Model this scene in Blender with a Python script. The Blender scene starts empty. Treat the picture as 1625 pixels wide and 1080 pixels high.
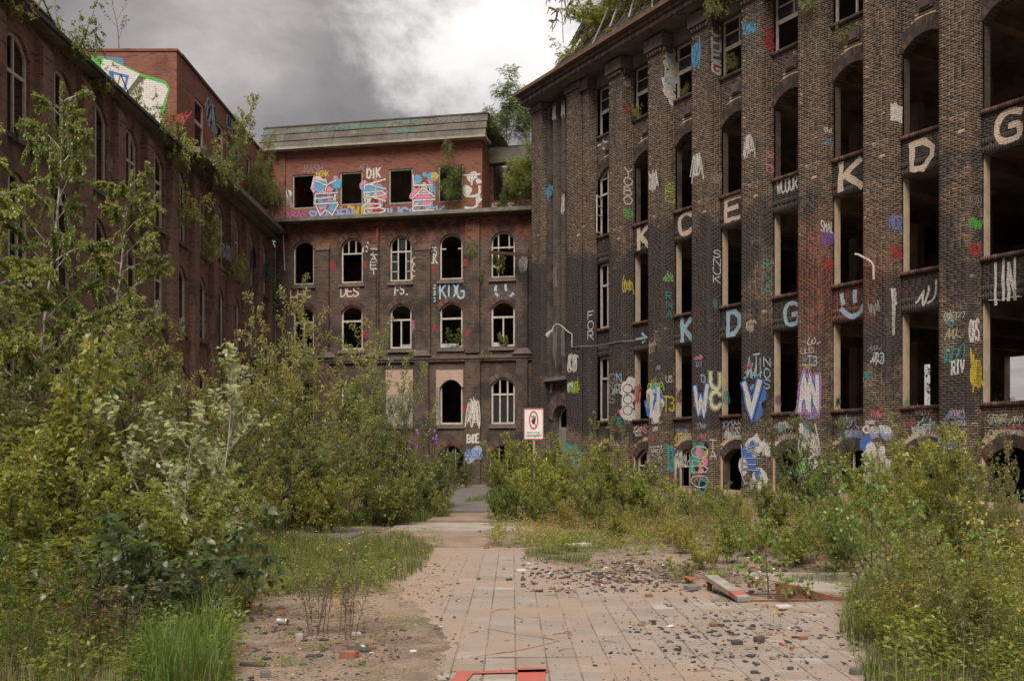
import bpy, math, random
import numpy as np
from mathutils import Vector, Matrix, noise as mnoise

R = math.radians
random.seed(7)
rng = np.random.default_rng(11)
sc = bpy.context.scene
COL = sc.collection

# ------------------------------------------------------------------ camera
FPX, CX, HY, EYE = 1540.0, 812.5, 718.0, 1.7       # focal length in photo pixels, principal x, horizon y, eye height
cam_d = bpy.data.cameras.new('camera')
cam_d.sensor_width = 36.0
cam_d.lens = 36.0 * FPX / 1625.0
cam_d.shift_y = (HY - 540.0) / 1625.0
cam_d.clip_start = 0.05
cam_d.clip_end = 3000
cam = bpy.data.objects.new('camera', cam_d)
cam.location = (0, 0, EYE)
cam.rotation_euler = (R(90), 0, 0)
COL.objects.link(cam)
sc.camera = cam

# ------------------------------------------------------------------ light
SUN_EL, SUN_AZ = 52.0, 188.0        # elevation; azimuth clockwise from +Y (behind the camera, from the left)
SUN_STRENGTH = 1.5
sc.view_settings.view_transform = 'Standard'
sc.view_settings.look = 'None'
sc.view_settings.gamma = 1
sc.view_settings.use_curve_mapping = False
sc.view_settings.exposure = 1.74

sd = bpy.data.lights.new('sun', 'SUN')
sd.energy = SUN_STRENGTH
sd.angle = R(34)
sd.color = (1.0, 0.925, 0.82)
sun = bpy.data.objects.new('sun', sd)
az = R(SUN_AZ); el = R(SUN_EL)
sdir = Vector((math.sin(az) * math.cos(el), math.cos(az) * math.cos(el), math.sin(el)))
sun.rotation_euler = sdir.to_track_quat('Z', 'Y').to_euler()
sun.location = (0, -10, 40)
COL.objects.link(sun)


class NT:
    """small helper to write node trees"""
    def __init__(self, tree):
        self.t = tree
        self.n = tree.nodes
        self.n.clear()

    def new(self, typ, **kw):
        nd = self.n.new(typ)
        for k, v in kw.items():
            setattr(nd, k, v)
        return nd

    def link(self, a, b):
        self.t.links.new(a, b)

    def val(self, nd, sock, v):
        if hasattr(v, 'is_output'):
            self.link(v, nd.inputs[sock])
        else:
            nd.inputs[sock].default_value = v

    def math(self, op, a, b=0.0, clamp=False):
        nd = self.new('ShaderNodeMath', operation=op)
        nd.use_clamp = clamp
        self.val(nd, 0, a)
        self.val(nd, 1, b)
        return nd.outputs[0]

    def vmath(self, op, a, b=(0, 0, 0)):
        nd = self.new('ShaderNodeVectorMath', operation=op)
        self.val(nd, 0, a)
        self.val(nd, 1, b)
        return nd

    def mix(self, fac, a, b, mode='MIX'):
        nd = self.new('ShaderNodeMixRGB', blend_type=mode)
        self.val(nd, 0, fac)
        for i, c in ((1, a), (2, b)):
            if isinstance(c, (tuple, list)):
                nd.inputs[i].default_value = (c[0], c[1], c[2], 1)
            else:
                self.link(c, nd.inputs[i])
        return nd.outputs[0]

    def ramp(self, fac, stops, interp='LINEAR'):
        nd = self.new('ShaderNodeValToRGB')
        cr = nd.color_ramp
        cr.interpolation = interp
        while len(cr.elements) < len(stops):
            cr.elements.new(0.5)
        for e, (p, c) in zip(cr.elements, stops):
            e.position = p
            if isinstance(c, (int, float)):
                c = (c, c, c)
            e.color = (c[0], c[1], c[2], 1)
        self.val(nd, 0, fac)
        return nd.outputs[0]

    def noise(self, vec, scale, detail=4, rough=0.55, dist=0.0):
        nd = self.new('ShaderNodeTexNoise')
        nd.inputs['Scale'].default_value = scale
        nd.inputs['Detail'].default_value = detail
        nd.inputs['Roughness'].default_value = rough
        nd.inputs['Distortion'].default_value = dist
        if vec is not None:
            self.link(vec, nd.inputs['Vector'])
        return nd.outputs['Fac']

    def smooth(self, v, a, b):
        nd = self.new('ShaderNodeMapRange', interpolation_type='SMOOTHSTEP')
        self.val(nd, 0, v)
        nd.inputs[1].default_value = a
        nd.inputs[2].default_value = b
        return nd.outputs[0]


# world: Nishita sky behind a broken grey cloud deck with one bright opening
w = bpy.data.worlds.new('World')
sc.world = w
w.use_nodes = True
nt = NT(w.node_tree)
tc = nt.new('ShaderNodeTexCoord')
gen = tc.outputs['Generated']
sky = nt.new('ShaderNodeTexSky', sky_type='NISHITA')
sky.sun_disc = False
sky.sun_elevation = el
sky.sun_rotation = az
sky.air_density = 1.0
sky.dust_density = 2.0
sep = nt.new('ShaderNodeSeparateXYZ')
nt.link(gen, sep.inputs[0])
zc = nt.math('ADD', nt.math('MAXIMUM', sep.outputs[2], 0.0), 0.22)
comb = nt.new('ShaderNodeCombineXYZ')
nt.link(nt.math('DIVIDE', sep.outputs[0], zc), comb.inputs[0])
nt.link(nt.math('DIVIDE', sep.outputs[1], zc), comb.inputs[1])
comb.inputs[2].default_value = 3.1
cv = comb.outputs[0]
n1 = nt.noise(cv, 0.75, 6, 0.52, 0.2)
n2 = nt.noise(cv, 2.3, 9, 0.60, 0.35)
n3 = nt.noise(cv, 1.4, 5, 0.6, 0.0)
gap = nt.vmath('DOT_PRODUCT', gen, tuple(Vector((-0.040, 1.0, 0.42)).normalized())).outputs['Value']
gap2 = nt.vmath('DOT_PRODUCT', gen, tuple(Vector((-0.115, 1.0, 0.36)).normalized())).outputs['Value']
g = nt.math('ADD', nt.math('MULTIPLY', nt.math('SUBTRACT', 1.0, gap), -42.0), nt.math('MULTIPLY', n2, 1.6))
g = nt.smooth(nt.math('ADD', g, nt.math('MULTIPLY', n1, 0.35)), 0.58, 1.02)
dark = nt.ramp(nt.math('ADD', nt.math('MULTIPLY', n1, 0.35), nt.math('MULTIPLY', n2, 0.65)),
               [(0.36, (0.120, 0.106, 0.098)), (0.45, (0.165, 0.148, 0.138)), (0.53, (0.225, 0.205, 0.192)), (0.64, (0.37, 0.35, 0.335))])
bright = nt.ramp(n3, [(0.3, (0.44, 0.43, 0.42)), (0.42, (0.60, 0.59, 0.58)), (0.58, (0.68, 0.67, 0.66))])
cloud = nt.mix(g, dark, bright)
# the deck is made lighter overhead, out of view, to add ambient light
over = nt.smooth(sep.outputs[2], 0.42, 0.85)
cloud = nt.mix(over, cloud, nt.mix(0.6, cloud, (0.84, 0.82, 0.80)))
cloud10 = nt.mix(1.0, cloud, (5.0, 4.84, 4.70), 'MULTIPLY')
fin = nt.mix(0.94, sky.outputs[0], cloud10)
bg = nt.new('ShaderNodeBackground')
bg.inputs['Strength'].default_value = 0.1
nt.link(fin, bg.inputs['Color'])
wo = nt.new('ShaderNodeOutputWorld')
nt.link(bg.outputs[0], wo.inputs[0])


# ------------------------------------------------------------------ materials
def new_mat(name):
    m = bpy.data.materials.new(name)
    m.use_nodes = True
    return m, NT(m.node_tree)


def finish(nt, color, rough=0.85, bump=None, bstr=0.4, bdist=0.01, spec=0.3, metal=0.0, extra=None):
    p = nt.new('ShaderNodeBsdfPrincipled')
    if isinstance(color, tuple):
        p.inputs['Base Color'].default_value = (*color[:3], 1)
    else:
        nt.link(color, p.inputs['Base Color'])
    nt.val(p, 'Roughness', rough)
    p.inputs['Specular IOR Level'].default_value = spec
    p.inputs['Metallic'].default_value = metal
    if bump is not None:
        b = nt.new('ShaderNodeBump')
        b.inputs['Strength'].default_value = bstr
        b.inputs['Distance'].default_value = bdist
        nt.link(bump, b.inputs['Height'])
        nt.link(b.outputs[0], p.inputs['Normal'])
    o = nt.new('ShaderNodeOutputMaterial')
    nt.link((extra(p) if extra else p.outputs[0]), o.inputs[0])
    return p


def world_pos(nt):
    return nt.new('ShaderNodeNewGeometry').outputs['Position']


def wall_uv(nt):
    tc = nt.new('ShaderNodeTexCoord')
    s = nt.new('ShaderNodeSeparateXYZ')
    nt.link(tc.outputs['Object'], s.inputs[0])
    c = nt.new('ShaderNodeCombineXYZ')
    nt.link(nt.math('ADD', s.outputs[0], s.outputs[1]), c.inputs[0])
    nt.link(s.outputs[2], c.inputs[1])
    return c.outputs[0], tc.outputs['Object'], s


def brick_tex(nt, uv, c1, c2, mortar, mort=0.009, seed=0.0):
    b = nt.new('ShaderNodeTexBrick')
    nt.link(uv, b.inputs['Vector'])
    b.inputs['Color1'].default_value = (*c1, 1)
    b.inputs['Color2'].default_value = (*c2, 1)
    b.inputs['Mortar'].default_value = (*mortar, 1)
    b.inputs['Scale'].default_value = 1.0
    b.inputs['Mortar Size'].default_value = mort
    b.inputs['Mortar Smooth'].default_value = 0.15
    b.inputs['Bias'].default_value = -0.1
    b.inputs['Brick Width'].default_value = 0.25
    b.inputs['Row Height'].default_value = 0.077
    b.offset = 0.5
    return b


def mat_brickwall(name, c1, c2, mortar, soot=(0.028, 0.024, 0.022), soot_amt=0.5, red=None, red_z=None, top_dark=None, green=0.25):
    """textured brick wall: two brick tones, soot patches, odd red bricks, lime and algae stains"""
    m, nt = new_mat(name)
    uv, ob, s = wall_uv(nt)
    b = brick_tex(nt, uv, c1, c2, mortar)
    wp = world_pos(nt)
    big = nt.noise(wp, 0.45, 6, 0.62)
    mid = nt.noise(wp, 2.2, 5, 0.6)
    fine = nt.noise(wp, 28, 3, 0.6)
    col = b.outputs['Color']
    # cells of single bricks picked out in red or black
    wn = nt.new('ShaderNodeTexWhiteNoise', noise_dimensions='2D')
    vs = nt.new('ShaderNodeVectorMath', operation='DIVIDE')
    nt.link(uv, vs.inputs[0])
    vs.inputs[1].default_value = (0.25, 0.077, 1)
    fl = nt.new('ShaderNodeVectorMath', operation='FLOOR')
    nt.link(vs.outputs[0], fl.inputs[0])
    nt.link(fl.outputs[0], wn.inputs['Vector'])
    if red:
        rz = nt.math('ADD', big, 0.0)
        if red_z:
            hz = nt.smooth(s.outputs[2], red_z[0], red_z[1])
            rz = nt.math('ADD', nt.math('MULTIPLY', big, 0.8), nt.math('MULTIPLY', hz, 0.45))
        rf = nt.smooth(nt.math('ADD', rz, nt.math('MULTIPLY', mid, 0.3)), 0.74, 0.92)
        col = nt.mix(nt.math('MULTIPLY', rf, nt.math('SUBTRACT', 1.0, b.outputs['Fac'])), col, nt.mix(wn.outputs['Value'], red, tuple(x * 0.55 for x in red)))
    col = nt.mix(nt.math('MULTIPLY', nt.smooth(wn.outputs['Value'], 0.80, 1.0), 0.6), col, soot)
    sf = nt.smooth(nt.math('ADD', nt.math('MULTIPLY', big, 0.65), nt.math('MULTIPLY', mid, 0.35)), 0.62 - 0.32 * soot_amt, 0.80 - 0.32 * soot_amt)
    col = nt.mix(nt.math('MULTIPLY', sf, 0.82), col, soot)
    gf = nt.smooth(nt.noise(wp, 0.8, 6, 0.7), 0.60, 0.75)
    col = nt.mix(nt.math('MULTIPLY', gf, green), col, (0.045, 0.050, 0.022))
    # pale lime run-off, stretched downwards
    mp = nt.new('ShaderNodeMapping')
    mp.inputs['Scale'].default_value = (2.2, 2.2, 0.25)
    nt.link(wp, mp.inputs[0])
    st = nt.smooth(nt.noise(mp.outputs[0], 1.3, 6, 0.7), 0.63, 0.80)
    col = nt.mix(nt.math('MULTIPLY', st, 0.30), col, (0.26, 0.23, 0.20))
    col = nt.mix(nt.math('MULTIPLY', fine, 0.35), col, nt.mix(1.0, col, (0.45, 0.45, 0.45), 'MULTIPLY'))
    h = nt.math('SUBTRACT', nt.math('MULTIPLY', fine, 0.25), b.outputs['Fac'])
    finish(nt, col, 0.88, h, 0.6, 0.012)
    return m


def mat_clinker(name, is_mortar=False, bias=0.0):
    """single bricks of the big dark block, or the tan mortar between them; both share the black paint mask"""
    m, nt = new_mat(name)
    wp = world_pos(nt)
    s = nt.new('ShaderNodeSeparateXYZ')
    nt.link(wp, s.inputs[0])
    z = s.outputs[2]
    big = nt.noise(wp, 0.33, 5, 0.6)
    mid = nt.noise(wp, 1.7, 5, 0.65)
    fine = nt.noise(wp, 30, 3, 0.6)
    band = nt.math('MULTIPLY', nt.smooth(z, 1.6, 3.2), nt.math('SUBTRACT', 1.0, nt.smooth(z, 10.2, 12.6)))
    far = nt.smooth(s.outputs[1], 30.0, 44.0)
    k = nt.math('ADD', nt.math('ADD', nt.math('MULTIPLY', band, 0.24), nt.math('MULTIPLY', nt.math('MULTIPLY', far, band), 0.16)),
                nt.math('ADD', nt.math('MULTIPLY', big, 0.9), nt.math('MULTIPLY', mid, 0.40)))
    k = nt.smooth(k, 0.83 - bias, 0.96 - bias)
    if is_mortar:
        col = nt.mix(mid, (0.50, 0.355, 0.215), (0.62, 0.45, 0.285))
        lime = nt.smooth(z, 12.5, 17.5)
        col = nt.mix(nt.math('MULTIPLY', lime, 0.5), col, (0.55, 0.47, 0.38))
        mp = nt.new('ShaderNodeMapping')
        mp.inputs['Scale'].default_value = (2.5, 2.5, 0.3)
        nt.link(wp, mp.inputs[0])
        so = nt.smooth(nt.noise(mp.outputs[0], 0.9, 6, 0.7), 0.50, 0.66)
        col = nt.mix(nt.math('MULTIPLY', so, 0.55), col, (0.10, 0.075, 0.055))
        col = nt.mix(nt.math('MULTIPLY', k, 0.90), col, (0.060, 0.050, 0.045))
    else:
        ri = nt.new('ShaderNodeNewGeometry').outputs['Random Per Island']
        col = nt.ramp(ri, [(0.0, (0.042, 0.032, 0.029)), (0.35, (0.070, 0.053, 0.046)), (0.6, (0.060, 0.042, 0.034)), (0.88, (0.105, 0.075, 0.060)), (0.985, (0.125, 0.068, 0.048)), (1.0, (0.20, 0.075, 0.045))])
        # area of red replacement bricks on the fifth pilaster and odd small patches
        dv = nt.vmath('DISTANCE', wp, (10.95, 33.2, 7.6)).outputs['Value']
        rr = nt.smooth(nt.math('ADD', nt.math('MULTIPLY', dv, -0.42), nt.math('MULTIPLY', mid, 1.6)), -0.50, 0.30)
        rp = nt.smooth(nt.noise(wp, 0.9, 5, 0.75), 0.70, 0.76)
        rr = nt.math('MAXIMUM', rr, nt.math('MULTIPLY', rp, 0.55))
        col = nt.mix(nt.math('MULTIPLY', rr, 0.85), col, nt.ramp(ri, [(0, (0.21, 0.065, 0.042)), (0.6, (0.15, 0.050, 0.036)), (1, (0.06, 0.032, 0.03))]))
        k = nt.math('MULTIPLY', k, nt.math('SUBTRACT', 1.0, rr))
        col = nt.mix(nt.math('MULTIPLY', k, 0.75), col, (0.036, 0.031, 0.030))
        mp = nt.new('ShaderNodeMapping')
        mp.inputs['Scale'].default_value = (2.5, 2.5, 0.3)
        nt.link(wp, mp.inputs[0])
        st = nt.smooth(nt.noise(mp.outputs[0], 1.3, 6, 0.7), 0.60, 0.82)
        col = nt.mix(nt.math('MULTIPLY', st, 0.42), col, (0.22, 0.195, 0.17))
        so = nt.smooth(nt.noise(mp.outputs[0], 0.9, 6, 0.7), 0.50, 0.66)
        col = nt.mix(nt.math('MULTIPLY', so, 0.5), col, (0.030, 0.024, 0.021))
    col = nt.mix(nt.math('MULTIPLY', fine, 0.30), col, nt.mix(1.0, col, (0.4, 0.4, 0.4), 'MULTIPLY'))
    finish(nt, col, 0.80, fine, 0.5, 0.004, 0.35)
    return m


def mat_simple(name, c1, c2, scale=3.0, rough=0.85, bumps=0.3, bdist=0.01, spots=None, metal=0.0, spec=0.3, island=None):
    m, nt = new_mat(name)
    wp = world_pos(nt)
    a = nt.noise(wp, scale, 6, 0.65)
    f = nt.noise(wp, scale * 12, 4, 0.6)
    col = nt.mix(nt.smooth(a, 0.32, 0.68), c1, c2)
    if spots:
        col = nt.mix(nt.math('MULTIPLY', nt.smooth(nt.noise(wp, scale * 0.45, 6, 0.75), 0.52, 0.68), spots[3] if len(spots) > 3 else 0.8), col, spots[:3])
    if island:
        ri = nt.new('ShaderNodeNewGeometry').outputs['Random Per Island']
        col = nt.mix(1.0, col, nt.ramp(ri, [(0, 1 - island), (1, 1 + island * 0.4)]), 'MULTIPLY')
    col = nt.mix(nt.math('MULTIPLY', f, 0.35), col, nt.mix(1.0, col, (0.5, 0.5, 0.5), 'MULTIPLY'))
    finish(nt, col, rough, f, bumps, bdist, spec, metal)
    return m


PAINTS = {}


def paint(c, worn=0.52):
    """spray paint on brick: thin film whose joints stay dark and whose surface is worn through in places"""
    key = (tuple(round(x, 3) for x in c), worn)
    if key in PAINTS:
        return PAINTS[key]
    m, nt = new_mat('spray_paint')
    uv, ob, s = wall_uv(nt)
    b = brick_tex(nt, uv, (1, 1, 1), (0.88, 0.88, 0.88), (0.66, 0.62, 0.58), 0.007)
    wp = world_pos(nt)
    f = nt.noise(wp, 9, 5, 0.7)
    col = nt.mix(1.0, c, b.outputs['Color'], 'MULTIPLY')
    col = nt.mix(nt.math('MULTIPLY', f, 0.4), col, nt.mix(1.0, col, (0.55, 0.52, 0.5), 'MULTIPLY'))
    a = nt.math('SUBTRACT', 1.0, nt.smooth(nt.math('ADD', nt.noise(wp, 22, 5, 0.7), nt.math('MULTIPLY', b.outputs['Fac'], 0.12)), 0.72 - worn * 0.35, 0.80 - worn * 0.25))

    def ex(p):
        tr = nt.new('ShaderNodeBsdfTransparent')
        mx = nt.new('ShaderNodeMixShader')
        nt.link(a, mx.inputs[0])
        nt.link(tr.outputs[0], mx.inputs[1])
        nt.link(p.outputs[0], mx.inputs[2])
        return mx.outputs[0]
    finish(nt, col, 0.7, nt.math('SUBTRACT', 1.0, b.outputs['Fac']), 0.4, 0.006, 0.3, 0, ex)
    PAINTS[key] = m
    return m


def mat_leaf(name, stops, back=None, rough=0.36, trans=0.42, spec=0.6):
    m, nt = new_mat(name)
    ge = nt.new('ShaderNodeNewGeometry')
    oi = nt.new('ShaderNodeObjectInfo')
    ri = ge.outputs['Random Per Island']
    wp = ge.outputs['Position']
    cl = nt.noise(wp, 1.6, 3, 0.5)
    f = nt.math('ADD', nt.math('ADD', nt.math('MULTIPLY', ri, 0.55), nt.math('MULTIPLY', cl, 0.55)), nt.math('MULTIPLY', oi.outputs['Random'], 0.18))
    col = nt.ramp(nt.math('SUBTRACT', f, 0.12), stops)
    r2 = nt.math('FRACT', nt.math('MULTIPLY', oi.outputs['Random'], 7.31))
    col = nt.mix(1.0, col, nt.ramp(oi.outputs['Random'], [(0.0, (0.78, 1.0, 0.95)), (0.5, (1.0, 1.0, 1.0)), (1.0, (1.22, 1.02, 0.85))]), 'MULTIPLY')
    col = nt.mix(1.0, col, nt.ramp(r2, [(0.0, 0.66), (1.0, 1.22)]), 'MULTIPLY')
    if back:
        col = nt.mix(ge.outputs['Backfacing'], col, nt.mix(0.5, (back[0] * 1.5, back[1] * 1.5, back[2] * 1.55), col))  # pale undersides, lifted further to put highlights into the foliage colour
    p = nt.new('ShaderNodeBsdfPrincipled')
    nt.link(col, p.inputs['Base Color'])
    p.inputs['Roughness'].default_value = rough
    p.inputs['Specular IOR Level'].default_value = spec
    tr = nt.new('ShaderNodeBsdfTranslucent')
    nt.link(nt.mix(1.0, col, (1.25, 1.35, 0.7), 'MULTIPLY'), tr.inputs['Color'])
    mx = nt.new('ShaderNodeMixShader')
    mx.inputs[0].default_value = trans
    nt.link(p.outputs[0], mx.inputs[1])
    nt.link(tr.outputs[0], mx.inputs[2])
    o = nt.new('ShaderNodeOutputMaterial')
    nt.link(mx.outputs[0], o.inputs[0])
    return m


def mat_ground():
    m, nt = new_mat('dirt_ground')
    wp = world_pos(nt)
    big = nt.noise(wp, 0.35, 6, 0.6)
    mid = nt.noise(wp, 2.5, 6, 0.65)
    fine = nt.noise(wp, 38, 4, 0.65)
    vo = nt.new('ShaderNodeTexVoronoi')
    vo.inputs['Scale'].default_value = 34
    nt.link(wp, vo.inputs['Vector'])
    col = nt.mix(nt.smooth(mid, 0.35, 0.65), (0.125, 0.088, 0.066), (0.22, 0.160, 0.122))
    col = nt.mix(nt.smooth(big, 0.42, 0.60), col, (0.26, 0.195, 0.150))
    g = nt.smooth(nt.math('ADD', nt.math('MULTIPLY', nt.noise(wp, 0.7, 6, 0.7), 0.7), nt.math('MULTIPLY', fine, 0.3)), 0.50, 0.58)
    col = nt.mix(nt.math('MULTIPLY', g, 0.55), col, (0.060, 0.062, 0.024))
    sp = nt.ramp(vo.outputs['Color'], [(0.0, (0.03, 0.025, 0.022)), (0.45, (0.12, 0.09, 0.07)), (0.62, (0.28, 0.11, 0.06)), (0.7, (0.16, 0.13, 0.11)), (0.93, (0.45, 0.42, 0.38))])
    sf = nt.math('SUBTRACT', 1.0, nt.smooth(vo.outputs['Distance'], 0.18, 0.42))
    col = nt.mix(nt.math('MULTIPLY', sf, 0.55), col, sp)
    h = nt.math('ADD', nt.math('MULTIPLY', fine, 0.6), nt.math('MULTIPLY', sf, 0.5))
    finish(nt, col, 0.93, h, 0.8, 0.02, 0.2)
    return m


def dust_mask(nt, wp):
    """blown-in earth lying over slabs and joints alike, more of it towards the left edge and the far right"""
    s_ = nt.new('ShaderNodeSeparateXYZ')
    nt.link(wp, s_.inputs[0])
    a = nt.noise(wp, 0.75, 7, 0.62)
    b = nt.noise(wp, 4.5, 5, 0.65)
    lf = nt.math('SUBTRACT', 1.0, nt.smooth(nt.math('ADD', s_.outputs[0], nt.math('MULTIPLY', a, 0.8)), -0.9, 0.35))
    rf = nt.math('MULTIPLY', nt.smooth(s_.outputs[1], 11.2, 13.4), nt.smooth(s_.outputs[0], -0.2, 1.0))
    k = nt.math('ADD', nt.math('MULTIPLY', a, 0.75), nt.math('MULTIPLY', b, 0.30))
    k = nt.math('ADD', k, nt.math('ADD', nt.math('MULTIPLY', lf, 0.16), nt.math('MULTIPLY', rf, 0.14)))
    return nt.smooth(k, 0.48, 0.64)


def dust_col(nt, wp, fine):
    c = nt.mix(nt.noise(wp, 3.0, 5, 0.6), (0.24, 0.172, 0.130), (0.34, 0.26, 0.208))
    return nt.mix(nt.math('MULTIPLY', fine, 0.5), c, nt.mix(1.0, c, (0.5, 0.48, 0.46), 'MULTIPLY'))


def mat_bed():
    m, nt = new_mat('sandy_joint_bed')
    wp = world_pos(nt)
    f = nt.noise(wp, 55, 4, 0.7)
    col = nt.mix(nt.smooth(nt.noise(wp, 2.5, 5, 0.65), 0.42, 0.62), (0.150, 0.112, 0.085), (0.090, 0.082, 0.045))
    col = nt.mix(dust_mask(nt, wp), col, dust_col(nt, wp, f))
    finish(nt, col, 0.95, f, 0.5, 0.006, 0.2)
    return m


def mat_slab():
    m, nt = new_mat('paving_concrete')
    wp = world_pos(nt)
    oi = nt.new('ShaderNodeObjectInfo')
    ge = nt.new('ShaderNodeNewGeometry')
    rv = nt.math('FRACT', nt.math('ADD', oi.outputs['Random'], ge.outputs['Random Per Island']))
    base = nt.ramp(rv, [(0, (0.235, 0.195, 0.170)), (0.35, (0.285, 0.24, 0.21)), (0.6, (0.265, 0.222, 0.195)), (0.88, (0.29, 0.245, 0.212)), (1.0, (0.36, 0.32, 0.285))])
    mid = nt.noise(wp, 1.2, 6, 0.6)
    fine = nt.noise(wp, 55, 4, 0.7)
    m2 = nt.noise(wp, 6, 6, 0.7)
    col = nt.mix(nt.math('MULTIPLY', nt.smooth(mid, 0.46, 0.64), 0.75), base, (0.245, 0.19, 0.145))
    col = nt.mix(nt.math('MULTIPLY', nt.smooth(m2, 0.5, 0.72), 0.45), col, (0.14, 0.105, 0.08))
    col = nt.mix(nt.math('MULTIPLY', fine, 0.5), col, nt.mix(1.0, col, (0.52, 0.5, 0.48), 'MULTIPLY'))
    col = nt.mix(nt.math('MULTIPLY', dust_mask(nt, wp), 0.94), col, dust_col(nt, wp, fine))
    finish(nt, col, 0.88, nt.math('ADD', fine, m2), 0.45, 0.006, 0.25)
    return m


M = {}
M['clinker'] = mat_clinker('dark_clinker_brick')
M['mortar'] = mat_clinker('tan_mortar', True)
M['clinker_painted'] = mat_clinker('painted_clinker_brick', False, 0.17)
M['mortar_painted'] = mat_clinker('painted_mortar', True, 0.17)
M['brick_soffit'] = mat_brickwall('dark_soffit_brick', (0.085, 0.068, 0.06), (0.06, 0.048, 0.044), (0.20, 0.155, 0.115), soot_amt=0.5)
M['brick_back'] = mat_brickwall('sooty_brown_brick', (0.10, 0.062, 0.048), (0.058, 0.040, 0.034), (0.20, 0.15, 0.115), soot_amt=0.62, red=(0.27, 0.085, 0.048), red_z=(12.2, 13.7))
M['brick_red'] = mat_brickwall('red_brick', (0.25, 0.085, 0.056), (0.18, 0.062, 0.046), (0.19, 0.115, 0.09), soot=(0.09, 0.035, 0.028), soot_amt=0.30, green=0.1)
M['brick_left'] = mat_brickwall('brown_brick', (0.20, 0.108, 0.078), (0.115, 0.068, 0.052), (0.24, 0.165, 0.125), soot_amt=0.42, red=(0.24, 0.075, 0.045))
M['brick_inner'] = mat_brickwall('plain_inner_brick', (0.10, 0.06, 0.045), (0.07, 0.05, 0.04), (0.12, 0.1, 0.085), soot_amt=0.5)
M['concrete'] = mat_simple('weathered_concrete', (0.19, 0.17, 0.145), (0.11, 0.10, 0.085), 2.0, 0.9, 0.4, 0.01, (0.075, 0.075, 0.04, 0.7))
M['concrete_pale'] = mat_simple('pale_concrete', (0.36, 0.31, 0.25), (0.24, 0.21, 0.17), 1.6, 0.9, 0.4, 0.01, (0.10, 0.085, 0.065, 0.6))
M['fascia'] = mat_simple('grey_fascia_slab', (0.135, 0.122, 0.10), (0.085, 0.078, 0.065), 1.3, 0.9, 0.4, 0.01, (0.25, 0.22, 0.17, 0.7))
M['plaster'] = mat_simple('cream_plaster', (0.50, 0.40, 0.28), (0.40, 0.31, 0.22), 2.4, 0.85, 0.3, 0.006, (0.22, 0.17, 0.13, 0.5))
M['inner'] = mat_simple('dirty_inner_plaster', (0.40, 0.34, 0.28), (0.22, 0.18, 0.145), 1.0, 0.9, 0.3, 0.006, (0.10, 0.085, 0.07, 0.7))
M['ceiling'] = mat_simple('stained_ceiling', (0.34, 0.27, 0.21), (0.16, 0.115, 0.085), 0.8, 0.9, 0.3, 0.006, (0.22, 0.11, 0.07, 0.6))
M['frame'] = mat_simple('peeling_white_paint', (0.52, 0.47, 0.41), (0.38, 0.34, 0.29), 5.0, 0.7, 0.3, 0.003, (0.22, 0.17, 0.13, 0.5))
M['frame_dark'] = mat_simple('grey_worn_paint', (0.34, 0.32, 0.29), (0.22, 0.20, 0.18), 5.0, 0.7, 0.3, 0.003)
M['cornice'] = mat_simple('cornice_brick', (0.15, 0.105, 0.09), (0.085, 0.066, 0.060), 3.0, 0.85, 0.4, 0.01, (0.17, 0.16, 0.15, 0.5), island=0.45)
M['rust_gutter'] = mat_simple('rusty_gutter', (0.17, 0.095, 0.065), (0.115, 0.075, 0.056), 2.5, 0.7, 0.3, 0.006, (0.10, 0.06, 0.045, 0.6))
M['sillbrick'] = mat_simple('sill_brick', (0.15, 0.075, 0.058), (0.085, 0.058, 0.052), 2.0, 0.85, 0.4, 0.006, (0.20, 0.065, 0.04, 0.8), island=0.6)
M['board'] = mat_simple('weathered_plywood', (0.44, 0.30, 0.23), (0.36, 0.25, 0.20), 1.5, 0.85, 0.2, 0.004, (0.30, 0.23, 0.19, 0.5))
M['board_grey'] = mat_simple('grey_board', (0.27, 0.235, 0.215), (0.21, 0.18, 0.165), 1.5, 0.85, 0.2, 0.004)
M['steel'] = mat_simple('dark_steel', (0.055, 0.042, 0.036), (0.09, 0.055, 0.04), 4, 0.6, 0.2, 0.003, metal=0.3)
M['galv'] = mat_simple('grey_metal', (0.48, 0.46, 0.43), (0.36, 0.35, 0.33), 6, 0.5, 0.1, 0.002, metal=0.3)
M['rust'] = mat_simple('rusty_steel', (0.20, 0.075, 0.04), (0.11, 0.048, 0.032), 8, 0.8, 0.4, 0.003, (0.26, 0.11, 0.05, 0.6))
M['roof_tile'] = mat_simple('mossy_roof_tile', (0.115, 0.085, 0.060), (0.085, 0.070, 0.045), 2.5, 0.9, 0.5, 0.02, (0.10, 0.11, 0.032, 0.9), island=0.4)
M['roof_felt'] = mat_simple('dark_roof_felt', (0.075, 0.07, 0.065), (0.05, 0.046, 0.042), 2.5, 0.9, 0.3, 0.01, (0.12, 0.11, 0.10, 0.5))
M['wood_grey'] = mat_simple('grey_wood', (0.34, 0.30, 0.26), (0.22, 0.19, 0.165), 5, 0.85, 0.3, 0.004)
M['wood_dark'] = mat_simple('dark_wood', (0.10, 0.075, 0.055), (0.06, 0.045, 0.035), 5, 0.9, 0.3, 0.004)
M['bark'] = mat_simple('brown_bark', (0.105, 0.080, 0.058), (0.06, 0.046, 0.034), 8, 0.9, 0.4, 0.004)
M['bark_birch'] = mat_simple('white_birch_bark', (0.48, 0.45, 0.41), (0.17, 0.15, 0.135), 9, 0.75, 0.3, 0.003)
M['bark_pale'] = mat_simple('pale_grey_bark', (0.30, 0.28, 0.24), (0.20, 0.18, 0.15), 8, 0.8, 0.3, 0.003)
M['dry'] = mat_simple('dry_stalk', (0.17, 0.115, 0.075), (0.10, 0.065, 0.045), 8, 0.9, 0.2, 0.002, island=0.5)
M['ground'] = mat_ground()
M['slab'] = mat_slab()
M['bed'] = mat_bed()
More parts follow.
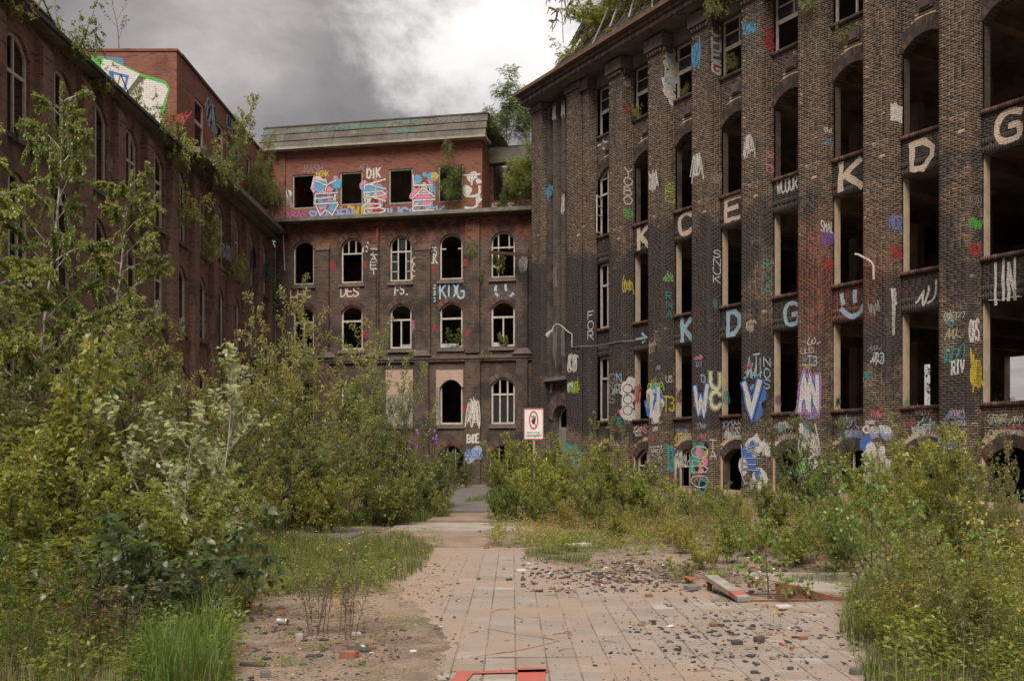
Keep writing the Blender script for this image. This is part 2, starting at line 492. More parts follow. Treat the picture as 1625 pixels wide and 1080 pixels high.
M['path_concrete'] = mat_simple('worn_concrete_path', (0.33, 0.28, 0.235), (0.25, 0.21, 0.175), 1.4, 0.9, 0.4, 0.006, (0.16, 0.12, 0.09, 0.5))
M['asphalt'] = mat_simple('grey_asphalt', (0.145, 0.128, 0.118), (0.105, 0.094, 0.088), 1.8, 0.92, 0.5, 0.008, (0.18, 0.14, 0.11, 0.5))
M['earth'] = mat_simple('trodden_earth', (0.265, 0.19, 0.145), (0.185, 0.13, 0.095), 1.4, 0.95, 0.4, 0.01, (0.12, 0.10, 0.055, 0.5))
M['sign'] = mat_simple('white_sign', (0.70, 0.68, 0.67), (0.62, 0.60, 0.585), 4, 0.5, 0.05, 0.001)
M['sign_red'] = mat_simple('sign_red', (0.55, 0.045, 0.04), (0.48, 0.05, 0.045), 6, 0.5, 0.05, 0.001)
M['sign_black'] = mat_simple('sign_black', (0.03, 0.028, 0.035), (0.05, 0.045, 0.055), 6, 0.5, 0.05, 0.001)
M['slate'] = mat_simple('dark_slate_chip', (0.075, 0.065, 0.06), (0.045, 0.04, 0.037), 9, 0.85, 0.3, 0.003)
M['redchip'] = mat_simple('red_brick_chip', (0.26, 0.105, 0.065), (0.17, 0.078, 0.055), 9, 0.9, 0.4, 0.004)
M['whitechip'] = mat_simple('white_plaster_chip', (0.52, 0.48, 0.43), (0.40, 0.36, 0.31), 9, 0.9, 0.3, 0.003)
M['flower'] = mat_simple('yellow_petal', (0.72, 0.45, 0.02), (0.65, 0.36, 0.02), 6, 0.6, 0.0, 0.001)
M['purple'] = mat_simple('purple_petal', (0.30, 0.12, 0.38), (0.22, 0.08, 0.32), 9, 0.6, 0.0, 0.001)
M['redpaint'] = mat_simple('red_ground_paint', (0.40, 0.085, 0.062), (0.34, 0.10, 0.075), 5, 0.8, 0.4, 0.004, (0.26, 0.17, 0.13, 0.75))
M['can'] = mat_simple('crushed_can_metal', (0.55, 0.55, 0.56), (0.32, 0.30, 0.31), 22, 0.4, 0.1, 0.001, metal=0.5)
m, nt = new_mat('old_window_glass')
gp = finish(nt, (0.035, 0.038, 0.038), 0.12, None, spec=0.6)
gp.inputs['Alpha'].default_value = 0.72
M['glass'] = m
m, nt = new_mat('tile_mix')
ri = nt.new('ShaderNodeNewGeometry').outputs['Random Per Island']
cc = nt.ramp(ri, [(0, (0.042, 0.036, 0.033)), (0.45, (0.075, 0.062, 0.055)), (0.62, (0.14, 0.11, 0.09)), (0.78, (0.21, 0.17, 0.14)), (0.86, (0.30, 0.10, 0.055)), (0.93, (0.24, 0.12, 0.08)), (0.965, (0.50, 0.47, 0.43))], 'CONSTANT')
finish(nt, cc, 0.88, nt.noise(world_pos(nt), 60, 3), 0.4, 0.003)
M['rubble'] = m

M['leaf_willow'] = mat_leaf('willow_leaf', [(0.0, (0.074, 0.082, 0.026)), (0.35, (0.144, 0.148, 0.044)), (0.7, (0.234, 0.226, 0.070)), (1.0, (0.360, 0.319, 0.110))], (0.336, 0.314, 0.180))
M['leaf_dark'] = mat_leaf('dark_shrub_leaf', [(0.0, (0.045, 0.057, 0.018)), (0.4, (0.085, 0.101, 0.028)), (0.8, (0.150, 0.162, 0.042)), (1.0, (0.226, 0.203, 0.054))], (0.176, 0.172, 0.072))
M['leaf_birch'] = mat_leaf('birch_leaf', [(0.0, (0.099, 0.114, 0.026)), (0.4, (0.186, 0.202, 0.042)), (0.75, (0.285, 0.285, 0.057)), (0.95, (0.437, 0.350, 0.067))], (0.242, 0.247, 0.087))
M['leaf_fresh'] = mat_leaf('fresh_green_leaf', [(0.0, (0.073, 0.105, 0.020)), (0.5, (0.154, 0.203, 0.038)), (0.85, (0.254, 0.276, 0.052)), (1.0, (0.435, 0.340, 0.072))], (0.217, 0.243, 0.080))
M['leaf_yellow'] = mat_leaf('yellowing_leaf', [(0.0, (0.131, 0.145, 0.032)), (0.5, (0.246, 0.239, 0.046)), (0.85, (0.377, 0.319, 0.065)), (1.0, (0.464, 0.275, 0.072))], (0.246, 0.239, 0.087))
M['leaf_silver'] = mat_leaf('silver_poplar_leaf', [(0.0, (0.102, 0.131, 0.061)), (0.5, (0.189, 0.217, 0.123)), (1.0, (0.319, 0.348, 0.232))], (0.609, 0.623, 0.522))
M['leaf_weed'] = mat_leaf('weed_leaf', [(0.0, (0.110, 0.100, 0.035)), (0.4, (0.190, 0.166, 0.051)), (0.8, (0.299, 0.226, 0.079)), (1.0, (0.339, 0.190, 0.088))], (0.240, 0.200, 0.096), rough=0.6)
M['leaf_robinia'] = mat_leaf('feathery_leaf', [(0.0, (0.057, 0.081, 0.029)), (0.5, (0.110, 0.145, 0.047)), (1.0, (0.200, 0.226, 0.072))], (0.181, 0.200, 0.096))
M['leaf_needle'] = mat_leaf('dark_bramble_leaf', [(0.0, (0.030, 0.050, 0.020)), (0.6, (0.058, 0.090, 0.032)), (1.0, (0.13, 0.16, 0.055))], (0.15, 0.17, 0.10))
M['grass'] = mat_leaf('grass_blade', [(0.0, (0.087, 0.123, 0.023)), (0.45, (0.152, 0.196, 0.035)), (0.8, (0.246, 0.261, 0.061)), (1.0, (0.392, 0.319, 0.160))], None, 0.55, 0.35, 0.3)
M['grass_bright'] = mat_leaf('bright_grass_blade', [(0.0, (0.10, 0.14, 0.025)), (0.45, (0.19, 0.235, 0.045)), (0.8, (0.28, 0.29, 0.07)), (1.0, (0.36, 0.31, 0.13))], None, 0.5, 0.4, 0.3)
M['grass_dry'] = mat_leaf('dry_grass_blade', [(0.0, (0.145, 0.123, 0.058)), (0.5, (0.232, 0.181, 0.094)), (1.0, (0.377, 0.290, 0.174))], None, 0.7, 0.25, 0.2)


# ------------------------------------------------------------------ mesh helpers
def link(name, me, parent=None, loc=None):
    o = bpy.data.objects.new(name, me)
    COL.objects.link(o)
    if parent is not None:
        o.parent = parent
    if loc is not None:
        o.location = loc
    return o


def tag(o, label=None, cat=None, group=None, kind=None):
    if label:
        o['label'] = label
    if cat:
        o['category'] = cat
    if group:
        o['group'] = group
    if kind:
        o['kind'] = kind
    return o


def empty(name, loc=(0, 0, 0), rz=0.0, label=None, cat=None, group=None):
    o = bpy.data.objects.new(name, None)
    o.empty_display_size = 0.2
    COL.objects.link(o)
    o.location = loc
    o.rotation_euler = (0, 0, rz)
    return tag(o, label, cat, group)


class MB:
    def __init__(self):
        self.v = []
        self.f = []
        self.mi = []
        self.m = 0

    def hexa(self, p):
        """8 points: bottom ring then top ring"""
        n = len(self.v)
        self.v += [tuple(q) for q in p]
        for q in ((0, 3, 2, 1), (4, 5, 6, 7), (0, 1, 5, 4), (1, 2, 6, 5), (2, 3, 7, 6), (3, 0, 4, 7)):
            self.f.append(tuple(n + i for i in q))
            self.mi.append(self.m)
        return self

    def box(self, x0, x1, y0, y1, z0, z1):
        return self.hexa([(x0, y0, z0), (x1, y0, z0), (x1, y1, z0), (x0, y1, z0), (x0, y0, z1), (x1, y0, z1), (x1, y1, z1), (x0, y1, z1)])

    def poly(self, pts):
        n = len(self.v)
        self.v += [tuple(p) for p in pts]
        self.f.append(tuple(range(n, n + len(pts))))
        self.mi.append(self.m)
        return self

    def col(self, xl, xr, y0, y1, zbl, zbr, ztl, ztr):
        return self.hexa([(xl, y0, zbl), (xr, y0, zbr), (xr, y1, zbr), (xl, y1, zbl), (xl, y0, ztl), (xr, y0, ztr), (xr, y1, ztr), (xl, y1, ztl)])

    def bar(self, a, b, w, h=None):
        """square bar between two points"""
        a = Vector(a); b = Vector(b)
        h = h or w
        d = (b - a).normalized()
        up = Vector((0, 0, 1)) if abs(d.z) < 0.9 else Vector((0, 1, 0))
        s = d.cross(up).normalized() * (w / 2)
        u = s.cross(d).normalized() * (h / 2)
        self.hexa([a - s - u, a + s - u, a + s + u, a - s + u, b - s - u, b + s - u, b + s + u, b - s + u])
        return self

    def tube(self, pts, r, n=6, caps=True):
        pts = [Vector(p) for p in pts]
        rs = r if isinstance(r, (list, tuple)) else [r] * len(pts)
        base = len(self.v)
        for i, p in enumerate(pts):
            d = (pts[min(i + 1, len(pts) - 1)] - pts[max(i - 1, 0)]).normalized()
            a = Vector((0, 0, 1)) if abs(d.z) < 0.9 else Vector((1, 0, 0))
            s = d.cross(a).normalized()
            u = s.cross(d).normalized()
            for k in range(n):
                t = 2 * math.pi * k / n
                self.v.append(tuple(p + (s * math.cos(t) + u * math.sin(t)) * rs[i]))
        for i in range(len(pts) - 1):
            for k in range(n):
                k2 = (k + 1) % n
                self.f.append((base + i * n + k, base + i * n + k2, base + (i + 1) * n + k2, base + (i + 1) * n + k))
                self.mi.append(self.m)
        if caps:
            self.f.append(tuple(base + k for k in reversed(range(n))))
            self.mi.append(self.m)
            self.f.append(tuple(base + (len(pts) - 1) * n + k for k in range(n)))
            self.mi.append(self.m)
        return self

    def mesh(self, name, mats):
        me = bpy.data.meshes.new(name)
        me.from_pydata(self.v, [], self.f)
        if not isinstance(mats, (list, tuple)):
            mats = [mats]
        for mm in mats:
            me.materials.append(mm)
        if len(mats) > 1:
            me.polygons.foreach_set('material_index', self.mi)
        me.update()
        return me

    def build(self, name, mats, parent=None, loc=None):
        return link(name, self.mesh(name, mats), parent, loc)


def np_mesh(name, V, quads=None, tris=None, mats=(), mi=None, smooth=False):
    me = bpy.data.meshes.new(name)
    V = np.asarray(V, dtype=np.float32).reshape(-1, 3)
    loops = []
    starts = []
    pos = 0
    if quads is not None and len(quads):
        q = np.asarray(quads, dtype=np.int32).reshape(-1, 4)
        loops.append(q.ravel())
        starts.append(np.arange(len(q), dtype=np.int32) * 4)
        pos = len(q) * 4
    if tris is not None and len(tris):
        t = np.asarray(tris, dtype=np.int32).reshape(-1, 3)
        loops.append(t.ravel())
        starts.append(pos + np.arange(len(t), dtype=np.int32) * 3)
    loops = np.concatenate(loops)
    starts = np.concatenate(starts)
    me.vertices.add(len(V))
    me.vertices.foreach_set('co', V.ravel())
    me.loops.add(len(loops))
    me.loops.foreach_set('vertex_index', loops)
    me.polygons.add(len(starts))
    me.polygons.foreach_set('loop_start', starts)
    for mm in mats:
        me.materials.append(mm)
    if mi is not None:
        me.polygons.foreach_set('material_index', np.asarray(mi, dtype=np.int32))
    me.update(calc_edges=True)
    return me


BOXQ = np.array([(0, 3, 2, 1), (4, 5, 6, 7), (0, 1, 5, 4), (1, 2, 6, 5), (2, 3, 7, 6), (3, 0, 4, 7)])


def boxes_mesh(name, A, mat, jitter=0.0):
    A = np.asarray(A, dtype=float)
    x0, x1, y0, y1, z0, z1 = A.T
    V = np.stack([np.stack([x0, y0, z0], 1), np.stack([x1, y0, z0], 1), np.stack([x1, y1, z0], 1), np.stack([x0, y1, z0], 1),
                  np.stack([x0, y0, z1], 1), np.stack([x1, y0, z1], 1), np.stack([x1, y1, z1], 1), np.stack([x0, y1, z1], 1)], 1)
    if jitter:
        V = V + rng.normal(0, jitter, V.shape)
    n = len(A)
    Q = (np.arange(n)[:, None, None] * 8 + BOXQ[None]).reshape(-1, 4)
    return np_mesh(name, V, Q, None, [mat])


class Frame:
    """facade frame: local x runs to the right along the wall seen from the yard, local y goes into the building"""
    def __init__(self, ox, oy, ang):
        self.o = (ox, oy)
        self.a = ang
        self.ex = (math.cos(ang), math.sin(ang))
        self.ey = (-math.sin(ang), math.cos(ang))

    def front(self, px, py, t=0.0):
        d = ((px - CX) / FPX, 1.0)
        r = (t + self.o[0] * self.ey[0] + self.o[1] * self.ey[1]) / (d[0] * self.ey[0] + d[1] * self.ey[1])
        p = (r * d[0] - self.o[0], r * d[1] - self.o[1])
        return p[0] * self.ex[0] + p[1] * self.ex[1], EYE + r * (HY - py) / FPX

    def side(self, px, py, c):
        d = ((px - CX) / FPX, 1.0)
        r = (c + self.o[0] * self.ex[0] + self.o[1] * self.ex[1]) / (d[0] * self.ex[0] + d[1] * self.ex[1])
        p = (r * d[0] - self.o[0], r * d[1] - self.o[1])
        return p[0] * self.ey[0] + p[1] * self.ey[1], EYE + r * (HY - py) / FPX

    def world(self, x, y):
        return (self.o[0] + x * self.ex[0] + y * self.ey[0], self.o[1] + x * self.ex[1] + y * self.ey[1])


def ground_pt(px, z):
    return ((px - CX) / FPX * z, z)


def arch_z(x, xa, xb, zs, rise):
    """height of an arch line over x"""
    c = (xa + xb) / 2
    hw = (xb - xa) / 2
    k = min(1.0, abs(x - c) / hw)
    return zs + rise * math.sqrt(max(0.0, 1 - k * k)) if rise > hw * 0.8 else zs + rise * (1 - k ** 2.1)


def wall(mb, x0, x1, z0, z1, openings, t0, t1, ztop=None):
    """wall slab with rectangular or arched openings (xa, xb, za, zb, rise)"""
    cuts = {x0, x1}
    for (xa, xb, za, zb, rise) in openings:
        n = 10 if rise > 0 else 1
        for i in range(n + 1):
            x = xa + (xb - xa) * i / n
            if x0 < x < x1:
                cuts.add(round(x, 4))
    cuts = sorted(cuts)
    for xl, xr in zip(cuts[:-1], cuts[1:]):
        if xr - xl < 1e-4:
            continue
        xm = (xl + xr) / 2
        ops = sorted([o for o in openings if o[0] < xm < o[1]], key=lambda o: o[2])
        bl = br = z0
        for (xa, xb, za, zb, rise) in ops:
            if za > bl + 1e-4:
                mb.col(xl, xr, t0, t1, bl, br, za, za)
            if rise > 0:
                bl = arch_z(xl, xa, xb, zb - rise, rise)
                br = arch_z(xr, xa, xb, zb - rise, rise)
            else:
                bl = br = zb
        if z1 > max(bl, br) + 1e-4:
            mb.col(xl, xr, t0, t1, bl, br, z1, z1)
    return mb


def window(parent, x0, x1, z0, z1, t, rise=0.0, mull=(), trans=(), w=0.07, d=0.07, mat=None, panes=(), side_only=False, name='window'):
    """frame as one part; panes (list of rectangles in 0..1 units) as sub-parts"""
    mb = MB()
    g = 0.004
    x0 += g; x1 -= g
    ztop = lambda x: arch_z(x, x0, x1, z1 - rise, rise) if rise > 0 else z1
    mb.box(x0, x0 + w, t, t + d, z0, ztop(x0 + w) - g)
    mb.box(x1 - w, x1, t, t + d, z0, ztop(x1 - w) - g)
    mb.box(x0 + w, x1 - w, t + 0.002, t + d - 0.002, z0, z0 + w)
    if rise > 0:
        n = 10
        for i in range(n):
            xa = x0 + (x1 - x0) * i / n
            xb = x0 + (x1 - x0) * (i + 1) / n
            mb.col(xa, xb, t + 0.003, t + d - 0.003, ztop(xa) - w - g, ztop(xb) - w - g, ztop(xa) - g, ztop(xb) - g)
    else:
        mb.box(x0 + w, x1 - w, t + 0.002, t + d - 0.002, z1 - w - g, z1 - g)
    for m_ in mull:
        fx, a, b = (m_ if isinstance(m_, tuple) else (m_, 0, 1))
        x = x0 + (x1 - x0) * fx
        za = z0 + (z1 - z0) * a
        zb = z0 + (z1 - z0) * b
        zb = min(zb, ztop(x) - w * 0.6)
        mb.box(x - w * 0.4, x + w * 0.4, t + 0.006, t + d - 0.006, za + w * 0.6, zb)
    for tr in trans:
        fz, a, b, ww = (tr if isinstance(tr, tuple) else (tr, 0, 1, w))
        z = z0 + (z1 - z0) * fz
        mb.box(x0 + (x1 - x0) * a + w * 0.5, x0 + (x1 - x0) * b - w * 0.5, t - 0.004, t + d * 0.7, z - ww / 2, z + ww / 2)
    o = mb.build(name, mat or M['frame'], parent)
    for (a, b, c, e) in panes:
        p = MB().box(x0 + (x1 - x0) * a, x0 + (x1 - x0) * b, t + d * 0.45, t + d * 0.45 + 0.005, z0 + (z1 - z0) * c, z0 + (z1 - z0) * e)
        p.build('pane', M['glass'], o)
    return o


# ---- stroke lettering for the writing on the walls
F_ = {
    'A': [[(0, 0), (.5, 1), (1, 0)], [(.2, .38), (.8, .38)]],
    'B': [[(0, 0), (0, 1), (.7, .95), (.8, .75), (.6, .55), (0, .52)], [(.6, .55), (.95, .4), (.9, .1), (.6, 0), (0, 0)]],
    'C': [[(1, .85), (.7, 1), (.3, 1), (0, .75), (0, .25), (.3, 0), (.7, 0), (1, .15)]],
    'D': [[(0, 0), (0, 1), (.6, 1), (1, .7), (1, .3), (.6, 0), (0, 0)]],
    'E': [[(1, 1), (0, 1), (0, 0), (1, 0)], [(0, .52), (.8, .52)]],
    'F': [[(1, 1), (0, 1), (0, 0)], [(0, .52), (.8, .52)]],
    'G': [[(1, .9), (.65, 1), (.2, 1), (0, .7), (0, .25), (.25, 0), (.8, 0), (1, .15), (1, .45), (.55, .45)]],
    'H': [[(0, 0), (0, 1)], [(1, 0), (1, 1)], [(0, .5), (1, .5)]],
    'I': [[(.5, 0), (.5, 1)]],
    'J': [[(.8, 1), (.8, .2), (.5, 0), (.1, .15)]],
    'K': [[(0, 0), (0, 1)], [(.95, 1), (.08, .48)], [(.25, .55), (1, 0)]],
    'L': [[(0, 1), (0, 0), (.9, 0)]],
    'M': [[(0, 0), (.1, 1), (.5, .4), (.9, 1), (1, 0)]],
    'N': [[(0, 0), (0, 1), (1, 0), (1, 1)]],
    'O': [[(.3, 0), (0, .3), (0, .7), (.3, 1), (.7, 1), (1, .7), (1, .3), (.7, 0), (.3, 0)]],
    'P': [[(0, 0), (0, 1), (.8, 1), (1, .75), (.8, .5), (0, .48)]],
    'Q': [[(.3, 0), (0, .3), (0, .7), (.3, 1), (.7, 1), (1, .7), (1, .3), (.7, 0), (.3, 0)], [(.6, .3), (1, -.1)]],
    'R': [[(0, 0), (0, 1), (.8, 1), (.95, .75), (.8, .52), (0, .5)], [(.4, .5), (1, 0)]],
    'S': [[(1, .85), (.7, 1), (.25, 1), (.02, .78), (.25, .54), (.75, .47), (1, .24), (.72, 0), (.25, 0), (0, .15)]],
    'T': [[(0, 1), (1, 1)], [(.5, 1), (.5, 0)]],
    'U': [[(0, 1), (0, .25), (.3, 0), (.7, 0), (1, .25), (1, 1)]],
    'V': [[(0, 1), (.5, 0), (1, 1)]],
    'W': [[(0, 1), (.25, 0), (.5, .6), (.75, 0), (1, 1)]],
    'X': [[(0, 0), (1, 1)], [(0, 1), (1, 0)]],
    'Y': [[(0, 1), (.5, .5), (1, 1)], [(.5, .5), (.5, 0)]],
    'Z': [[(0, 1), (1, 1), (0, 0), (1, 0)]],
    '0': [[(.3, 0), (.05, .3), (.05, .7), (.3, 1), (.7, 1), (.95, .7), (.95, .3), (.7, 0), (.3, 0)]],
    '2': [[(0, .8), (.3, 1), (.8, .95), (.9, .65), (0, 0), (1, 0)]],
    '3': [[(.05, .9), (.5, 1), (.9, .8), (.75, .55), (.35, .52)], [(.75, .55), (1, .3), (.7, 0), (.2, 0), (0, .15)]],
    '4': [[(.8, 0), (.8, 1), (0, .35), (1, .35)]],
    '5': [[(.9, 1), (.1, 1), (.1, .55), (.6, .6), (.95, .35), (.7, 0), (.05, .05)]],
    '6': [[(.8, 1), (.2, .7), (0, .3), (.3, 0), (.75, 0), (1, .25), (.75, .5), (.1, .4)]],
    '1': [[(.2, .8), (.55, 1), (.55, 0)]],
    '9': [[(.2, 0), (.8, .3), (1, .7), (.7, 1), (.25, 1), (0, .75), (.25, .5), (.9, .6)]],
    '.': [[(.35, 0), (.6, 0)]],
    ':': [[(.4, .2), (.6, .2)], [(.4, .75), (.6, .75)]],
    '>': [[(0, .5), (1, .5)], [(.6, .95), (1, .5), (.6, .05)]],
    '@': [[(.3, 0), (0, .3), (0, .7), (.3, 1), (.7, 1), (1, .7), (1, .3), (.7, 0), (.3, 0)], [(.2, .2), (.8, .8)], [(.2, .8), (.8, .2)]],
    '&': [[(0, 1), (0, .6)], [(.0, .3), (.2, .05), (.5, -.05), (.8, .05), (1, .3)], [(.6, 1), (.6, .6)]],
    ' ': [],
}


def ribbon(V, Fc, pts, w, y):
    """mitred ribbon in the local plane; returns verts as (a, y, h)"""
    P = [np.array(p, float) for p in pts]
    Q = [P[0]]
    for p in P[1:]:
        if np.linalg.norm(p - Q[-1]) > 1e-6:
            Q.append(p)
    if len(Q) < 2:
        return
    closed = np.linalg.norm(Q[0] - Q[-1]) < 1e-6 and len(Q) > 3
    n = len(Q)
    base = len(V)
    for i in range(n):
        if closed and i in (0, n - 1):
            d0 = Q[-1] - Q[-2]; d1 = Q[1] - Q[0]
        else:
            d0 = Q[i] - Q[i - 1] if i > 0 else Q[1] - Q[0]
            d1 = Q[i + 1] - Q[i] if i < n - 1 else Q[-1] - Q[-2]
        d0 = d0 / np.linalg.norm(d0); d1 = d1 / np.linalg.norm(d1)
        n0 = np.array([-d0[1], d0[0]]); n1_ = np.array([-d1[1], d1[0]])
        mm = n0 + n1_
        L = np.linalg.norm(mm)
        mm = n0 if L < 0.3 else mm / L
        k = w / 2 / max(0.55, float(mm @ n0)) * (0.82 + 0.36 * (math.sin(i * 12.9898 + Q[i][0] * 78.233 + Q[i][1] * 37.7) * 0.5 + 0.5))
        p = Q[i].copy()
        if not closed and i == 0:
            p = p - d1 * w * 0.35
        if not closed and i == n - 1:
            p = p + d0 * w * 0.35
        a = p + mm * k; b = p - mm * k
        V.append((a[0], y, a[1])); V.append((b[0], y, b[1]))
    for i in range(n - 1):
        Fc.append((base + 2 * i, base + 2 * i + 1, base + 2 * i + 3, base + 2 * i + 2))


def smooth_pts(pts, it=1):
    P = [tuple(p) for p in pts]
    closed = abs(P[0][0] - P[-1][0]) < 1e-6 and abs(P[0][1] - P[-1][1]) < 1e-6
    for _ in range(it):
        Q = [] if closed else [P[0]]
        for a, b in zip(P[:-1], P[1:]):
            Q.append((a[0] * .75 + b[0] * .25, a[1] * .75 + b[1] * .25))
            Q.append((a[0] * .25 + b[0] * .75, a[1] * .25 + b[1] * .75))
        if closed:
            Q.append(Q[0])
        else:
            Q.append(P[-1])
        P = Q
    return P


def scribble(n, rnd):
    out = []
    x = 0.0
    pts = []
    ph = rnd.uniform(0, 6.28)
    sp = rnd.uniform(1.5, 2.4)
    kx = rnd.uniform(0.10, 0.22)
    for i in range(n):
        pts.append(((i + .5) / n + kx * math.cos(sp * i + ph) + rnd.uniform(-.04, .04), 0.5 + 0.46 * math.sin(sp * i * 0.93 + ph * 1.7) * rnd.uniform(.55, 1.1)))
        if rnd.random() < 0.12 and len(pts) > 3:
            out.append(pts)
            pts = []
    if len(pts) > 1:
        out.append(pts)
    return [smooth_pts(p, 2) for p in out if len(p) > 1]


GRAF_N = 0


def graffiti(B, box, text, color, plane=('f', 0.0), w=0.10, layers=None, vertical=False, worn=0.45, jit=0.05, blobs=None, name='graffiti'):
    """box = photo pixels (x0, y0, x1, y1) on the wall; plane 'f' front at depth t, 's' side face at local x = c.
    layers = list of (colour, stroke width as a share of letter height)"""
    global GRAF_N
    GRAF_N += 1
    rnd = random.Random(GRAF_N * 31)
    fr, parent = B
    x0, y0, x1, y1 = box
    xm, ym = (x0 + x1) / 2, (y0 + y1) / 2
    if plane[0] == 'f':
        a0 = fr.front(x0, ym, plane[1])[0]; a1 = fr.front(x1, ym, plane[1])[0]
        h1 = fr.front(xm, y0, plane[1])[1]; h0 = fr.front(xm, y1, plane[1])[1]
    else:
        a0 = fr.side(x0, ym, plane[1])[0]; a1 = fr.side(x1, ym, plane[1])[0]
        h1 = fr.side(xm, y0, plane[1])[1]; h0 = fr.side(xm, y1, plane[1])[1]
    strokes = []
    W, H = a1 - a0, h1 - h0
    if text.startswith('~'):
        n = int(int(text[1:]) * 1.7)
        for s_ in scribble(n, rnd):
            strokes.append([(a0 + p[0] * W, h0 + p[1] * H) for p in s_])
        lh = min(W, H) * (0.62 if n > 12 else 1.0)
    else:
        n = len(text)
        for i, ch in enumerate(text):
            if vertical:
                bx, bw = a0, W
                bh = H / n * 0.82
                bz = h1 - (i + 1) * H / n + 0.09 * H / n
            else:
                bw = W / n * 0.80
                bx = a0 + i * W / n + 0.1 * W / n
                bz, bh = h0 + rnd.uniform(-1, 1) * jit * H, H * rnd.uniform(1 - jit, 1 + jit)
            for st in F_[ch]:
                q = [(bx + (p[0] + rnd.uniform(-1, 1) * jit) * bw, bz + (p[1] + rnd.uniform(-1, 1) * jit) * bh) for p in st]
                if st[0] == st[-1]:
                    q[-1] = q[0]
                if ch in 'CGOSUQ0369&@' and len(q) > 3:
                    q = smooth_pts(q, 1)
                strokes.append(q)
        lh = bh
    wob = []
    for q in strokes:
        o_ = [q[0]]
        for a_, b_ in zip(q[:-1], q[1:]):
            L_ = math.hypot(b_[0] - a_[0], b_[1] - a_[1])
            m_ = max(1, min(4, int(L_ / (0.16 * lh))))
            for j in range(1, m_):
                t = j / m_
                o_.append((a_[0] + (b_[0] - a_[0]) * t + rnd.uniform(-.022, .022) * lh, a_[1] + (b_[1] - a_[1]) * t + rnd.uniform(-.022, .022) * lh))
            o_.append(b_)
        wob.append(o_)
    strokes = wob
    if layers is None:
        layers = [(color, w)]
    V, Fc, mi, mats = [], [], [], []
    y = 0.005
    if blobs:
        for (bc, cnt, br) in blobs:
            mats.append(paint(bc, worn))
            for _ in range(cnt):
                cx = rnd.uniform(a0, a1); cz = rnd.uniform(h0, h1)
                r = br * min(W, H) * rnd.uniform(0.5, 1.2)
                b0 = len(V)
                k = 9
                for j in range(k):
                    t = 2 * math.pi * j / k
                    rr = r * rnd.uniform(0.8, 1.2)
                    V.append((cx + rr * math.cos(t), y, cz + rr * math.sin(t) * rnd.uniform(0.9, 1.3)))
                Fc.append(tuple(range(b0, b0 + k)))
                mi.append(len(mats) - 1)
                y += 0.00025
    for (lc, lw) in layers:
        mats.append(paint(lc, worn))
        for st in strokes:
            n0 = len(Fc)
            ribbon(V, Fc, st, lw * lh, y)
            mi += [len(mats) - 1] * (len(Fc) - n0)
            y += 0.0003
        y += 0.0008
    if plane[0] == 'f':
        V = [(a, plane[1] - yy, h) for (a, yy, h) in V]
    else:
        sgn = 1 if plane[1] >= 0 and len(plane) < 3 else -1
        V = [(plane[1] + sgn * yy, a, h) for (a, yy, h) in V]
    me = bpy.data.meshes.new(name)
    me.from_pydata(V, [], Fc)
    for mm in mats:
        me.materials.append(mm)
    me.polygons.foreach_set('material_index', mi)
    me.update()
    return link(name, me, parent)


WHITE = (0.62, 0.59, 0.56); CREAM = (0.66, 0.53, 0.43); LBLUE = (0.36, 0.52, 0.62); BLUE = (0.06, 0.17, 0.50)
SKYB = (0.10, 0.36, 0.58); RED = (0.42, 0.03, 0.04); PINK = (0.72, 0.22, 0.36); GREEN = (0.10, 0.38, 0.08); LIME = (0.32, 0.55, 0.05)
TEAL = (0.05, 0.30, 0.30); YEL = (0.55, 0.42, 0.06); BLACK = (0.02, 0.02, 0.022); GREY = (0.25, 0.24, 0.235); PURP = (0.20, 0.10, 0.34)
LGREEN = (0.22, 0.50, 0.20); PALEY = (0.62, 0.64, 0.42); MAG = (0.45, 0.10, 0.36)

# ================================================================== GROUND
gx = np.concatenate([np.array([-900, -400, -150, -60]), np.arange(-30, 30.1, 0.5), np.array([60, 150, 400, 900])])
gy = np.concatenate([np.array([-400, -100, -20]), np.arange(-4, 60.1, 0.5), np.array([80, 140, 400, 1500])])
GX, GY = np.meshgrid(gx, gy)


def ground_h(x, y):
    return -0.014 + 0.010 * math.sin(x * 0.9 + 1.3) * math.cos(y * 0.7) + 0.006 * math.sin(x * 2.3 + y * 1.9)


GZ = np.vectorize(ground_h)(GX, GY)
V = np.stack([GX, GY, GZ], -1).reshape(-1, 3)
nx, ny = len(gx), len(gy)
ii, jj = np.meshgrid(np.arange(nx - 1), np.arange(ny - 1))
a_ = (jj * nx + ii).ravel()
Q = np.stack([a_, a_ + 1, a_ + nx + 1, a_ + nx], 1)
g_o = link('ground', np_mesh('ground', V, Q, None, [M['ground']]))
tag(g_o, 'brown gravelly dirt of the overgrown factory yard', kind='structure')

# pavement: 25 cm concrete slabs on a sandy bed
S = 0.25
LEFT = [(5.5, -0.45), (7.2, -0.60), (8.4, -0.62), (9.6, -0.85), (11.0, -1.15), (12.5, -1.60), (14.0, -1.62), (15.5, -1.60), (17.3, -1.45)]
RIGHT = [(5.5, 2.4), (7.2, 2.75), (9.0, 3.3), (10.6, 3.7), (11.4, 3.6), (12.4, 2.9), (13.0, 2.2), (14.0, 0.9), (15.5, 0.55), (17.3, 0.25)]


def interp(tab, z):
    return float(np.interp(z, [a for a, b in tab], [b for a, b in tab]))


def bed_z(z):
    return 0.0065 + 0.0035 * min(1.0, max(0.0, (z - 8.5) / 1.5))


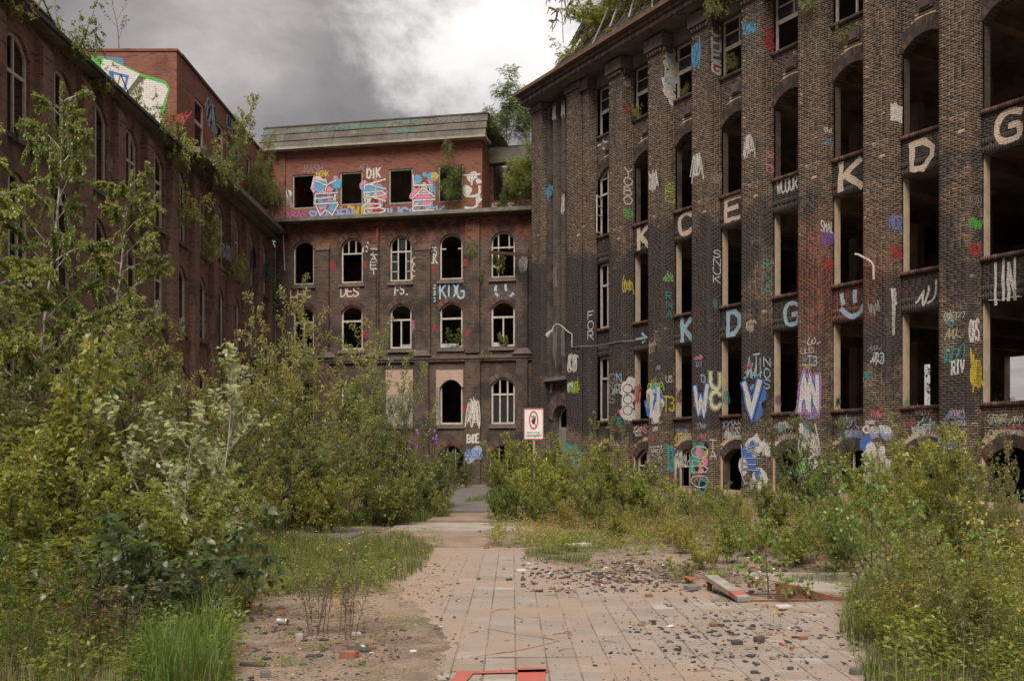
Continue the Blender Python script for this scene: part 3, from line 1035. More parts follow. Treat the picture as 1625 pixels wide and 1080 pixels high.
pave = MB()
zs = np.arange(5.5, 17.31, 0.59)
for za, zb in zip(zs[:-1], zs[1:]):
    pave.hexa([(interp(LEFT, za) - .04, za, -0.12), (interp(RIGHT, za) + .04, za, -0.12), (interp(RIGHT, zb) + .04, zb, -0.12), (interp(LEFT, zb) - .04, zb, -0.12),
               (interp(LEFT, za) - .04, za, bed_z(za)), (interp(RIGHT, za) + .04, za, bed_z(za)), (interp(RIGHT, zb) + .04, zb, bed_z(zb)), (interp(LEFT, zb) - .04, zb, bed_z(zb))])
pavement = pave.build('pavement', M['bed'])
tag(pavement, 'paved path of square concrete slabs leading into the yard', kind='structure')
slabs = []
k = 0
z = 5.5
while z < 17.2:
    x = 0.03 - S * 10
    while x < 4.2:
        xm, zm = x + S / 2, z + S / 2
        if interp(LEFT, zm) < xm < interp(RIGHT, zm) and not (2.35 < xm < 3.9 and 10.9 < zm < 11.6):
            slabs.append((x, z))
        x += S
    z += S
slabs.sort(key=lambda s_: s_[1] + abs(s_[0] - 0.8) * 0.1)
# a few shared slab meshes with slightly broken edges
slab_meshes = []
for k in range(8):
    rnd = random.Random(k)
    mb = MB()
    e = 0.0038
    hw = S / 2 - e
    n = len(mb.v)
    base = [(-hw, -hw), (0, -hw), (hw, -hw), (hw, 0), (hw, hw), (0, hw), (-hw, hw), (-hw, 0)]
    ring = [(a + rnd.uniform(-.004, .003) * (1 if a > 0 else -1), b + rnd.uniform(-.004, .003)) for a, b in base]
    top = [(a * 0.975, b * 0.975, 0.0) for a, b in ring]
    mid = [(a, b, -0.006) for a, b in ring]
    bot = [(a, b, -0.05) for a, b in ring]
    mb.v = top + mid + bot
    mb.f = [tuple(range(8))] + [(8 + i, 8 + (i + 1) % 8, (i + 1) % 8, i) for i in range(8)] + [(16 + i, 16 + (i + 1) % 8, 8 + (i + 1) % 8, 8 + i) for i in range(8)]
    mb.mi = [0] * len(mb.f)
    slab_meshes.append(mb.mesh('paving_slab', M['slab']))
for i, (x, z) in enumerate(slabs[:300]):
    o = link('paving_slab', slab_meshes[rng.integers(8)], pavement, (x + S / 2, z + S / 2, 0.0125 + rng.uniform(-.002, .002)))
    o.rotation_euler = (rng.normal(0, 0.007), rng.normal(0, 0.007), rng.integers(4) * math.pi / 2 + rng.normal(0, 0.006))
SV, SF = [], []
for (x, z) in slabs[300:]:
    me = slab_meshes[rng.integers(8)]
    b_ = len(SV)
    h = 0.0125 + rng.uniform(-.0015, .0015)
    SV += [(v.co.x + x + S / 2, v.co.y + z + S / 2, v.co.z + h) for v in me.vertices]
    SF += [tuple(b_ + k_ for k_ in p_.vertices) for p_ in me.polygons]
sme = bpy.data.meshes.new('slab_field')
sme.from_pydata(SV, [], SF)
sme.materials.append(M['slab'])
sme.update()
o = link('slab_field', sme, pavement)
tag(o, 'farther slabs of the path', kind='stuff')

def verge(tab, sgn, seed):
    r = random.Random(seed)
    V_, Q_ = [], []
    zz = np.arange(5.6, 17.2, 0.05)
    off = [0.0, 0.0]
    a = 0.0
    for i, z_ in enumerate(zz):
        a = a * 0.86 + r.uniform(-.05, .05)
        inn = interp(tab, z_) + sgn * (-0.07 + 0.10 * mnoise.noise(Vector((z_ * 1.1, seed, 0))) + a)
        mid = inn + sgn * (0.10 + r.uniform(-.02, .02))
        out = inn + sgn * 0.75
        V_ += [(inn, z_, 0.010), (inn + sgn * .02, z_, 0.0165 + r.uniform(0, .002)), (mid, z_, 0.020 + r.uniform(0, .004)), (out, z_, -0.04)]
        if i:
            b_ = (i - 1) * 4
            for k_ in range(3):
                q = (b_ + k_, b_ + k_ + 1, b_ + k_ + 5, b_ + k_ + 4)
                Q_.append(q if sgn > 0 else q[::-1])
    me = bpy.data.meshes.new('earth_verge')
    me.from_pydata(V_, [], Q_)
    me.materials.append(M['ground'])
    for p_ in me.polygons:
        p_.use_smooth = True
    me.update()
    return link('earth_verge', me, pavement)


verge(LEFT, -1, 3)
verge(RIGHT, 1, 8)

# farther path surfaces
cp = empty('path', (0, 0, 0), label='broken concrete and asphalt path behind the slabs')
cp['kind'] = 'structure'


def flat_patch(name, pts, z1, mat, parent=None, z0=-0.1, kind=None, label=None):
    rnd = random.Random(len(pts) * 7 + int(pts[0][1] * 10))
    P = []
    n = len(pts)
    for i in range(n):
        a, b = pts[i], pts[(i + 1) % n]
        L = math.hypot(b[0] - a[0], b[1] - a[1])
        k = max(1, int(L / 0.35))
        for j in range(k):
            t = j / k
            P.append((a[0] + (b[0] - a[0]) * t + rnd.uniform(-.04, .04), a[1] + (b[1] - a[1]) * t + rnd.uniform(-.04, .04)))
    n = len(P)
    me = bpy.data.meshes.new(name)
    me.from_pydata([(p[0], p[1], z0) for p in P] + [(p[0], p[1], z1) for p in P], [], [tuple(range(n, 2 * n))] + [(i, (i + 1) % n, n + (i + 1) % n, n + i) for i in range(n)])
    me.materials.append(mat)
    me.update()
    o = link(name, me, parent)
    if label:
        o['label'] = label
    if kind:
        o['kind'] = kind
    return o


flat_patch('concrete_slab', [(-2.7, 20.9), (0.5, 20.8), (0.55, 23.2), (-2.6, 23.3)], 0.035, M['path_concrete'], cp)
flat_patch('earth_strip', [(-2.3, 17.4), (0.3, 17.4), (0.6, 20.75), (-2.3, 20.8)], 0.006, M['earth'], cp)
flat_patch('concrete_slab', [(-2.1, 23.5), (-0.4, 23.5), (-0.4, 26.7), (-2.0, 26.8)], 0.055, M['earth'], cp)
flat_patch('asphalt_slab', [(-2.3, 27.0), (-0.4, 27.0), (-0.5, 46.0), (-3.2, 46.0)], 0.075, M['asphalt'], cp)
flat_patch('asphalt_slab', [(-6.6, 19.0), (-3.2, 19.4), (-3.0, 21.6), (-6.4, 22.2)], 0.01, M['asphalt'], cp)
flat_patch('asphalt_slab', [(4.5, 20.0), (9.5, 19.0), (9.8, 25.0), (4.2, 26.5)], 0.008, M['path_concrete'], cp)
flat_patch('concrete_slab', [(3.7, 11.9), (6.0, 11.5), (5.6, 13.6), (3.2, 13.8)], 0.010, M['path_concrete'], cp)

# ================================================================== RIGHT BUILDING
FR = Frame(0.998, 49.60, math.atan2(-0.8604, 0.5095))
RB = empty('factory_building', (FR.o[0], FR.o[1], 0), FR.a, 'tall dark brick factory block with graffiti covered pilasters on the right', 'building')
BR = (FR, RB)
PW, PITCH, P0 = 0.98, 2.80, 6.64
NB = 10
TW = 0.64        # depth of the spandrel plane
TOPZ = 19.35
C_ = 0.077
rr = np.random.default_rng(5)
PATF = [[2, 2, 2, 2], [1, 2, 2, 2, 1], [2, 1, 2, 1, 2], [1, 2, 1, 2, 2], [2, 2, 1, 2, 1]]
PATS = [[2, 2, 1], [1, 2, 2], [2, 1, 2]]


def bricks_front(A, x0, x1, z0, z1, y, dep=0.05, pats=None):
    """courses of stretchers and headers filling x0..x1, z0..z1 with face at y"""
    n = int(round((z1 - z0) / C_))
    ch = (z1 - z0) / n
    units = max(2, int(round((x1 - x0) / 0.125)))
    m_ = (x1 - x0) / units
    for i in range(n):
        k = 0
        first = 1 if i % 2 else 2
        while k < units:
            L = first if k == 0 else (1 if rr.random() < 0.18 else 2)
            L = min(L, units - k)
            j = rr.uniform(-.003, .003)
            A.append((x0 + k * m_ + (.0058 if k else 0.0), x0 + (k + L) * m_ - (.0058 if k + L < units else 0.0), y + j, y + dep, z0 + i * ch + .0065, z0 + (i + 1) * ch - .0065))
            k += L


def bricks_side(A, xf, y0, y1, z0, z1, sgn=1, dep=0.05):
    n = int(round((z1 - z0) / C_))
    ch = (z1 - z0) / n
    units = max(2, int(round((y1 - y0) / 0.128)))
    m_ = (y1 - y0) / units
    for i in range(n):
        k = 0
        while k < units:
            L = (2 if i % 2 else 1) if k == 0 else (1 if rr.random() < 0.18 else 2)
            L = min(L, units - k)
            j = rr.uniform(-.003, .003)
            a, b = (xf - dep, xf + j) if sgn > 0 else (xf + j, xf + dep)
            A.append((a, b, y0 + k * m_ + (.0058 if k else -.001), y0 + (k + L) * m_ - .0058, z0 + i * ch + .0065, z0 + (i + 1) * ch - .0065))
            k += L


MR = 0.004   # mortar recess


def pilaster(x0, w, depth, z0, z1, cache={}, y=0.0, both=False, name='pilaster'):
    """core in mortar, with its bricks as one joined sub-part; alike pilasters share mesh data"""
    key = (round(w, 3), round(depth, 3), round(z0, 2), round(z1, 2), both)
    if key not in cache:
        core = MB().box(MR, w - MR, MR, depth, z0, z1).mesh('pilaster', M['mortar'])
        A = []
        bricks_front(A, 0, w, z0, z1, 0)
        bricks_side(A, w, 0.052, depth, z0, z1)
        if both:
            bricks_side(A, 0, 0.052, depth, z0, z1, -1)
        cache[key] = (core, boxes_mesh('brickwork', A, M['clinker'], 0.0009))
    core, bw = cache[key]
    o = link(name, core, RB, (x0, y, 0))
    b = link('brickwork', bw, o)
    b['kind'] = 'stuff'
    return o


pilaster(0.0, 0.96, 0.70, -0.1, TOPZ)
pilaster(3.20, 1.12, 0.70, -0.1, TOPZ)
pilaster(4.325, 0.56, 0.50, -0.1, TOPZ, y=0.13)
for k in range(NB):
    pilaster(P0 + k * PITCH, PW, 0.70, -0.1, TOPZ)

# capitals under the cornice: a block with a row of dentil bricks under it
cap = MB().box(-0.10, PW + 0.10, -0.16, 0.50, 18.72, 19.20).mesh('capital', M['cornice'])
A = []
for i in range(6):
    A.append((0.02 + i * 0.167, 0.02 + i * 0.167 + 0.10, -0.10, 0.02, 18.50, 18.715))
for i in range(3):
    A.append((PW - 0.02, PW + 0.09, 0.06 + i * 0.16, 0.16 + i * 0.16, 18.50, 18.715))
dent = boxes_mesh('dentil_bricks', A, M['cornice'])
for k in range(NB):
    o = link('capital', cap, RB, (P0 + k * PITCH, 0, 0))
    d = link('dentil_bricks', dent, o)
    d['kind'] = 'stuff'
MB().box(-0.1, 1.02, -0.08, 0.4, 18.95, 19.25).build('capital', M['cornice'], RB)
MB().box(3.12, 4.40, -0.08, 0.4, 18.95, 19.25).build('capital', M['cornice'], RB)
o = MB().box(4.27, 4.97, -0.04, 0.5, 18.72, 19.20).build('capital', M['cornice'], RB)

# bays
ROWS = dict(s1=3.20, t1=6.18, s2=7.51, t2=10.55, s3=11.87, sp3=14.52, c3=14.97, s4=16.54, t4=18.78)
GAP = PITCH - PW
WALLT = 0.40


def arch_ring(parent, x0, x1, zs, rise, y0, dep, th=0.5, n=30, rings=2, mat=None, name='arch_bricks'):
    """two rings of headers over an arched opening, each brick a wedge, joined"""
    mb = MB()
    c = (x0 + x1) / 2
    hw = (x1 - x0) / 2
    for r_ in range(rings):
        o0 = th * r_ / rings + 0.006
        o1 = th * (r_ + 1) / rings - 0.006
        for i in range(n):
            t0 = -1 + 2 * (i + 0.08) / n
            t1 = -1 + 2 * (i + 0.92) / n
            pts = []
            for t, o_ in ((t0, o0), (t1, o0), (t1, o1), (t0, o1)):
                x = c + t * hw
                z = arch_z(x, x0, x1, zs, rise)
                sl = (arch_z(min(x1, x + .03), x0, x1, zs, rise) - arch_z(max(x0, x - .03), x0, x1, zs, rise)) / 0.06
                sl = max(-1.6, min(1.6, sl))
                L = math.hypot(1, sl)
                pts.append((x - sl / L * o_, z + o_ / L))
            mb.hexa([(p[0], y0, p[1]) for p in pts] + [(p[0], y0 + dep, p[1]) for p in pts])
    o = mb.build(name, mat or M['clinker'], parent)
    o['kind'] = 'stuff'
    return o


def sill_bricks(parent, x0, x1, z, y0, y1, h=0.13, mat=None):
    A = []
    n = int((x1 - x0) / 0.075)
    st = (x1 - x0) / n
    for i in range(n):
        A.append((x0 + i * st + .004, x0 + (i + 1) * st - .004, y0 + rr.uniform(0, .008), y1, z - h, z + rr.uniform(-.006, .002)))
    o = link('window_sill', boxes_mesh('window_sill', A, mat or M['sillbrick'], 0.0012), parent)
    o['kind'] = 'stuff'
    return o


SPAND = {}


def spandrel(x0, wd, z0, z1, soldiers=True, arch=None, key=None):
    """one panel between two pilasters; alike panels share their meshes"""
    k = (key, round(wd, 2))
    if k not in SPAND:
        core = MB()
        wall(core, 0, wd, z0, z1, [arch] if arch else [], TW + MR, TW + WALLT)
        pt_ = key[-1] in '12'
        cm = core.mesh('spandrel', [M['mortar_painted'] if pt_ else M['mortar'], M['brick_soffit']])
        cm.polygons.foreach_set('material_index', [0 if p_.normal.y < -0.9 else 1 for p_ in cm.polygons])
        A = []
        zb = z0
        if soldiers:
            for r_ in range(2):
                n = int(wd / 0.077)
                st = wd / n
                for i in range(n):
                    off = 0.06 if (r_ == 0 and i % 2) else 0
                    A.append((i * st + .005, (i + 1) * st - .005, TW + rr.uniform(-.003, .003), TW + .05, z0 + r_ * .25 + .005 + (off if r_ else 0), z0 + (r_ + 1) * .25 - .005 + (off if not r_ else 0)))
            zb = z0 + 0.50
        if arch:
            n = int(round((z1 - z0) / C_))
            for i in range(n):
                za = z0 + i * (z1 - z0) / n
                zc_ = za + (z1 - z0) / n
                x = 0
                L = 0.125 if i % 2 else 0.25
                while x < wd - 0.02:
                    xe = min(wd, x + L)
                    xm = (x + xe) / 2
                    az_ = arch_z(xm, arch[0], arch[1], arch[3] - arch[4], arch[4])
                    edge = max(arch_z(x, arch[0], arch[1], arch[3] - arch[4], arch[4]), arch_z(xe, arch[0], arch[1], arch[3] - arch[4], arch[4])) + 0.50
                    if za > edge - 0.02 or xm < 0:
                        A.append((x + .005, xe - .005, TW + rr.uniform(-.003, .003), TW + .05, za + .0065, zc_ - .0065))
                    x = xe
                    L = 0.25
        else:
            bricks_front(A, 0, wd, zb, z1, TW)
        SPAND[k] = (cm, boxes_mesh('brickwork', A, M['clinker_painted'] if key[-1] in '12' else M['clinker'], 0.0008))
    cm, bm = SPAND[k]
    o = link('spandrel', cm, RB, (x0, 0, 0))
    b = link('brickwork', bm, o)
    b['kind'] = 'stuff'
    return o


jm = MB().box(0.0, 0.035, TW + 0.07, TW + 0.36, ROWS['s1'], ROWS['t1']).mesh('window_jamb', M['plaster'])
jm2 = MB().box(0.0, 0.035, TW + 0.10, TW + 0.36, ROWS['s2'], ROWS['t2']).mesh('window_jamb', M['plaster'])
jm3 = MB().box(0.0, 0.030, TW + 0.14, TW + 0.38, ROWS['s3'], ROWS['sp3'] - 0.1).mesh('window_jamb', M['brick_inner'])
sillm = {}
bays = [(4.885, P0)] + [(P0 + PW + k * PITCH, P0 + (k + 1) * PITCH) for k in range(NB - 1)]
for bi, (xa, xb) in enumerate(bays):
    wd = xb - xa
    kk = 'b0' if bi == 0 else 'b'
    last = bi == 7
    # basement arch, spandrel 0
    spandrel(xa, wd, 0.0, ROWS['s1'] - 0.13, soldiers=False, arch=(0.12, wd - 0.10, 0.25, 1.87, 0.45), key=kk + '0')
    spandrel(xa, wd, ROWS['t1'], ROWS['s2'] - 0.13, key=kk + '1')
    spandrel(xa, wd, ROWS['t2'], ROWS['s3'] - 0.13, key=kk + '2')
    spandrel(xa, wd, ROWS['sp3'], ROWS['s4'] - 0.13, soldiers=False, arch=(0.0, wd, 14.0, ROWS['c3'], ROWS['c3'] - ROWS['sp3']), key=kk + '3')
    lin = MB().box(xa, xb, TW - 0.10, TW + 0.45, ROWS['t4'] + 0.002, 19.34)
    lin.build('lintel', M['concrete'], RB)
    arch_ring(RB, xa + 0.01, xb - 0.01, ROWS['sp3'], ROWS['c3'] - ROWS['sp3'], TW - 0.012, 0.05)
    arch_ring(RB, xa + 0.13, xb - 0.11, 1.42, 0.45, TW - 0.012, 0.05, th=0.36, rings=1)
    for z in (ROWS['s1'], ROWS['s2'], ROWS['s3'], ROWS['s4']):
        sill_bricks(RB, xa + 0.002, xb - 0.002, z, TW - 0.09, TW + 0.30, mat=(M['clinker'] if z > 16 else None))
    # little square brick ornament in the upper panel
    cx = (xa + xb) / 2
    for q, (e, d) in enumerate(((0.26, .05), (0.18, .09), (0.10, .045))):
        om = MB().box(cx - e, cx + e, TW - d, TW + 0.02 - q * 0.004, 15.86 - e * 0.8, 15.86 + e * 0.8)
        om.build('brick_ornament', M['cornice'], RB)
    if bi > 0:
        link('window_jamb', jm, RB, (xa + 0.002, 0, 0))
        link('window_jamb', jm2, RB, (xa + 0.002, 0, 0))
        link('window_jamb', jm3, RB, (xa + 0.002, 0, 0))
        j2 = link('window_jamb', jm, RB, (xb - 0.037, 0, 0))
    # top row windows with sashes
    window(RB, xa + 0.02, xb - 0.02, ROWS['s4'], ROWS['t4'], TW + 0.14, 0, mull=[(0.5, 0.50, 1.0)] + ([(0.5, 0, 0.5)] if bi in (5,) else []),
           trans=[(0.50, 0, 1, 0.16), (0.75, 0, 1, 0.05)], w=0.085, panes=[(0.04, 0.48, 0.52, 0.74), (0.52, 0.96, 0.52, 0.74), (0.04, 0.48, 0.76, 0.97), (0.52, 0.96, 0.76, 0.97)] if bi % 3 != 2 else [(0.04, 0.48, 0.52, 0.74), (0.52, 0.96, 0.76, 0.97)])
xa, xb = bays[0]
window(RB, xa + .02, xb - .02, ROWS['s3'], ROWS['c3'], TW + 0.14, 0.45, mull=[0.35, 0.72], trans=[(0.62, 0, 1, 0.09), (0.85, 0, 1, .04)], w=0.08, panes=[(0.4, 0.7, 0.05, 0.6)])
# casement standing open outwards
cs = MB()
for (a, b, c, d) in ((0, 0.06, 0, 1.75), (0.52, 0.58, 0, 1.75), (0.06, 0.52, 0, 0.07), (0.06, 0.52, 1.68, 1.75), (0.06, 0.52, 0.82, 0.86), (0.06, 0.52, 1.25, 1.29)):
    cs.box(a, b, 0, 0.045, c, d)
o = cs.build('window', M['frame'], RB, (xa + .10, TW + 0.16, ROWS['s3'] + 0.08))
o.rotation_euler = (0, 0, R(-62))
window(RB, xa + .02, xb - .02, ROWS['s2'], ROWS['t2'], TW + 0.14, 0, mull=[0.33, 0.66], trans=[(0.66, 0, 1, 0.10), (0.83, 0.33, 1, .04)], w=0.10, panes=[(0.36, 0.63, 0.7, 0.95)])
window(RB, xa + .02, xb - .02, ROWS['s1'], ROWS['t1'], TW + 0.14, 0, mull=[0.34, 0.62], trans=[(0.66, 0, 1, 0.10)], w=0.10, panes=[(0.05, 0.3, 0.05, 0.6)])
for bi in (1, 2, 5):
    xa, xb = bays[bi]
    window(RB, xa + .14, xb - .12, 0.25, 1.86, TW + 0.16, 0.43, mull=[0.4, 0.75], trans=[0.55], w=0.07)

# stair end of the block: recess with mullions, ledge and round-arched door
rc = MB()
rc.m = 0
wall(rc, 0.96, 3.20, 0.0, TOPZ, [(1.35, 1.72, 16.3, 18.9, 0), (2.10, 2.47, 16.3, 18.9, 0), (1.35, 1.72, 10.9, 14.6, 0), (2.10, 2.47, 10.9, 14.6, 0), (1.30, 2.92, 0.0, 4.02, 0.81)], 0.50, 0.95)
rc.build('stair_wall', M['brick_soffit'], RB)
for x in (1.76, 2.52, 2.96):
    MB().box(x, x + 0.26 if x < 2.9 else 3.198, 0.16, 0.498, 5.45, TOPZ - 0.35).build('mullion', M['brick_soffit'], RB)
MB().box(0.962, 1.28, 0.30, 0.498, 5.45, TOPZ - 0.35).build('mullion', M['brick_soffit'], RB)
MB().box(0.962, 3.198, 0.10, 0.497, 5.27, 5.44).build('ledge', M['concrete'], RB)
arch_ring(RB, 1.28, 2.94, 3.22, 0.83, 0.40, 0.095, th=0.62, rings=2, n=26, mat=M['cornice'])
MB().box(1.31, 2.91, 0.80, 0.86, 0.0, 2.9).build('door_panel', M['board_grey'], RB)
window(RB, 1.32, 2.90, 2.9, 4.0, 0.82, 0.79, mull=[0.5], w=0.07, mat=M['galv'])

# end walls, rear wall with openings, floors, ceilings and beams inside
LX = bays[-1][1]
XE = P0 + NB * PITCH
DEP = 13.0
bx = MB()
bx.box(0.02, 0.40, 0.702, DEP - 0.4, -0.1, TOPZ)
bx.build('end_wall', M['brick_back'], RB)
bx = MB()
bx.box(XE - 1.8, XE - 1.4, 0.702, DEP - 0.4, -0.1, TOPZ)
bx.build('end_wall', M['brick_back'], RB)
bw = MB()
rear = []
for (pxa, pxb) in ((1447, 1476), (1594, 1660)):
    a, _ = FR.front(pxa, 620, DEP - 0.4)
    b, _ = FR.front(pxb, 620, DEP - 0.4)
    rear.append((a, b, 3.0, 5.75, 0))
for k in range(NB - 1):
    xr_ = P0 + k * PITCH + 1.0
    for (za_, zb_) in ((12.6, 14.6), (16.6, 18.7)):  # upper rear openings, mostly unseen, added to let daylight into the rooms
        rear.append((xr_, xr_ + 1.75, za_, zb_, 0))
wall(bw, 0.02, XE - 1.4, -0.1, TOPZ, rear, DEP - 0.4, DEP)
bw.build('rear_wall', M['inner'], RB)
fl = MB()
for z in (2.30, 6.55, 10.95, 15.55, 19.36):
    fl = MB().box(0.42, XE - 1.82, TW + WALLT + 0.004, DEP - 0.402, z - 0.22, z)
    fl.build('floor_slab', M['ceiling'], RB)
bmm = MB().box(0, 0.34, TW + WALLT + 0.02, DEP - 0.41, 0, 0.42).mesh('ceiling_beam', M['ceiling'])
for k in range(NB):
    for z in (6.55, 10.95, 15.55):
        link('ceiling_beam', bmm, RB, (P0 + k * PITCH + 0.32, 0, z - 0.222 - 0.42))
cm_ = MB().box(-0.2, 0.2, 5.6, 6.0, 0, 1).mesh('column', M['inner'])
for k in range(0, NB, 1):
    for (z0, z1) in ((2.3, 5.9), (6.56, 10.3), (10.96, 14.9)):
        o = link('column', cm_, RB, (P0 + k * PITCH + 0.49, 0, z0))
        o.scale = (1, 1, z1 - z0)
for (pxx, pyy, zc_) in ((1473, 312, 10.70), (1577, 306, 10.70), (1368, 358, 10.70)):
    # round lamp rings fixed to the ceiling
    d = ((pxx - CX) / FPX, 1.0, (HY - pyy) / FPX)
    r_ = (zc_ - EYE) / d[2]
    ld = MB()
    ld.tube([(0, 0, 0), (0, 0, 0.12)], 0.22, 12)
    px_, py_ = r_ * d[0] - FR.o[0], r_ * d[1] - FR.o[1]
    ld.build('ceiling_lamp', M['frame_dark'], RB, (px_ * FR.ex[0] + py_ * FR.ex[1], px_ * FR.ey[0] + py_ * FR.ey[1], 10.60))

# cornice and gutter
co = MB().box(-0.12, XE, -0.50, 0.72, 19.352, 19.62)
co.build('cornice', M['concrete'], RB)
A = []
n = int(XE / 0.09)
for i in range(n):
    A.append((-0.20 + i * .09 + .006, -0.20 + (i + 1) * .09 - .006, -0.58 + rr.uniform(-.004, .004), -0.40, 19.37, 19.60))
    A.append((-0.20 + i * .09 + .006, -0.20 + (i + 1) * .09 - .006, -0.66 + rr.uniform(-.004, .004), -0.45, 19.625, 19.80))
for i in range(13):
    A.append((-0.22, -0.10, -0.5 + i * .09 + .006, -0.5 + (i + 1) * .09 - .006, 19.37, 19.60))
    A.append((-0.28, -0.12, -0.5 + i * .09 + .006, -0.5 + (i + 1) * .09 - .006, 19.625, 19.80))
o = link('cornice_bricks', boxes_mesh('cornice_bricks', A, M['cornice']), RB)
o['kind'] = 'stuff'
MB().box(-0.34, XE, -0.76, 0.74, 19.802, 19.90).build('gutter', M['rust_gutter'], RB)
MB().box(-0.40, XE, -0.86, -0.70, 19.84, 20.0).build('gutter', M['rust_gutter'], RB)

# curved tiled roof with holes, its verge standing a little in from the end
prof = []
for (px, py) in ((878.5, 110), (895, 86), (913.7, 53), (922, 37.7), (932, 24.4), (950, 8), (985, -26), (1040, -70), (1120, -120)):
    y_, z_ = FR.side(px, py, 1.45)
    prof.append((y_, z_))
RX0 = 1.45
A = []
# resample by courses of about 0.3 m
pp = [np.array(p) for p in prof]
seg = [0]
for a, b in zip(pp[:-1], pp[1:]):
    seg.append(seg[-1] + np.linalg.norm(b - a))
tot = seg[-1]


def prof_at(s_):
    s_ = max(0, min(tot - 1e-4, s_))
    i = np.searchsorted(seg, s_, side='right') - 1
    t = (s_ - seg[i]) / (seg[i + 1] - seg[i])
    return pp[i] * (1 - t) + pp[i + 1] * t


roofV, roofQ = [], []
ns = int(tot / 0.30)
rnd = random.Random(3)
for i in range(ns):
    a = prof_at(i * tot / ns)
    b = prof_at((i + 1.12) * tot / ns)
    d = (b - a) / np.linalg.norm(b - a)
    nrm = np.array([-d[1], d[0]])
    if nrm[1] < 0:
        nrm = -nrm
    nrm = nrm if nrm[0] < 0 else nrm
    x = RX0
    while x < XE:
        wdt = 0.26
        hole = (x < 2.6 and i in (2, 3, 4) and rnd.random() < 0.75) or mnoise.noise(Vector((x * 0.45, i * 0.35, 3))) > 0.80
        if not hole:
            lift = rnd.uniform(0, 0.012)
            p0 = a + nrm * (0.03 + lift); p1 = b + nrm * (0.0 + lift)
            q0 = a + nrm * (0.012 + lift); q1 = b + nrm * (-0.02 + lift)
            n0 = len(roofV)
            e = rnd.uniform(-.006, .006)
            roofV += [(x + .004, p0[0], p0[1]), (x + wdt - .004, p0[0], p0[1]), (x + wdt - .004 + e, p1[0], p1[1]), (x + .004 + e, p1[0], p1[1]),
                      (x + .004, q0[0], q0[1]), (x + wdt - .004, q0[0], q0[1])]
            roofQ += [(n0, n0 + 1, n0 + 2, n0 + 3), (n0 + 4, n0 + 5, n0 + 1, n0)]
        x += wdt
roof = link('roof', np_mesh('roof', roofV, roofQ, None, [M['roof_tile']]), RB)
roof['kind'] = 'stuff'
bt = MB()
for x in np.arange(RX0 + 0.2, XE - 0.5, 0.9):
    for i in range(ns):
        a = prof_at(i * tot / ns); b = prof_at((i + 1) * tot / ns)
        bt.bar((x, a[0] + 0.12, a[1] - 0.08), (x, b[0] + 0.12, b[1] - 0.08), 0.09)
bt.build('rafters', M['wood_dark'], RB)['kind'] = 'stuff'
gr = np.random.default_rng(17)
GP, GD = [], []
for _ in range(1500):
    gx_ = gr.uniform(RX0 + .1, XE - 8); gs_ = gr.uniform(0.02, 0.98) * tot
    if mnoise.noise(Vector((gx_ * 0.5, gs_ * 0.6, 9))) < -0.25:
        continue
    p_ = prof_at(gs_)
    k_ = int(gr.uniform(8, 26))
    hh_ = gr.uniform(.08, .45)
    a_ = gr.uniform(0, 6.28, k_)
    GP.append(np.stack([gx_ + gr.normal(0, .12, k_), p_[0] - 0.04 - gr.uniform(0, .5, k_) * hh_ * .5, p_[1] + gr.uniform(0, 1, k_) * hh_], 1))
    GD.append(np.stack([np.cos(a_), np.sin(a_), gr.uniform(-.2, 1.0, k_)], 1))
GROWTH = (np.concatenate(GP), np.concatenate(GD))
for (p1, p2) in (((947, 72), (979, 8)), ((940, 96), (962, 60)), ((1005, 30), (1016, 0)), ((975, 45), (990, 12)), ((1042, 20), (1045, -5)), ((960, 78), (968, 60))):
    a = FR.front(p1[0], p1[1], 0.25); b = FR.front(p2[0], p2[1], 1.1)
    MB().bar((a[0], 0.25 - 0.25, a[1]), (b[0], 1.1 - 0.35, b[1]), 0.055).build('fallen_batten', M['wood_grey'], RB)

# ---- writing on the right block
f = ('f', TW)
graffiti(BR, (1012, 357, 1032, 391), 'K', CREAM, f, 0.24)
graffiti(BR, (1076, 340, 1101, 372), 'C', CREAM, f, 0.24)
graffiti(BR, (1150, 315, 1177, 347), 'E', CREAM, f, 0.22)
graffiti(BR, (1331, 258, 1372, 300), 'K', CREAM, f, 0.24)
graffiti(BR, (1442, 226, 1484, 266), 'D', CREAM, f, 0.24)
graffiti(BR, (1578, 176, 1624, 222), 'G', CREAM, f, 0.22)
graffiti(BR, (1008, 529, 1028, 545), '>', LBLUE, f, 0.26)
graffiti(BR, (1080, 507, 1102, 541), 'K', LBLUE, f, 0.24)
graffiti(BR, (1154, 494, 1175, 529), 'D', LBLUE, f, 0.22)
graffiti(BR, (1243, 481, 1270, 514), 'G', LBLUE, f, 0.22)
graffiti(BR, (1333, 464, 1374, 500), '&', LBLUE, f, 0.20)
graffiti(BR, (937, 220, 966, 240), 'KFS', WHITE, f, 0.16)
graffiti(BR, (1233, 282, 1266, 304), 'WCOUR', WHITE, f, 0.13)
graffiti(BR, (1454, 447, 1486, 492), '~6', WHITE, f, 0.10)
graffiti(BR, (1574, 412, 1612, 476), 'IIN', WHITE, f, 0.07)
graffiti(BR, (1564, 472, 1625, 476), '~4', WHITE, f, 0.3)


def px_of_left(k):
    return P0 + k * PITCH


def sideg(k, box, text, col, w=0.10, **kw):
    return graffiti(BR, box, text, col, ('s', P0 + k * PITCH + PW), w, **kw)


def frontg(box, text, col, w=0.10, **kw):
    return graffiti(BR, box, text, col, ('f', 0.0), w, **kw)


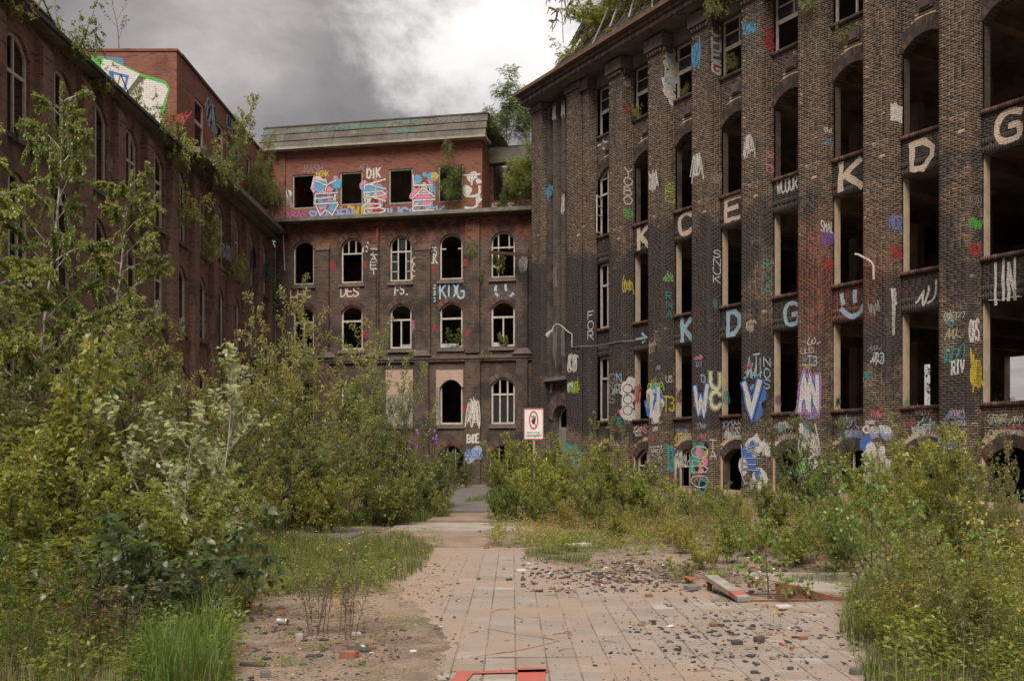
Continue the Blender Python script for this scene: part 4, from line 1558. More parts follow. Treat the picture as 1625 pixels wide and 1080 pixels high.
# side faces of the pilasters, from far to near
sideg(0, (990, 266, 1003, 325), 'YOBO', WHITE, 0.14, vertical=True)
sideg(0, (990, 326, 1004, 352), '~12', GREEN, 0.12)
sideg(0, (988, 436, 1005, 471), '~14', YEL, 0.10)
sideg(0, (990, 125, 1003, 140), '~8', WHITE, 0.09)
sideg(0, (993, 163, 1002, 180), '@@', RED, 0.16, vertical=True)
sideg(0, (989, 608, 1003, 659), 'OOO', BLACK, 0.10, vertical=True, blobs=[(WHITE, 14, 0.5)])
sideg(1, (1056, 286, 1070, 322), 'XRQ', LIME, 0.12, vertical=True)
sideg(1, (1053, 430, 1068, 452), '~10', LGREEN, 0.10)
sideg(1, (1057, 462, 1066, 505), 'RNA', TEAL, 0.10, vertical=True)
sideg(1, (1056, 78, 1071, 158), 'SEXG', (0.5, 0.48, 0.44), 0.26, vertical=True, blobs=[(WHITE, 22, 0.45), (SKYB, 4, 0.3)])
sideg(1, (1059, 130, 1068, 148), '@@', RED, 0.16, vertical=True)
sideg(1, (1056, 596, 1067, 606), 'US', WHITE, 0.13)
sideg(1, (1052, 628, 1071, 652), 'T3', YEL, 0.12)
sideg(1, (1057, 712, 1070, 745), 'T3', TEAL, 0.13)
sideg(2, (1132, 396, 1143, 450), 'SNUK', WHITE, 0.14, vertical=True)
sideg(2, (1131, 470, 1138, 492), '~6', TEAL, 0.12)
sideg(2, (1130, 40, 1143, 118), 'CHEG', (0.55, 0.53, 0.50), 0.28, vertical=True)
sideg(2, (1132, 95, 1141, 118), '@@', RED, 0.18, vertical=True)
sideg(2, (1127, 590, 1143, 648), 'UC', PALEY, 0.3, vertical=True, layers=[(WHITE, 0.42), (BLACK, 0.36), (PALEY, 0.26)])
sideg(2, (1126, 696, 1137, 730), 'TA', WHITE, 0.12, vertical=True)
sideg(2, (1131, 268, 1146, 300), '~12', GREY, 0.10)
sideg(3, (1212, 565, 1222, 618), 'NOS', LBLUE, 0.13, vertical=True)
sideg(3, (1216, 240, 1228, 275), 'SLO', PINK, 0.12, vertical=True)
sideg(3, (1211, 410, 1224, 470), 'RNA', TEAL, 0.10, vertical=True)
sideg(3, (1209, 700, 1222, 722), 'TVBU', WHITE, 0.15)
sideg(3, (1213, 45, 1228, 80), '@@', RED, 0.18, vertical=True)
sideg(4, (1302, 352, 1323, 368), 'SMAL', WHITE, 0.12)
sideg(4, (1304, 362, 1323, 395), '~16', PURP, 0.12)
sideg(4, (1306, 408, 1322, 434), '~10', RED, 0.10)
sideg(4, (1307, 198, 1320, 215), '~8', WHITE, 0.10)
sideg(4, (1309, 216, 1321, 234), '~8', SKYB, 0.10)
sideg(5, (1414, 168, 1432, 192), 'ROBOT', WHITE, 0.16)
sideg(5, (1411, 343, 1432, 364), 'MOR', (0.15, 0.2, 0.45), 0.14)
sideg(5, (1411, 385, 1432, 416), '~12', RED, 0.10)
sideg(5, (1415, 418, 1421, 580), '~3', WHITE, 0.6)
sideg(6, (1538, 305, 1558, 330), '~8', GREY, 0.10)
sideg(6, (1538, 340, 1558, 370), '~12', GREEN, 0.14)
sideg(6, (1538, 382, 1557, 410), '~12', RED, 0.10)
sideg(6, (1540, 552, 1557, 628), '~14', YEL, 0.26)
sideg(6, (1538, 508, 1554, 540), 'ORS', WHITE, 0.12)
# fronts of the pilasters
frontg((1030, 262, 1043, 314), '~16', WHITE, 0.16)
frontg((1099, 230, 1114, 290), '~16', WHITE, 0.16)
frontg((1180, 205, 1197, 256), '~16', WHITE, 0.14)
frontg((1098, 48, 1112, 125), '~14', SKYB, 0.14)
frontg((1178, 30, 1200, 62), '~12', SKYB, 0.12)
frontg((1029, 603, 1052, 625), '~18', LIME, 0.13)
frontg((1028, 622, 1050, 660), 'TI', BLUE, 0.22, blobs=[(BLUE, 5, 0.35), (WHITE, 6, 0.3), (GREY, 4, 0.25)], layers=[(WHITE, 0.18)])
frontg((1101, 612, 1124, 655), 'W', WHITE, 0.22, layers=[(BLUE, 0.30), (WHITE, 0.18)], blobs=[(PINK, 2, 0.2), (GREY, 3, 0.25)])
frontg((1177, 608, 1208, 655), 'V', WHITE, 0.30, layers=[(BLACK, 0.42), (BLUE, 0.34), (WHITE, 0.20)], blobs=[(BLUE, 5, 0.28), (PINK, 3, 0.2)])
frontg((1184, 565, 1206, 600), 'AT', LBLUE, 0.06)
frontg((1183, 563, 1212, 612), '~6', LBLUE, 0.05)
frontg((1268, 598, 1299, 650), 'AN', WHITE, 0.22, layers=[(PINK, 0.30), (BLUE, 0.24), (WHITE, 0.14)], blobs=[(WHITE, 6, 0.25), (BLUE, 3, 0.25)])
frontg((1281, 564, 1298, 580), 'T3', LBLUE, 0.12)
frontg((1111, 595, 1120, 606), 'T3', LBLUE, 0.14)
frontg((1386, 560, 1404, 577), 'T3', LBLUE, 0.12)
frontg((1494, 543, 1534, 580), '~10', TEAL, 0.08)
frontg((1510, 572, 1531, 592), 'RIV', WHITE, 0.15)
frontg((1072, 708, 1090, 752), '~14', WHITE, 0.10)
frontg((1030, 708, 1050, 752), 'RS', WHITE, 0.16, vertical=True, layers=[(WHITE, 0.22), (BLACK, 0.12)])
frontg((1098, 706, 1124, 774), 'OBO', WHITE, 0.08, vertical=True, blobs=[(YEL, 4, 0.25), (TEAL, 4, 0.25), (BLACK, 4, 0.25), (PINK, 3, 0.2)], layers=[(WHITE, 0.08)])
frontg((1177, 702, 1206, 770), 'KEW', BLUE, 0.2, vertical=True, blobs=[(WHITE, 8, 0.35), (BLUE, 5, 0.25)], layers=[(BLACK, 0.22), (BLUE, 0.14), (WHITE, 0.06)])
frontg((1270, 670, 1302, 745), '~22', WHITE, 0.10, blobs=[(LGREEN, 4, 0.25), (WHITE, 4, 0.25)])
frontg((1372, 672, 1412, 690), '~14', WHITE, 0.3, blobs=[((0.3, 0.3, 0.5), 4, 0.5)])
frontg((1372, 700, 1410, 790), '~24', WHITE, 0.10, blobs=[(BLUE, 5, 0.25), (WHITE, 6, 0.25)])
frontg((1494, 690, 1532, 760), 'EWS', WHITE, 0.12, vertical=True, blobs=[(BLUE, 5, 0.25)])
frontg((1030, 540, 1040, 562), '~8', (0.35, 0.30, 0.26), 0.25)
frontg((1184, 504, 1198, 530), '~8', (0.40, 0.33, 0.28), 0.28)
frontg((1378, 476, 1396, 500), '~8', (0.30, 0.27, 0.25), 0.26)
for bx_ in ((1029, 626, 1050, 655), (1101, 614, 1124, 652), (1178, 612, 1208, 652), (1268, 602, 1298, 648)):
    frontg(bx_, '~14', BLACK, 0.05)
    frontg(bx_, '~6', PINK, 0.07)
    frontg(bx_, '~5', (0.16, 0.35, 0.62), 0.10)
for (bx_, cl) in (((1003, 672, 1027, 690), WHITE), ((1072, 680, 1096, 710), YEL), ((1150, 680, 1172, 700), WHITE), ((1232, 680, 1262, 705), GREY), ((1334, 678, 1368, 706), (0.2, 0.3, 0.6)),
                  ((1446, 684, 1482, 706), LBLUE), ((1565, 675, 1625, 710), (0.45, 0.42, 0.3)), ((1240, 690, 1262, 710), WHITE), ((1452, 640, 1480, 660), WHITE)):
    graffiti(BR, bx_, '~16', cl, f, 0.10)
graffiti(BR, (1152, 678, 1174, 694), 'MASS', WHITE, f, 0.12)
graffiti(BR, (1334, 684, 1366, 704), 'HRK', (0.15, 0.3, 0.6), f, 0.2)
sr = random.Random(77)
PALS = [WHITE, WHITE, GREY, (0.25, 0.3, 0.5), LBLUE, BLACK, (0.45, 0.42, 0.3), PINK, TEAL, (0.35, 0.1, 0.1)]
for k in range(9):
    xf = P0 + k * PITCH
    for _ in range(15):
        wx = sr.uniform(0.25, 0.7); hz_ = sr.uniform(0.2, 0.55)
        xx = xf + sr.uniform(0.02, PW - wx - 0.02); zz = sr.uniform(0.3, 3.1) if _ < 11 else sr.uniform(3.1, 5.6)
        V_, F2 = [], []
        y_ = -0.006
        for st in scribble(sr.randint(8, 20), sr):
            ribbon(V_, F2, [(xx + p[0] * wx, zz + p[1] * hz_) for p in st], sr.uniform(.018, .04), y_)
            y_ -= 0.0004
        me = bpy.data.meshes.new('graffiti')
        me.from_pydata(V_, [], F2)
        me.materials.append(paint(sr.choice(PALS), 0.5))
        link('graffiti', me, RB)
    for _ in range(12):
        wx = sr.uniform(0.3, 0.9); hz_ = sr.uniform(0.2, 0.5)
        xx = xf + PW + sr.uniform(0.05, GAP - wx - 0.05); zz = sr.uniform(1.75, 2.65)
        V_, F2 = [], []
        y_ = TW - 0.006
        for st in scribble(sr.randint(8, 20), sr):
            ribbon(V_, F2, [(xx + p[0] * wx, zz + p[1] * hz_) for p in st], sr.uniform(.018, .04), y_)
            y_ -= 0.0004
        me = bpy.data.meshes.new('graffiti')
        me.from_pydata(V_, [], F2)
        me.materials.append(paint(sr.choice(PALS), 0.5))
        link('graffiti', me, RB)
# end part
e1 = ('f', 0.0)
graffiti(BR, (902, 552, 915, 598), '~22', WHITE, e1, 0.16)
graffiti(BR, (908, 598, 919, 628), '~16', LIME, e1, 0.12)
graffiti(BR, (900, 600, 908, 630), '~8', WHITE, e1, 0.2)
graffiti(BR, (933, 492, 942, 540), 'FOR', WHITE, ('f', TW - 0.55), 0.12, vertical=True)
graffiti(BR, (967, 592, 976, 640), 'GNS', GREY, e1, 0.14, vertical=True)
graffiti(BR, (979, 592, 986, 625), 'NT', LBLUE, e1, 0.12, vertical=True)
graffiti(BR, (900, 712, 918, 745), '~12', TEAL, e1, 0.2, blobs=[(TEAL, 6, 0.4), (SKYB, 4, 0.3)])
for (bx_, cl) in (((878, 410, 884, 470), GREY), ((891, 300, 896, 346), WHITE), ((877, 500, 883, 590), GREY), ((891, 510, 896, 575), GREY), ((877, 160, 882, 200), WHITE), ((891, 155, 896, 195), WHITE)):
    graffiti(BR, bx_, '~12', cl, ('f', 0.155), 0.22)
graffiti(BR, (868, 288, 876, 322), '~12', SKYB, ('f', 0.295), 0.2)
graffiti(BR, (868, 605, 876, 628), '~12', WHITE, ('f', 0.495), 0.16)
graffiti(BR, (881, 608, 894, 620), 'RIV', (0.14, 0.05, 0.04), ('f', 0.495), 0.2)
# jamb scribbles
for k, (px0, px1, cl) in enumerate(((1007, 1017, RED), (1073, 1083, (0.16, 0.05, 0.04)), (1147, 1157, TEAL), (1230, 1239, (0.3, 0.1, 0.2)), (1326, 1335, BLACK), (1434, 1443, GREEN))):
    xa = bays[k + 1][0]
    graffiti(BR, (px0, 600 + k * 6, px1, 650), '~14', cl, ('s', xa + 0.037), 0.12)

# ---- fittings on the right block, each a thing of its own
def fr_world(x, y, z):
    a, b = FR.world(x, y)
    return (a, b, z)


ax_, az_ = FR.front(909, 530, 0)
lamp = empty('wall_lamp', fr_world(ax_, 0, az_), FR.a, 'white gooseneck lamp on the dark brick end of the factory above the arched door', 'wall lamp')
lt = [(0, -0.06, -0.55), (0, -0.06, 0.0)]
MB().tube([(0, -0.05, -0.62), (0, -0.05, 0.0)], 0.03, 8).build('bracket', M['galv'], lamp)
arc = [(0, -0.05, 0.0)]
for i in range(1, 10):
    t = i / 9
    arc.append((-0.15 - 0.85 * math.sin(t * math.pi * 0.55), -0.05 - 0.5 * t, 0.55 * math.sin(t * math.pi * 0.86)))
arm = MB().tube(arc, 0.025, 8).build('arm', M['galv'], lamp)
e = arc[-1]
MB().tube([e, (e[0] - 0.10, e[1], e[2] - 0.05), (e[0] - 0.30, e[1], e[2] - 0.20)], [0.05, 0.09, 0.16], 12).build('lamp_shade', M['frame'], lamp)
ax_, az_ = FR.front(1389, 444, 0)
lp = empty('bent_pipe', fr_world(ax_, -0.03, az_), FR.a, 'pale bent lamp arm without its lamp on a near factory pilaster', 'pipe')
MB().tube([(0, -0.05, 0), (0, -0.06, 0.42), (-0.05, -0.08, 0.55), (-0.16, -0.12, 0.66), (-0.42, -0.3, 0.86), (-0.5, -0.36, 0.88)], 0.035, 8).build('arm', M['frame'], lp)
pts = []
for (px, py, t) in ((909, 551, -0.03), (924, 549, -0.03), (934, 549, 0.11), (950, 548, 0.10), (966, 545, -0.03), (988, 541, -0.03), (1006, 540, 0.6), (1028, 536, 0.6)):
    a, b = FR.front(px, py, t)
    pts.append(fr_world(a, t, b))
tag(MB().tube(pts, 0.018, 6).build('cable', M['wood_grey']), 'thin pale cable sagging across the dark factory end below the second windows', 'cable')
xa, xb = bays[6]
lx, lz = FR.front(1484, 285, TW + 0.2)
sh = MB()
rag = [(0, 0), (-0.32, 0), (-0.36, -0.42), (-0.46, -0.62), (-0.42, -0.98), (-0.36, -1.05), (-0.33, -0.75), (-0.30, -0.48), (-0.12, -0.38), (0.02, -0.45)]
n = len(rag)
sh.v = [(p[0], 0, p[1]) for p in rag] + [(p[0], 0.03, p[1]) for p in rag]
sh.f = [tuple(range(n)), tuple(reversed(range(n, 2 * n)))] + [(i, n + i, n + (i + 1) % n, (i + 1) % n) for i in range(n)]
sh.mi = [0] * len(sh.f)
rg = empty('hanging_rag', fr_world(xb - 0.02, TW + 0.3, ROWS['t2'] - 0.04), FR.a, 'torn pale plaster strip hanging in a dark window opening of the factory', 'torn strip')
sh.build('strip', M['frame'], rg)

# ================================================================== BACK BUILDING
FB = Frame(-13.37, 54.8, math.atan2(-0.193, 0.981))
BB = empty('rear_wing', (FB.o[0], FB.o[1], 0), FB.a, 'sooty brick wing with arched windows and red attic storey closing the yard', 'building')
BK = (FB, BB)
XB = 19.5
colpx = [(465, 498), (541, 575.5), (618.5, 653), (697.5, 734), (779, 817)]
cols = [(FB.front(a, 450)[0], FB.front(b, 450)[0]) for a, b in colpx]
cols.append((cols[-1][0] + 2.95, cols[-1][1] + 2.95))


def fz(py, px=715, t=0):
    return FB.front(px, py, t)[1]


r3 = (fz(443), fz(371)); r2 = (fz(551), fz(479)); r1 = (fz(673), fz(600)); r0 = (0.2, fz(706))
LEDGE = fz(344)
ops = []
for (a, b) in cols:
    ops += [(a, b, r3[0], r3[1], (b - a) * 0.5), (a, b, r2[0], r2[1], 0.42), (a, b, r1[0], r1[1], 0.40), (a - 0.1, b + 0.1, r0[0], r0[1], 0.55)]
wb = MB()
wall(wb, 0.0, XB, -0.1, LEDGE - 0.02, ops, 0.0, 0.45)
wb.build('wall', M['brick_back'], BB)
for i, (a, b) in enumerate(cols):
    arch_ring(BB, a, b, r3[1] - (b - a) * 0.5, (b - a) * 0.5, -0.02, 0.05, th=0.34, rings=1, n=22, mat=M['sillbrick'])
    arch_ring(BB, a, b, r2[1] - 0.42, 0.42, -0.02, 0.05, th=0.30, rings=1, n=20, mat=M['sillbrick'])
    arch_ring(BB, a, b, r1[1] - 0.40, 0.40, -0.02, 0.05, th=0.30, rings=1, n=20, mat=M['cornice'])
    arch_ring(BB, a - .1, b + .1, r0[1] - 0.55, 0.55, -0.02, 0.05, th=0.30, rings=1, n=20, mat=M['sillbrick'])
    for z in (r3[0], r2[0], r1[0]):
        mb = MB().hexa([(a - .12, -0.10, z - 0.22), (b + .12, -0.10, z - 0.22), (b + .12, 0.0 - .001, z - 0.22), (a - .12, -.001, z - 0.22),
                        (a - .12, -0.06, z - .05), (b + .12, -0.06, z - .05), (b + .12, 0.20, z + .01), (a - .12, 0.20, z + .01)])
        mb.build('window_sill', M['cornice'], BB)
WSPEC3 = [dict(), dict(mull=[(0.33, .66, 1), (0.66, .66, 1)], trans=[0.66]), dict(mull=[0.36, 0.72], trans=[0.66, (0.22, .72, 1, .04), (0.44, .72, 1, .04), (0.22, 0, .36, .04), (0.44, 0, .36, .04)]),
          dict(trans=[(0.68, 0, .3, .07), (0.68, .75, 1, .07)]), dict(mull=[(0.3, .6, 1), (0.75, .6, 1), (0.3, 0, .6)], trans=[0.66]), dict(trans=[.66])]
for i, (a, b) in enumerate(cols):
    k = WSPEC3[i]
    window(BB, a, b, r3[0], r3[1], 0.12, (b - a) * 0.5, mull=k.get('mull', ()), trans=k.get('trans', ()), w=0.085,
           panes=[(0.02, 0.34, 0.02, 0.6), (0.74, 0.98, 0.02, 0.62), (0.4, 0.7, 0.7, 0.93)] if i == 2 else ())
    window(BB, a, b, r2[0], r2[1], 0.12, 0.42, mull=[(0.5, 0, 0.62)] if i in (0, 2, 4) else (), trans=[0.64], w=0.10)
    if i != 2:
        window(BB, a, b, r1[0], r1[1], 0.12, 0.40, mull=[0.36, 0.68] if i in (4, 5) else ([(0.4, .6, 1)] if i == 0 else ()), trans=[0.64] if i != 3 else (), w=0.10,
               panes=[(0.38, 0.66, 0.03, 0.6), (0.03, 0.33, 0.03, 0.6), (0.7, 0.97, 0.03, 0.6)] if i == 4 else ())
    window(BB, a - .1, b + .1, r0[0], r0[1], 0.14, 0.5, mull=[0.35, 0.65], w=0.06, mat=M['frame_dark'])
# boards over the third and fourth ground-storey windows
a, b = cols[2]
ax1, az1 = FB.front(612, 587, -0.06)
bx1, bz1 = FB.front(655, 624, -0.06)
MB().box(ax1, bx1, -0.06, -0.012, FB.front(630, 606, -.05)[1] + .01, az1).build('board', M['board'], BB)
MB().box(ax1 + .02, bx1 - .01, -0.055, -0.012, FB.front(630, 626, -.05)[1] + .01, FB.front(630, 606, -.05)[1]).build('board', M['board'], BB)
MB().box(ax1 + .01, bx1 - .01, -0.05, -0.012, FB.front(630, 680, -.05)[1], FB.front(630, 626, -.05)[1]).build('board', M['board_grey'], BB)
a, b = cols[3]
ax1, az1 = FB.front(692, 587, -0.05); bx1, _ = FB.front(735, 587, -0.05)
mb = MB()
wall(mb, ax1, bx1, az1 - 0.95, az1, [(a + .03, b - .03, 0, az1 - 0.52, 0.42)], -0.055, -0.012)
mb.build('board', M['board'], BB)
MB().box(ax1, a + .02, -0.055, -0.014, az1 - 3.0, az1 - 0.96).build('board', M['board_grey'], BB)
# pilasters with sloping caps, string course, drain pipe
for (pa, pb, top, bot, kind) in ((504, 523, 398, 800, 0), (586, 600, 400, 800, 1), (660, 684, 398, 560, 0), (659, 681, 566, 800, 0), (739, 762, 352, 560, 2), (739, 763, 566, 800, 2), (598, 602, 352, 566, 2), (820, 838, 404, 800, 0)):
    xa = FB.front(pa, 450)[0]; xb = FB.front(pb, 450)[0]
    zt = FB.front((pa + pb) / 2, top)[1]; zb_ = max(-0.05, FB.front((pa + pb) / 2, bot)[1])
    mb = MB().box(xa, xb, -0.16, -0.001, zb_, zt)
    if kind != 2:
        mb.hexa([(xa - .04, -0.20, zt + .002), (xb + .04, -0.20, zt + .002), (xb + .04, -.002, zt + .002), (xa - .04, -.002, zt + .002), (xa - .04, -0.17, zt + .08), (xb + .04, -0.17, zt + .08), (xb + .04, -.002, zt + .42), (xa - .04, -.002, zt + .42)])
    mb.build('pilaster', M['brick_back'], BB)
zc1 = fz(567)
sx0 = 0.02
MB().box(sx0, XB - 0.02, -0.20, -0.0015, zc1 - 0.09, zc1 + 0.10).build('string_course', M['cornice'], BB)
MB().box(sx0 + .02, XB - 0.04, -0.14, -0.002, zc1 - 0.22, zc1 - 0.092).build('string_course', M['cornice'], BB)
for px in (671, 596, 521, 830):
    x = FB.front(px, 560)[0]
    mb = MB()
    mb.hexa([(x - .55, -0.30, zc1 + .102), (x + .55, -0.30, zc1 + .102), (x + .55, -.003, zc1 + .102), (x - .55, -.003, zc1 + .102), (x - .28, -0.16, zc1 + .42), (x + .28, -0.16, zc1 + .42), (x + .28, -.003, zc1 + .44), (x - .28, -.003, zc1 + .44)])
    mb.build('buttress_cap', M['cornice'], BB)
MB().tube([(FB.front(450, 400)[0], -0.06, LEDGE - 0.6), (FB.front(450, 400)[0] + .1, -0.05, LEDGE - 2.6)], 0.035, 6).build('drain_pipe', M['galv'], BB)
# ledge
MB().box(-0.30, XB, -0.75, 0.5, LEDGE, LEDGE + 0.20).build('ledge', M['concrete'], BB)
# attic storey
TA = 0.55
xR = FB.front(765, 300, TA)[0]
ztop = FB.front(600, 232.5, TA)[1]
aops = []
for (pa, pb, pt, pb2) in ((464, 499, 277, 331), (539.5, 575.5, 273, 325), (617, 655, 268, 323), (695.5, 735, 262.5, 320)):
    xa = FB.front(pa, 300, TA)[0]; xb = FB.front(pb, 300, TA)[0]
    aops.append((xa, xb, FB.front((pa + pb) / 2, pb2, TA)[1], FB.front((pa + pb) / 2, pt, TA)[1], 0))
mb = MB()
wall(mb, -1.1, xR, LEDGE + 0.202, ztop, aops, TA, TA + 0.4)
mb.box(xR - 0.36, xR, TA + 0.401, TA + 2.4, LEDGE + .202, ztop)
mb.build('attic_wall', M['brick_red'], BB)
for o_ in aops:
    window(BB, o_[0], o_[1], o_[2], o_[3], TA + 0.05, w=0.075, mat=M['frame_dark'])
# low return part on the right with a wide opening and concrete beam
TR = TA + 2.0
xo0 = FB.front(779, 290, TR)[0] + 0.15
zb0 = FB.front(800, 318, TR)[1]
zb1 = FB.front(800, 259, TR)[1]
zb2 = FB.front(800, 235, TR)[1]
mb = MB()
wall(mb, xR + 0.002, XB, LEDGE + 0.205, zb1, [(xo0, xo0 + 3.4, zb0, zb1 + 1, 0)], TR, TR + 0.4)
mb.build('attic_wall', M['brick_back'], BB)
MB().box(xR + 0.002, XB, TR - 0.15, TR + 0.5, zb1 + .002, zb2).build('concrete_beam', M['concrete'], BB)
# stepped fascia of grey slabs
xs0 = FB.front(412, 235, TA - 0.2)[0]
fh = 1.45 / 3
for i in range(3):
    t0 = TA - 0.35 + 0.27 * i
    z0 = ztop + 0.12 + i * fh
    nn = 9
    for j in range(nn):
        xa = xs0 + (xR + 0.25 - xs0) * j / nn
        xb = xs0 + (xR + 0.25 - xs0) * (j + 1) / nn
        jt = rr.uniform(-.012, .012)
        MB().hexa([(xa + .006, t0 + jt, z0 + .003), (xb - .006, t0 + jt, z0 + .003), (xb - .006, t0 + .5, z0 + .003), (xa + .006, t0 + .5, z0 + .003),
                   (xa + .006, t0 + .16 + jt, z0 + fh - .03), (xb - .006, t0 + .16 + jt, z0 + fh - .03), (xb - .006, t0 + .5, z0 + fh - .03), (xa + .006, t0 + .5, z0 + fh - .03)]).build('fascia_slab', M['fascia'], BB)
    MB().box(xs0 - .05, xR + 0.3, t0 - 0.03 + .16, t0 + .6, z0 + fh - .027, z0 + fh).build('fascia_ledge', M['roof_felt'], BB)
MB().box(xs0 - .05, xR + 0.30, TA - 0.55, TA + 0.9, ztop + .002, ztop + 0.12).build('eaves_board', M['concrete_pale'], BB)
MB().box(xs0, xR + .2, TA + 0.4, 9.5, ztop + .14 + 3 * fh, ztop + .2 + 3 * fh).build('roof', M['roof_felt'], BB)
MB().box(xR + .302, XB, TR + 0.0, 9.5, zb2 + .004, zb2 + .12).build('roof', M['roof_felt'], BB)
# shell: rear wall with holes, floors
mb = MB()
rops = []
for (pa, pb) in ((633, 652), (698, 728), (781, 792)):
    rops.append((FB.front(pa, 540, 9.0)[0], FB.front(pb, 540, 9.0)[0], r2[0] - 0.6, r2[0] + 1.3, 0))
wall(mb, 0, XB, -0.1, ztop, rops, 9.0, 9.4)
mb.build('rear_wall', M['inner'], BB)
for z in (r1[0] - 0.9, r2[0] - 0.9, r3[0] - 0.9, LEDGE - 0.1):
    MB().box(0.02, XB, 0.46, 8.99, z - 0.22, z).build('floor_slab', M['ceiling'], BB)
MB().box(XB - 0.4, XB - 0.002, 0.46, 8.99, -0.1, LEDGE - .4).build('end_wall', M['brick_back'], BB)
MB().box(0.004, 0.4, 0.46, 8.99, -0.1, ztop).build('end_wall', M['brick_back'], BB)
MB().box(0.5, xR, 4.6, 4.8, LEDGE + .21, ztop).build('inner_wall', M['inner'], BB)
MB().box(xR, XB - .5, 6.2, 6.4, LEDGE + .21, zb2).build('inner_wall', M['inner'], BB)
MB().box(xR - .2, xR - .002, 4.802, 6.4, LEDGE + .21, zb2).build('inner_wall', M['inner'], BB)
MB().box(xR - .2, xR - .002, 2.96, 4.6 - .002, LEDGE + .21, zb2).build('inner_wall', M['inner'], BB)
# writing on the rear wing
fb = ('f', TA)
graffiti(BK, (482, 262, 513, 274), 'RASH', GREY, fb, 0.10)
graffiti(BK, (502, 272, 522, 280), 'HONK', YEL, fb, 0.22)
graffiti(BK, (570, 261, 586, 270), 'AFA', GREY, fb, 0.12)
graffiti(BK, (582, 268, 604, 282), 'DIK', WHITE, fb, 0.20)
graffiti(BK, (501, 284, 535, 344), 'YEW', WHITE, fb, 0.2, blobs=[(WHITE, 5, 0.30), (PINK, 12, 0.20), (SKYB, 8, 0.2), (PURP, 4, .15)], layers=[(BLACK, 0.26), (WHITE, 0.16)], vertical=True)
graffiti(BK, (505, 300, 530, 322), 'MAT', TEAL, fb, 0.14)
graffiti(BK, (578, 284, 612, 340), 'KRB', WHITE, fb, 0.2, blobs=[(WHITE, 5, 0.30), (PINK, 12, 0.2), (SKYB, 5, 0.2), (RED, 4, .18)], layers=[(BLACK, 0.26), (WHITE, 0.17)], vertical=True)
graffiti(BK, (590, 312, 606, 330), '@', BLACK, fb, 0.12, blobs=[(RED, 4, 0.5)])
graffiti(BK, (592, 290, 606, 306), 'GE', RED, fb, 0.3)
graffiti(BK, (656, 276, 690, 336), 'LAE', WHITE, fb, 0.2, blobs=[(WHITE, 5, 0.30), (PINK, 13, 0.2), (SKYB, 6, 0.2), (YEL, 3, .15)], layers=[(BLACK, 0.26), (WHITE, 0.17)], vertical=True)
graffiti(BK, (672, 290, 686, 328), 'UT', RED, fb, 0.3, vertical=True)
graffiti(BK, (656, 294, 674, 310), 'LE', YEL, fb, 0.14)
graffiti(BK, (736, 276, 761, 332), 'TUJ', WHITE, fb, 0.2, blobs=[(WHITE, 9, 0.25)], layers=[(BLACK, 0.30), (WHITE, 0.24)], vertical=True)
for bx_ in ((501, 286, 535, 342), (578, 286, 612, 338), (656, 278, 690, 334)):
    graffiti(BK, bx_, '~16', BLACK, fb, 0.05)
    graffiti(BK, bx_, '~7', MAG, fb, 0.06)
    graffiti(BK, bx_, '~7', SKYB, fb, 0.07)
graffiti(BK, (452, 336, 488, 346), 'ARAS', MAG, fb, 0.14)
graffiti(BK, (490, 334, 560, 348), 'SCHRBEN', (0.20, 0.26, 0.50), fb, 0.26, layers=[((0.12, 0.14, 0.25), .36), ((0.28, 0.34, 0.58), .24)])
graffiti(BK, (540, 328, 590, 345), 'LOWIB', YEL, fb, 0.20)
graffiti(BK, (592, 330, 706, 345), 'OBUSCHEK', (0.20, 0.30, 0.50), fb, 0.26, layers=[((0.12, 0.14, 0.25), .36), ((0.26, 0.38, 0.60), .24)])
graffiti(BK, (434, 290, 460, 335), '~18', GREY, fb, 0.16, blobs=[(GREY, 6, 0.25), (WHITE, 3, 0.2)])
graffiti(BK, (780, 323, 816, 332), 'FHS', (0.5, 0.5, 0.42), ('f', TR), 0.22)
f0 = ('f', -0.004)
graffiti(BK, (576, 385, 585, 400), 'FS', WHITE, f0, 0.13)
graffiti(BK, (588, 394, 598, 437), 'ZAET', WHITE, ('f', -0.165), 0.14, vertical=True)
graffiti(BK, (654, 407, 663, 444), 'OCH', CREAM, f0, 0.18, vertical=True)
graffiti(BK, (681, 392, 694, 404), 'FS', WHITE, f0, 0.13)
graffiti(BK, (681, 404, 694, 418), 'LK', WHITE, f0, 0.13)
graffiti(BK, (460, 458, 494, 472), 'CHC', CREAM, f0, 0.17)
graffiti(BK, (540, 455, 570, 470), 'DES', CREAM, f0, 0.16)
graffiti(BK, (626, 452, 650, 467), 'FS.', WHITE, f0, 0.12)
graffiti(BK, (697, 449, 738, 473), 'KDG', LBLUE, f0, 0.12, jit=0.01)
graffiti(BK, (685, 450, 694, 480), ':::', LBLUE, f0, 0.3, vertical=True)
graffiti(BK, (784, 451, 817, 471), '&', LBLUE, f0, 0.22)
graffiti(BK, (655, 508, 664, 526), 'BM', (0.6, 0.15, 0.35), f0, 0.2, vertical=True)
graffiti(BK, (741, 690, 760, 702), 'ENDE', WHITE, ('f', -0.165), 0.2)
graffiti(BK, (741, 622, 760, 684), '~26', WHITE, ('f', -0.165), 0.14)
graffiti(BK, (740, 708, 762, 732), '~16', (0.2, 0.3, 0.5), ('f', -0.165), 0.16, blobs=[((0.35, 0.4, 0.5), 6, 0.3)])
for (x, y) in ((528, 420), (530, 424), (689, 520), (741, 528), (691, 648), (738, 645), (688, 428), (739, 416), (580, 420), (580, 530)):
    graffiti(BK, (x - 3, y - 5, x + 3, y + 6), '@@', RED, f0 if not 738 < x < 764 else ('f', -0.165), 0.2, vertical=True)
graffiti(BK, (780, 420, 800, 426), '~4', WHITE, f0, 0.3)
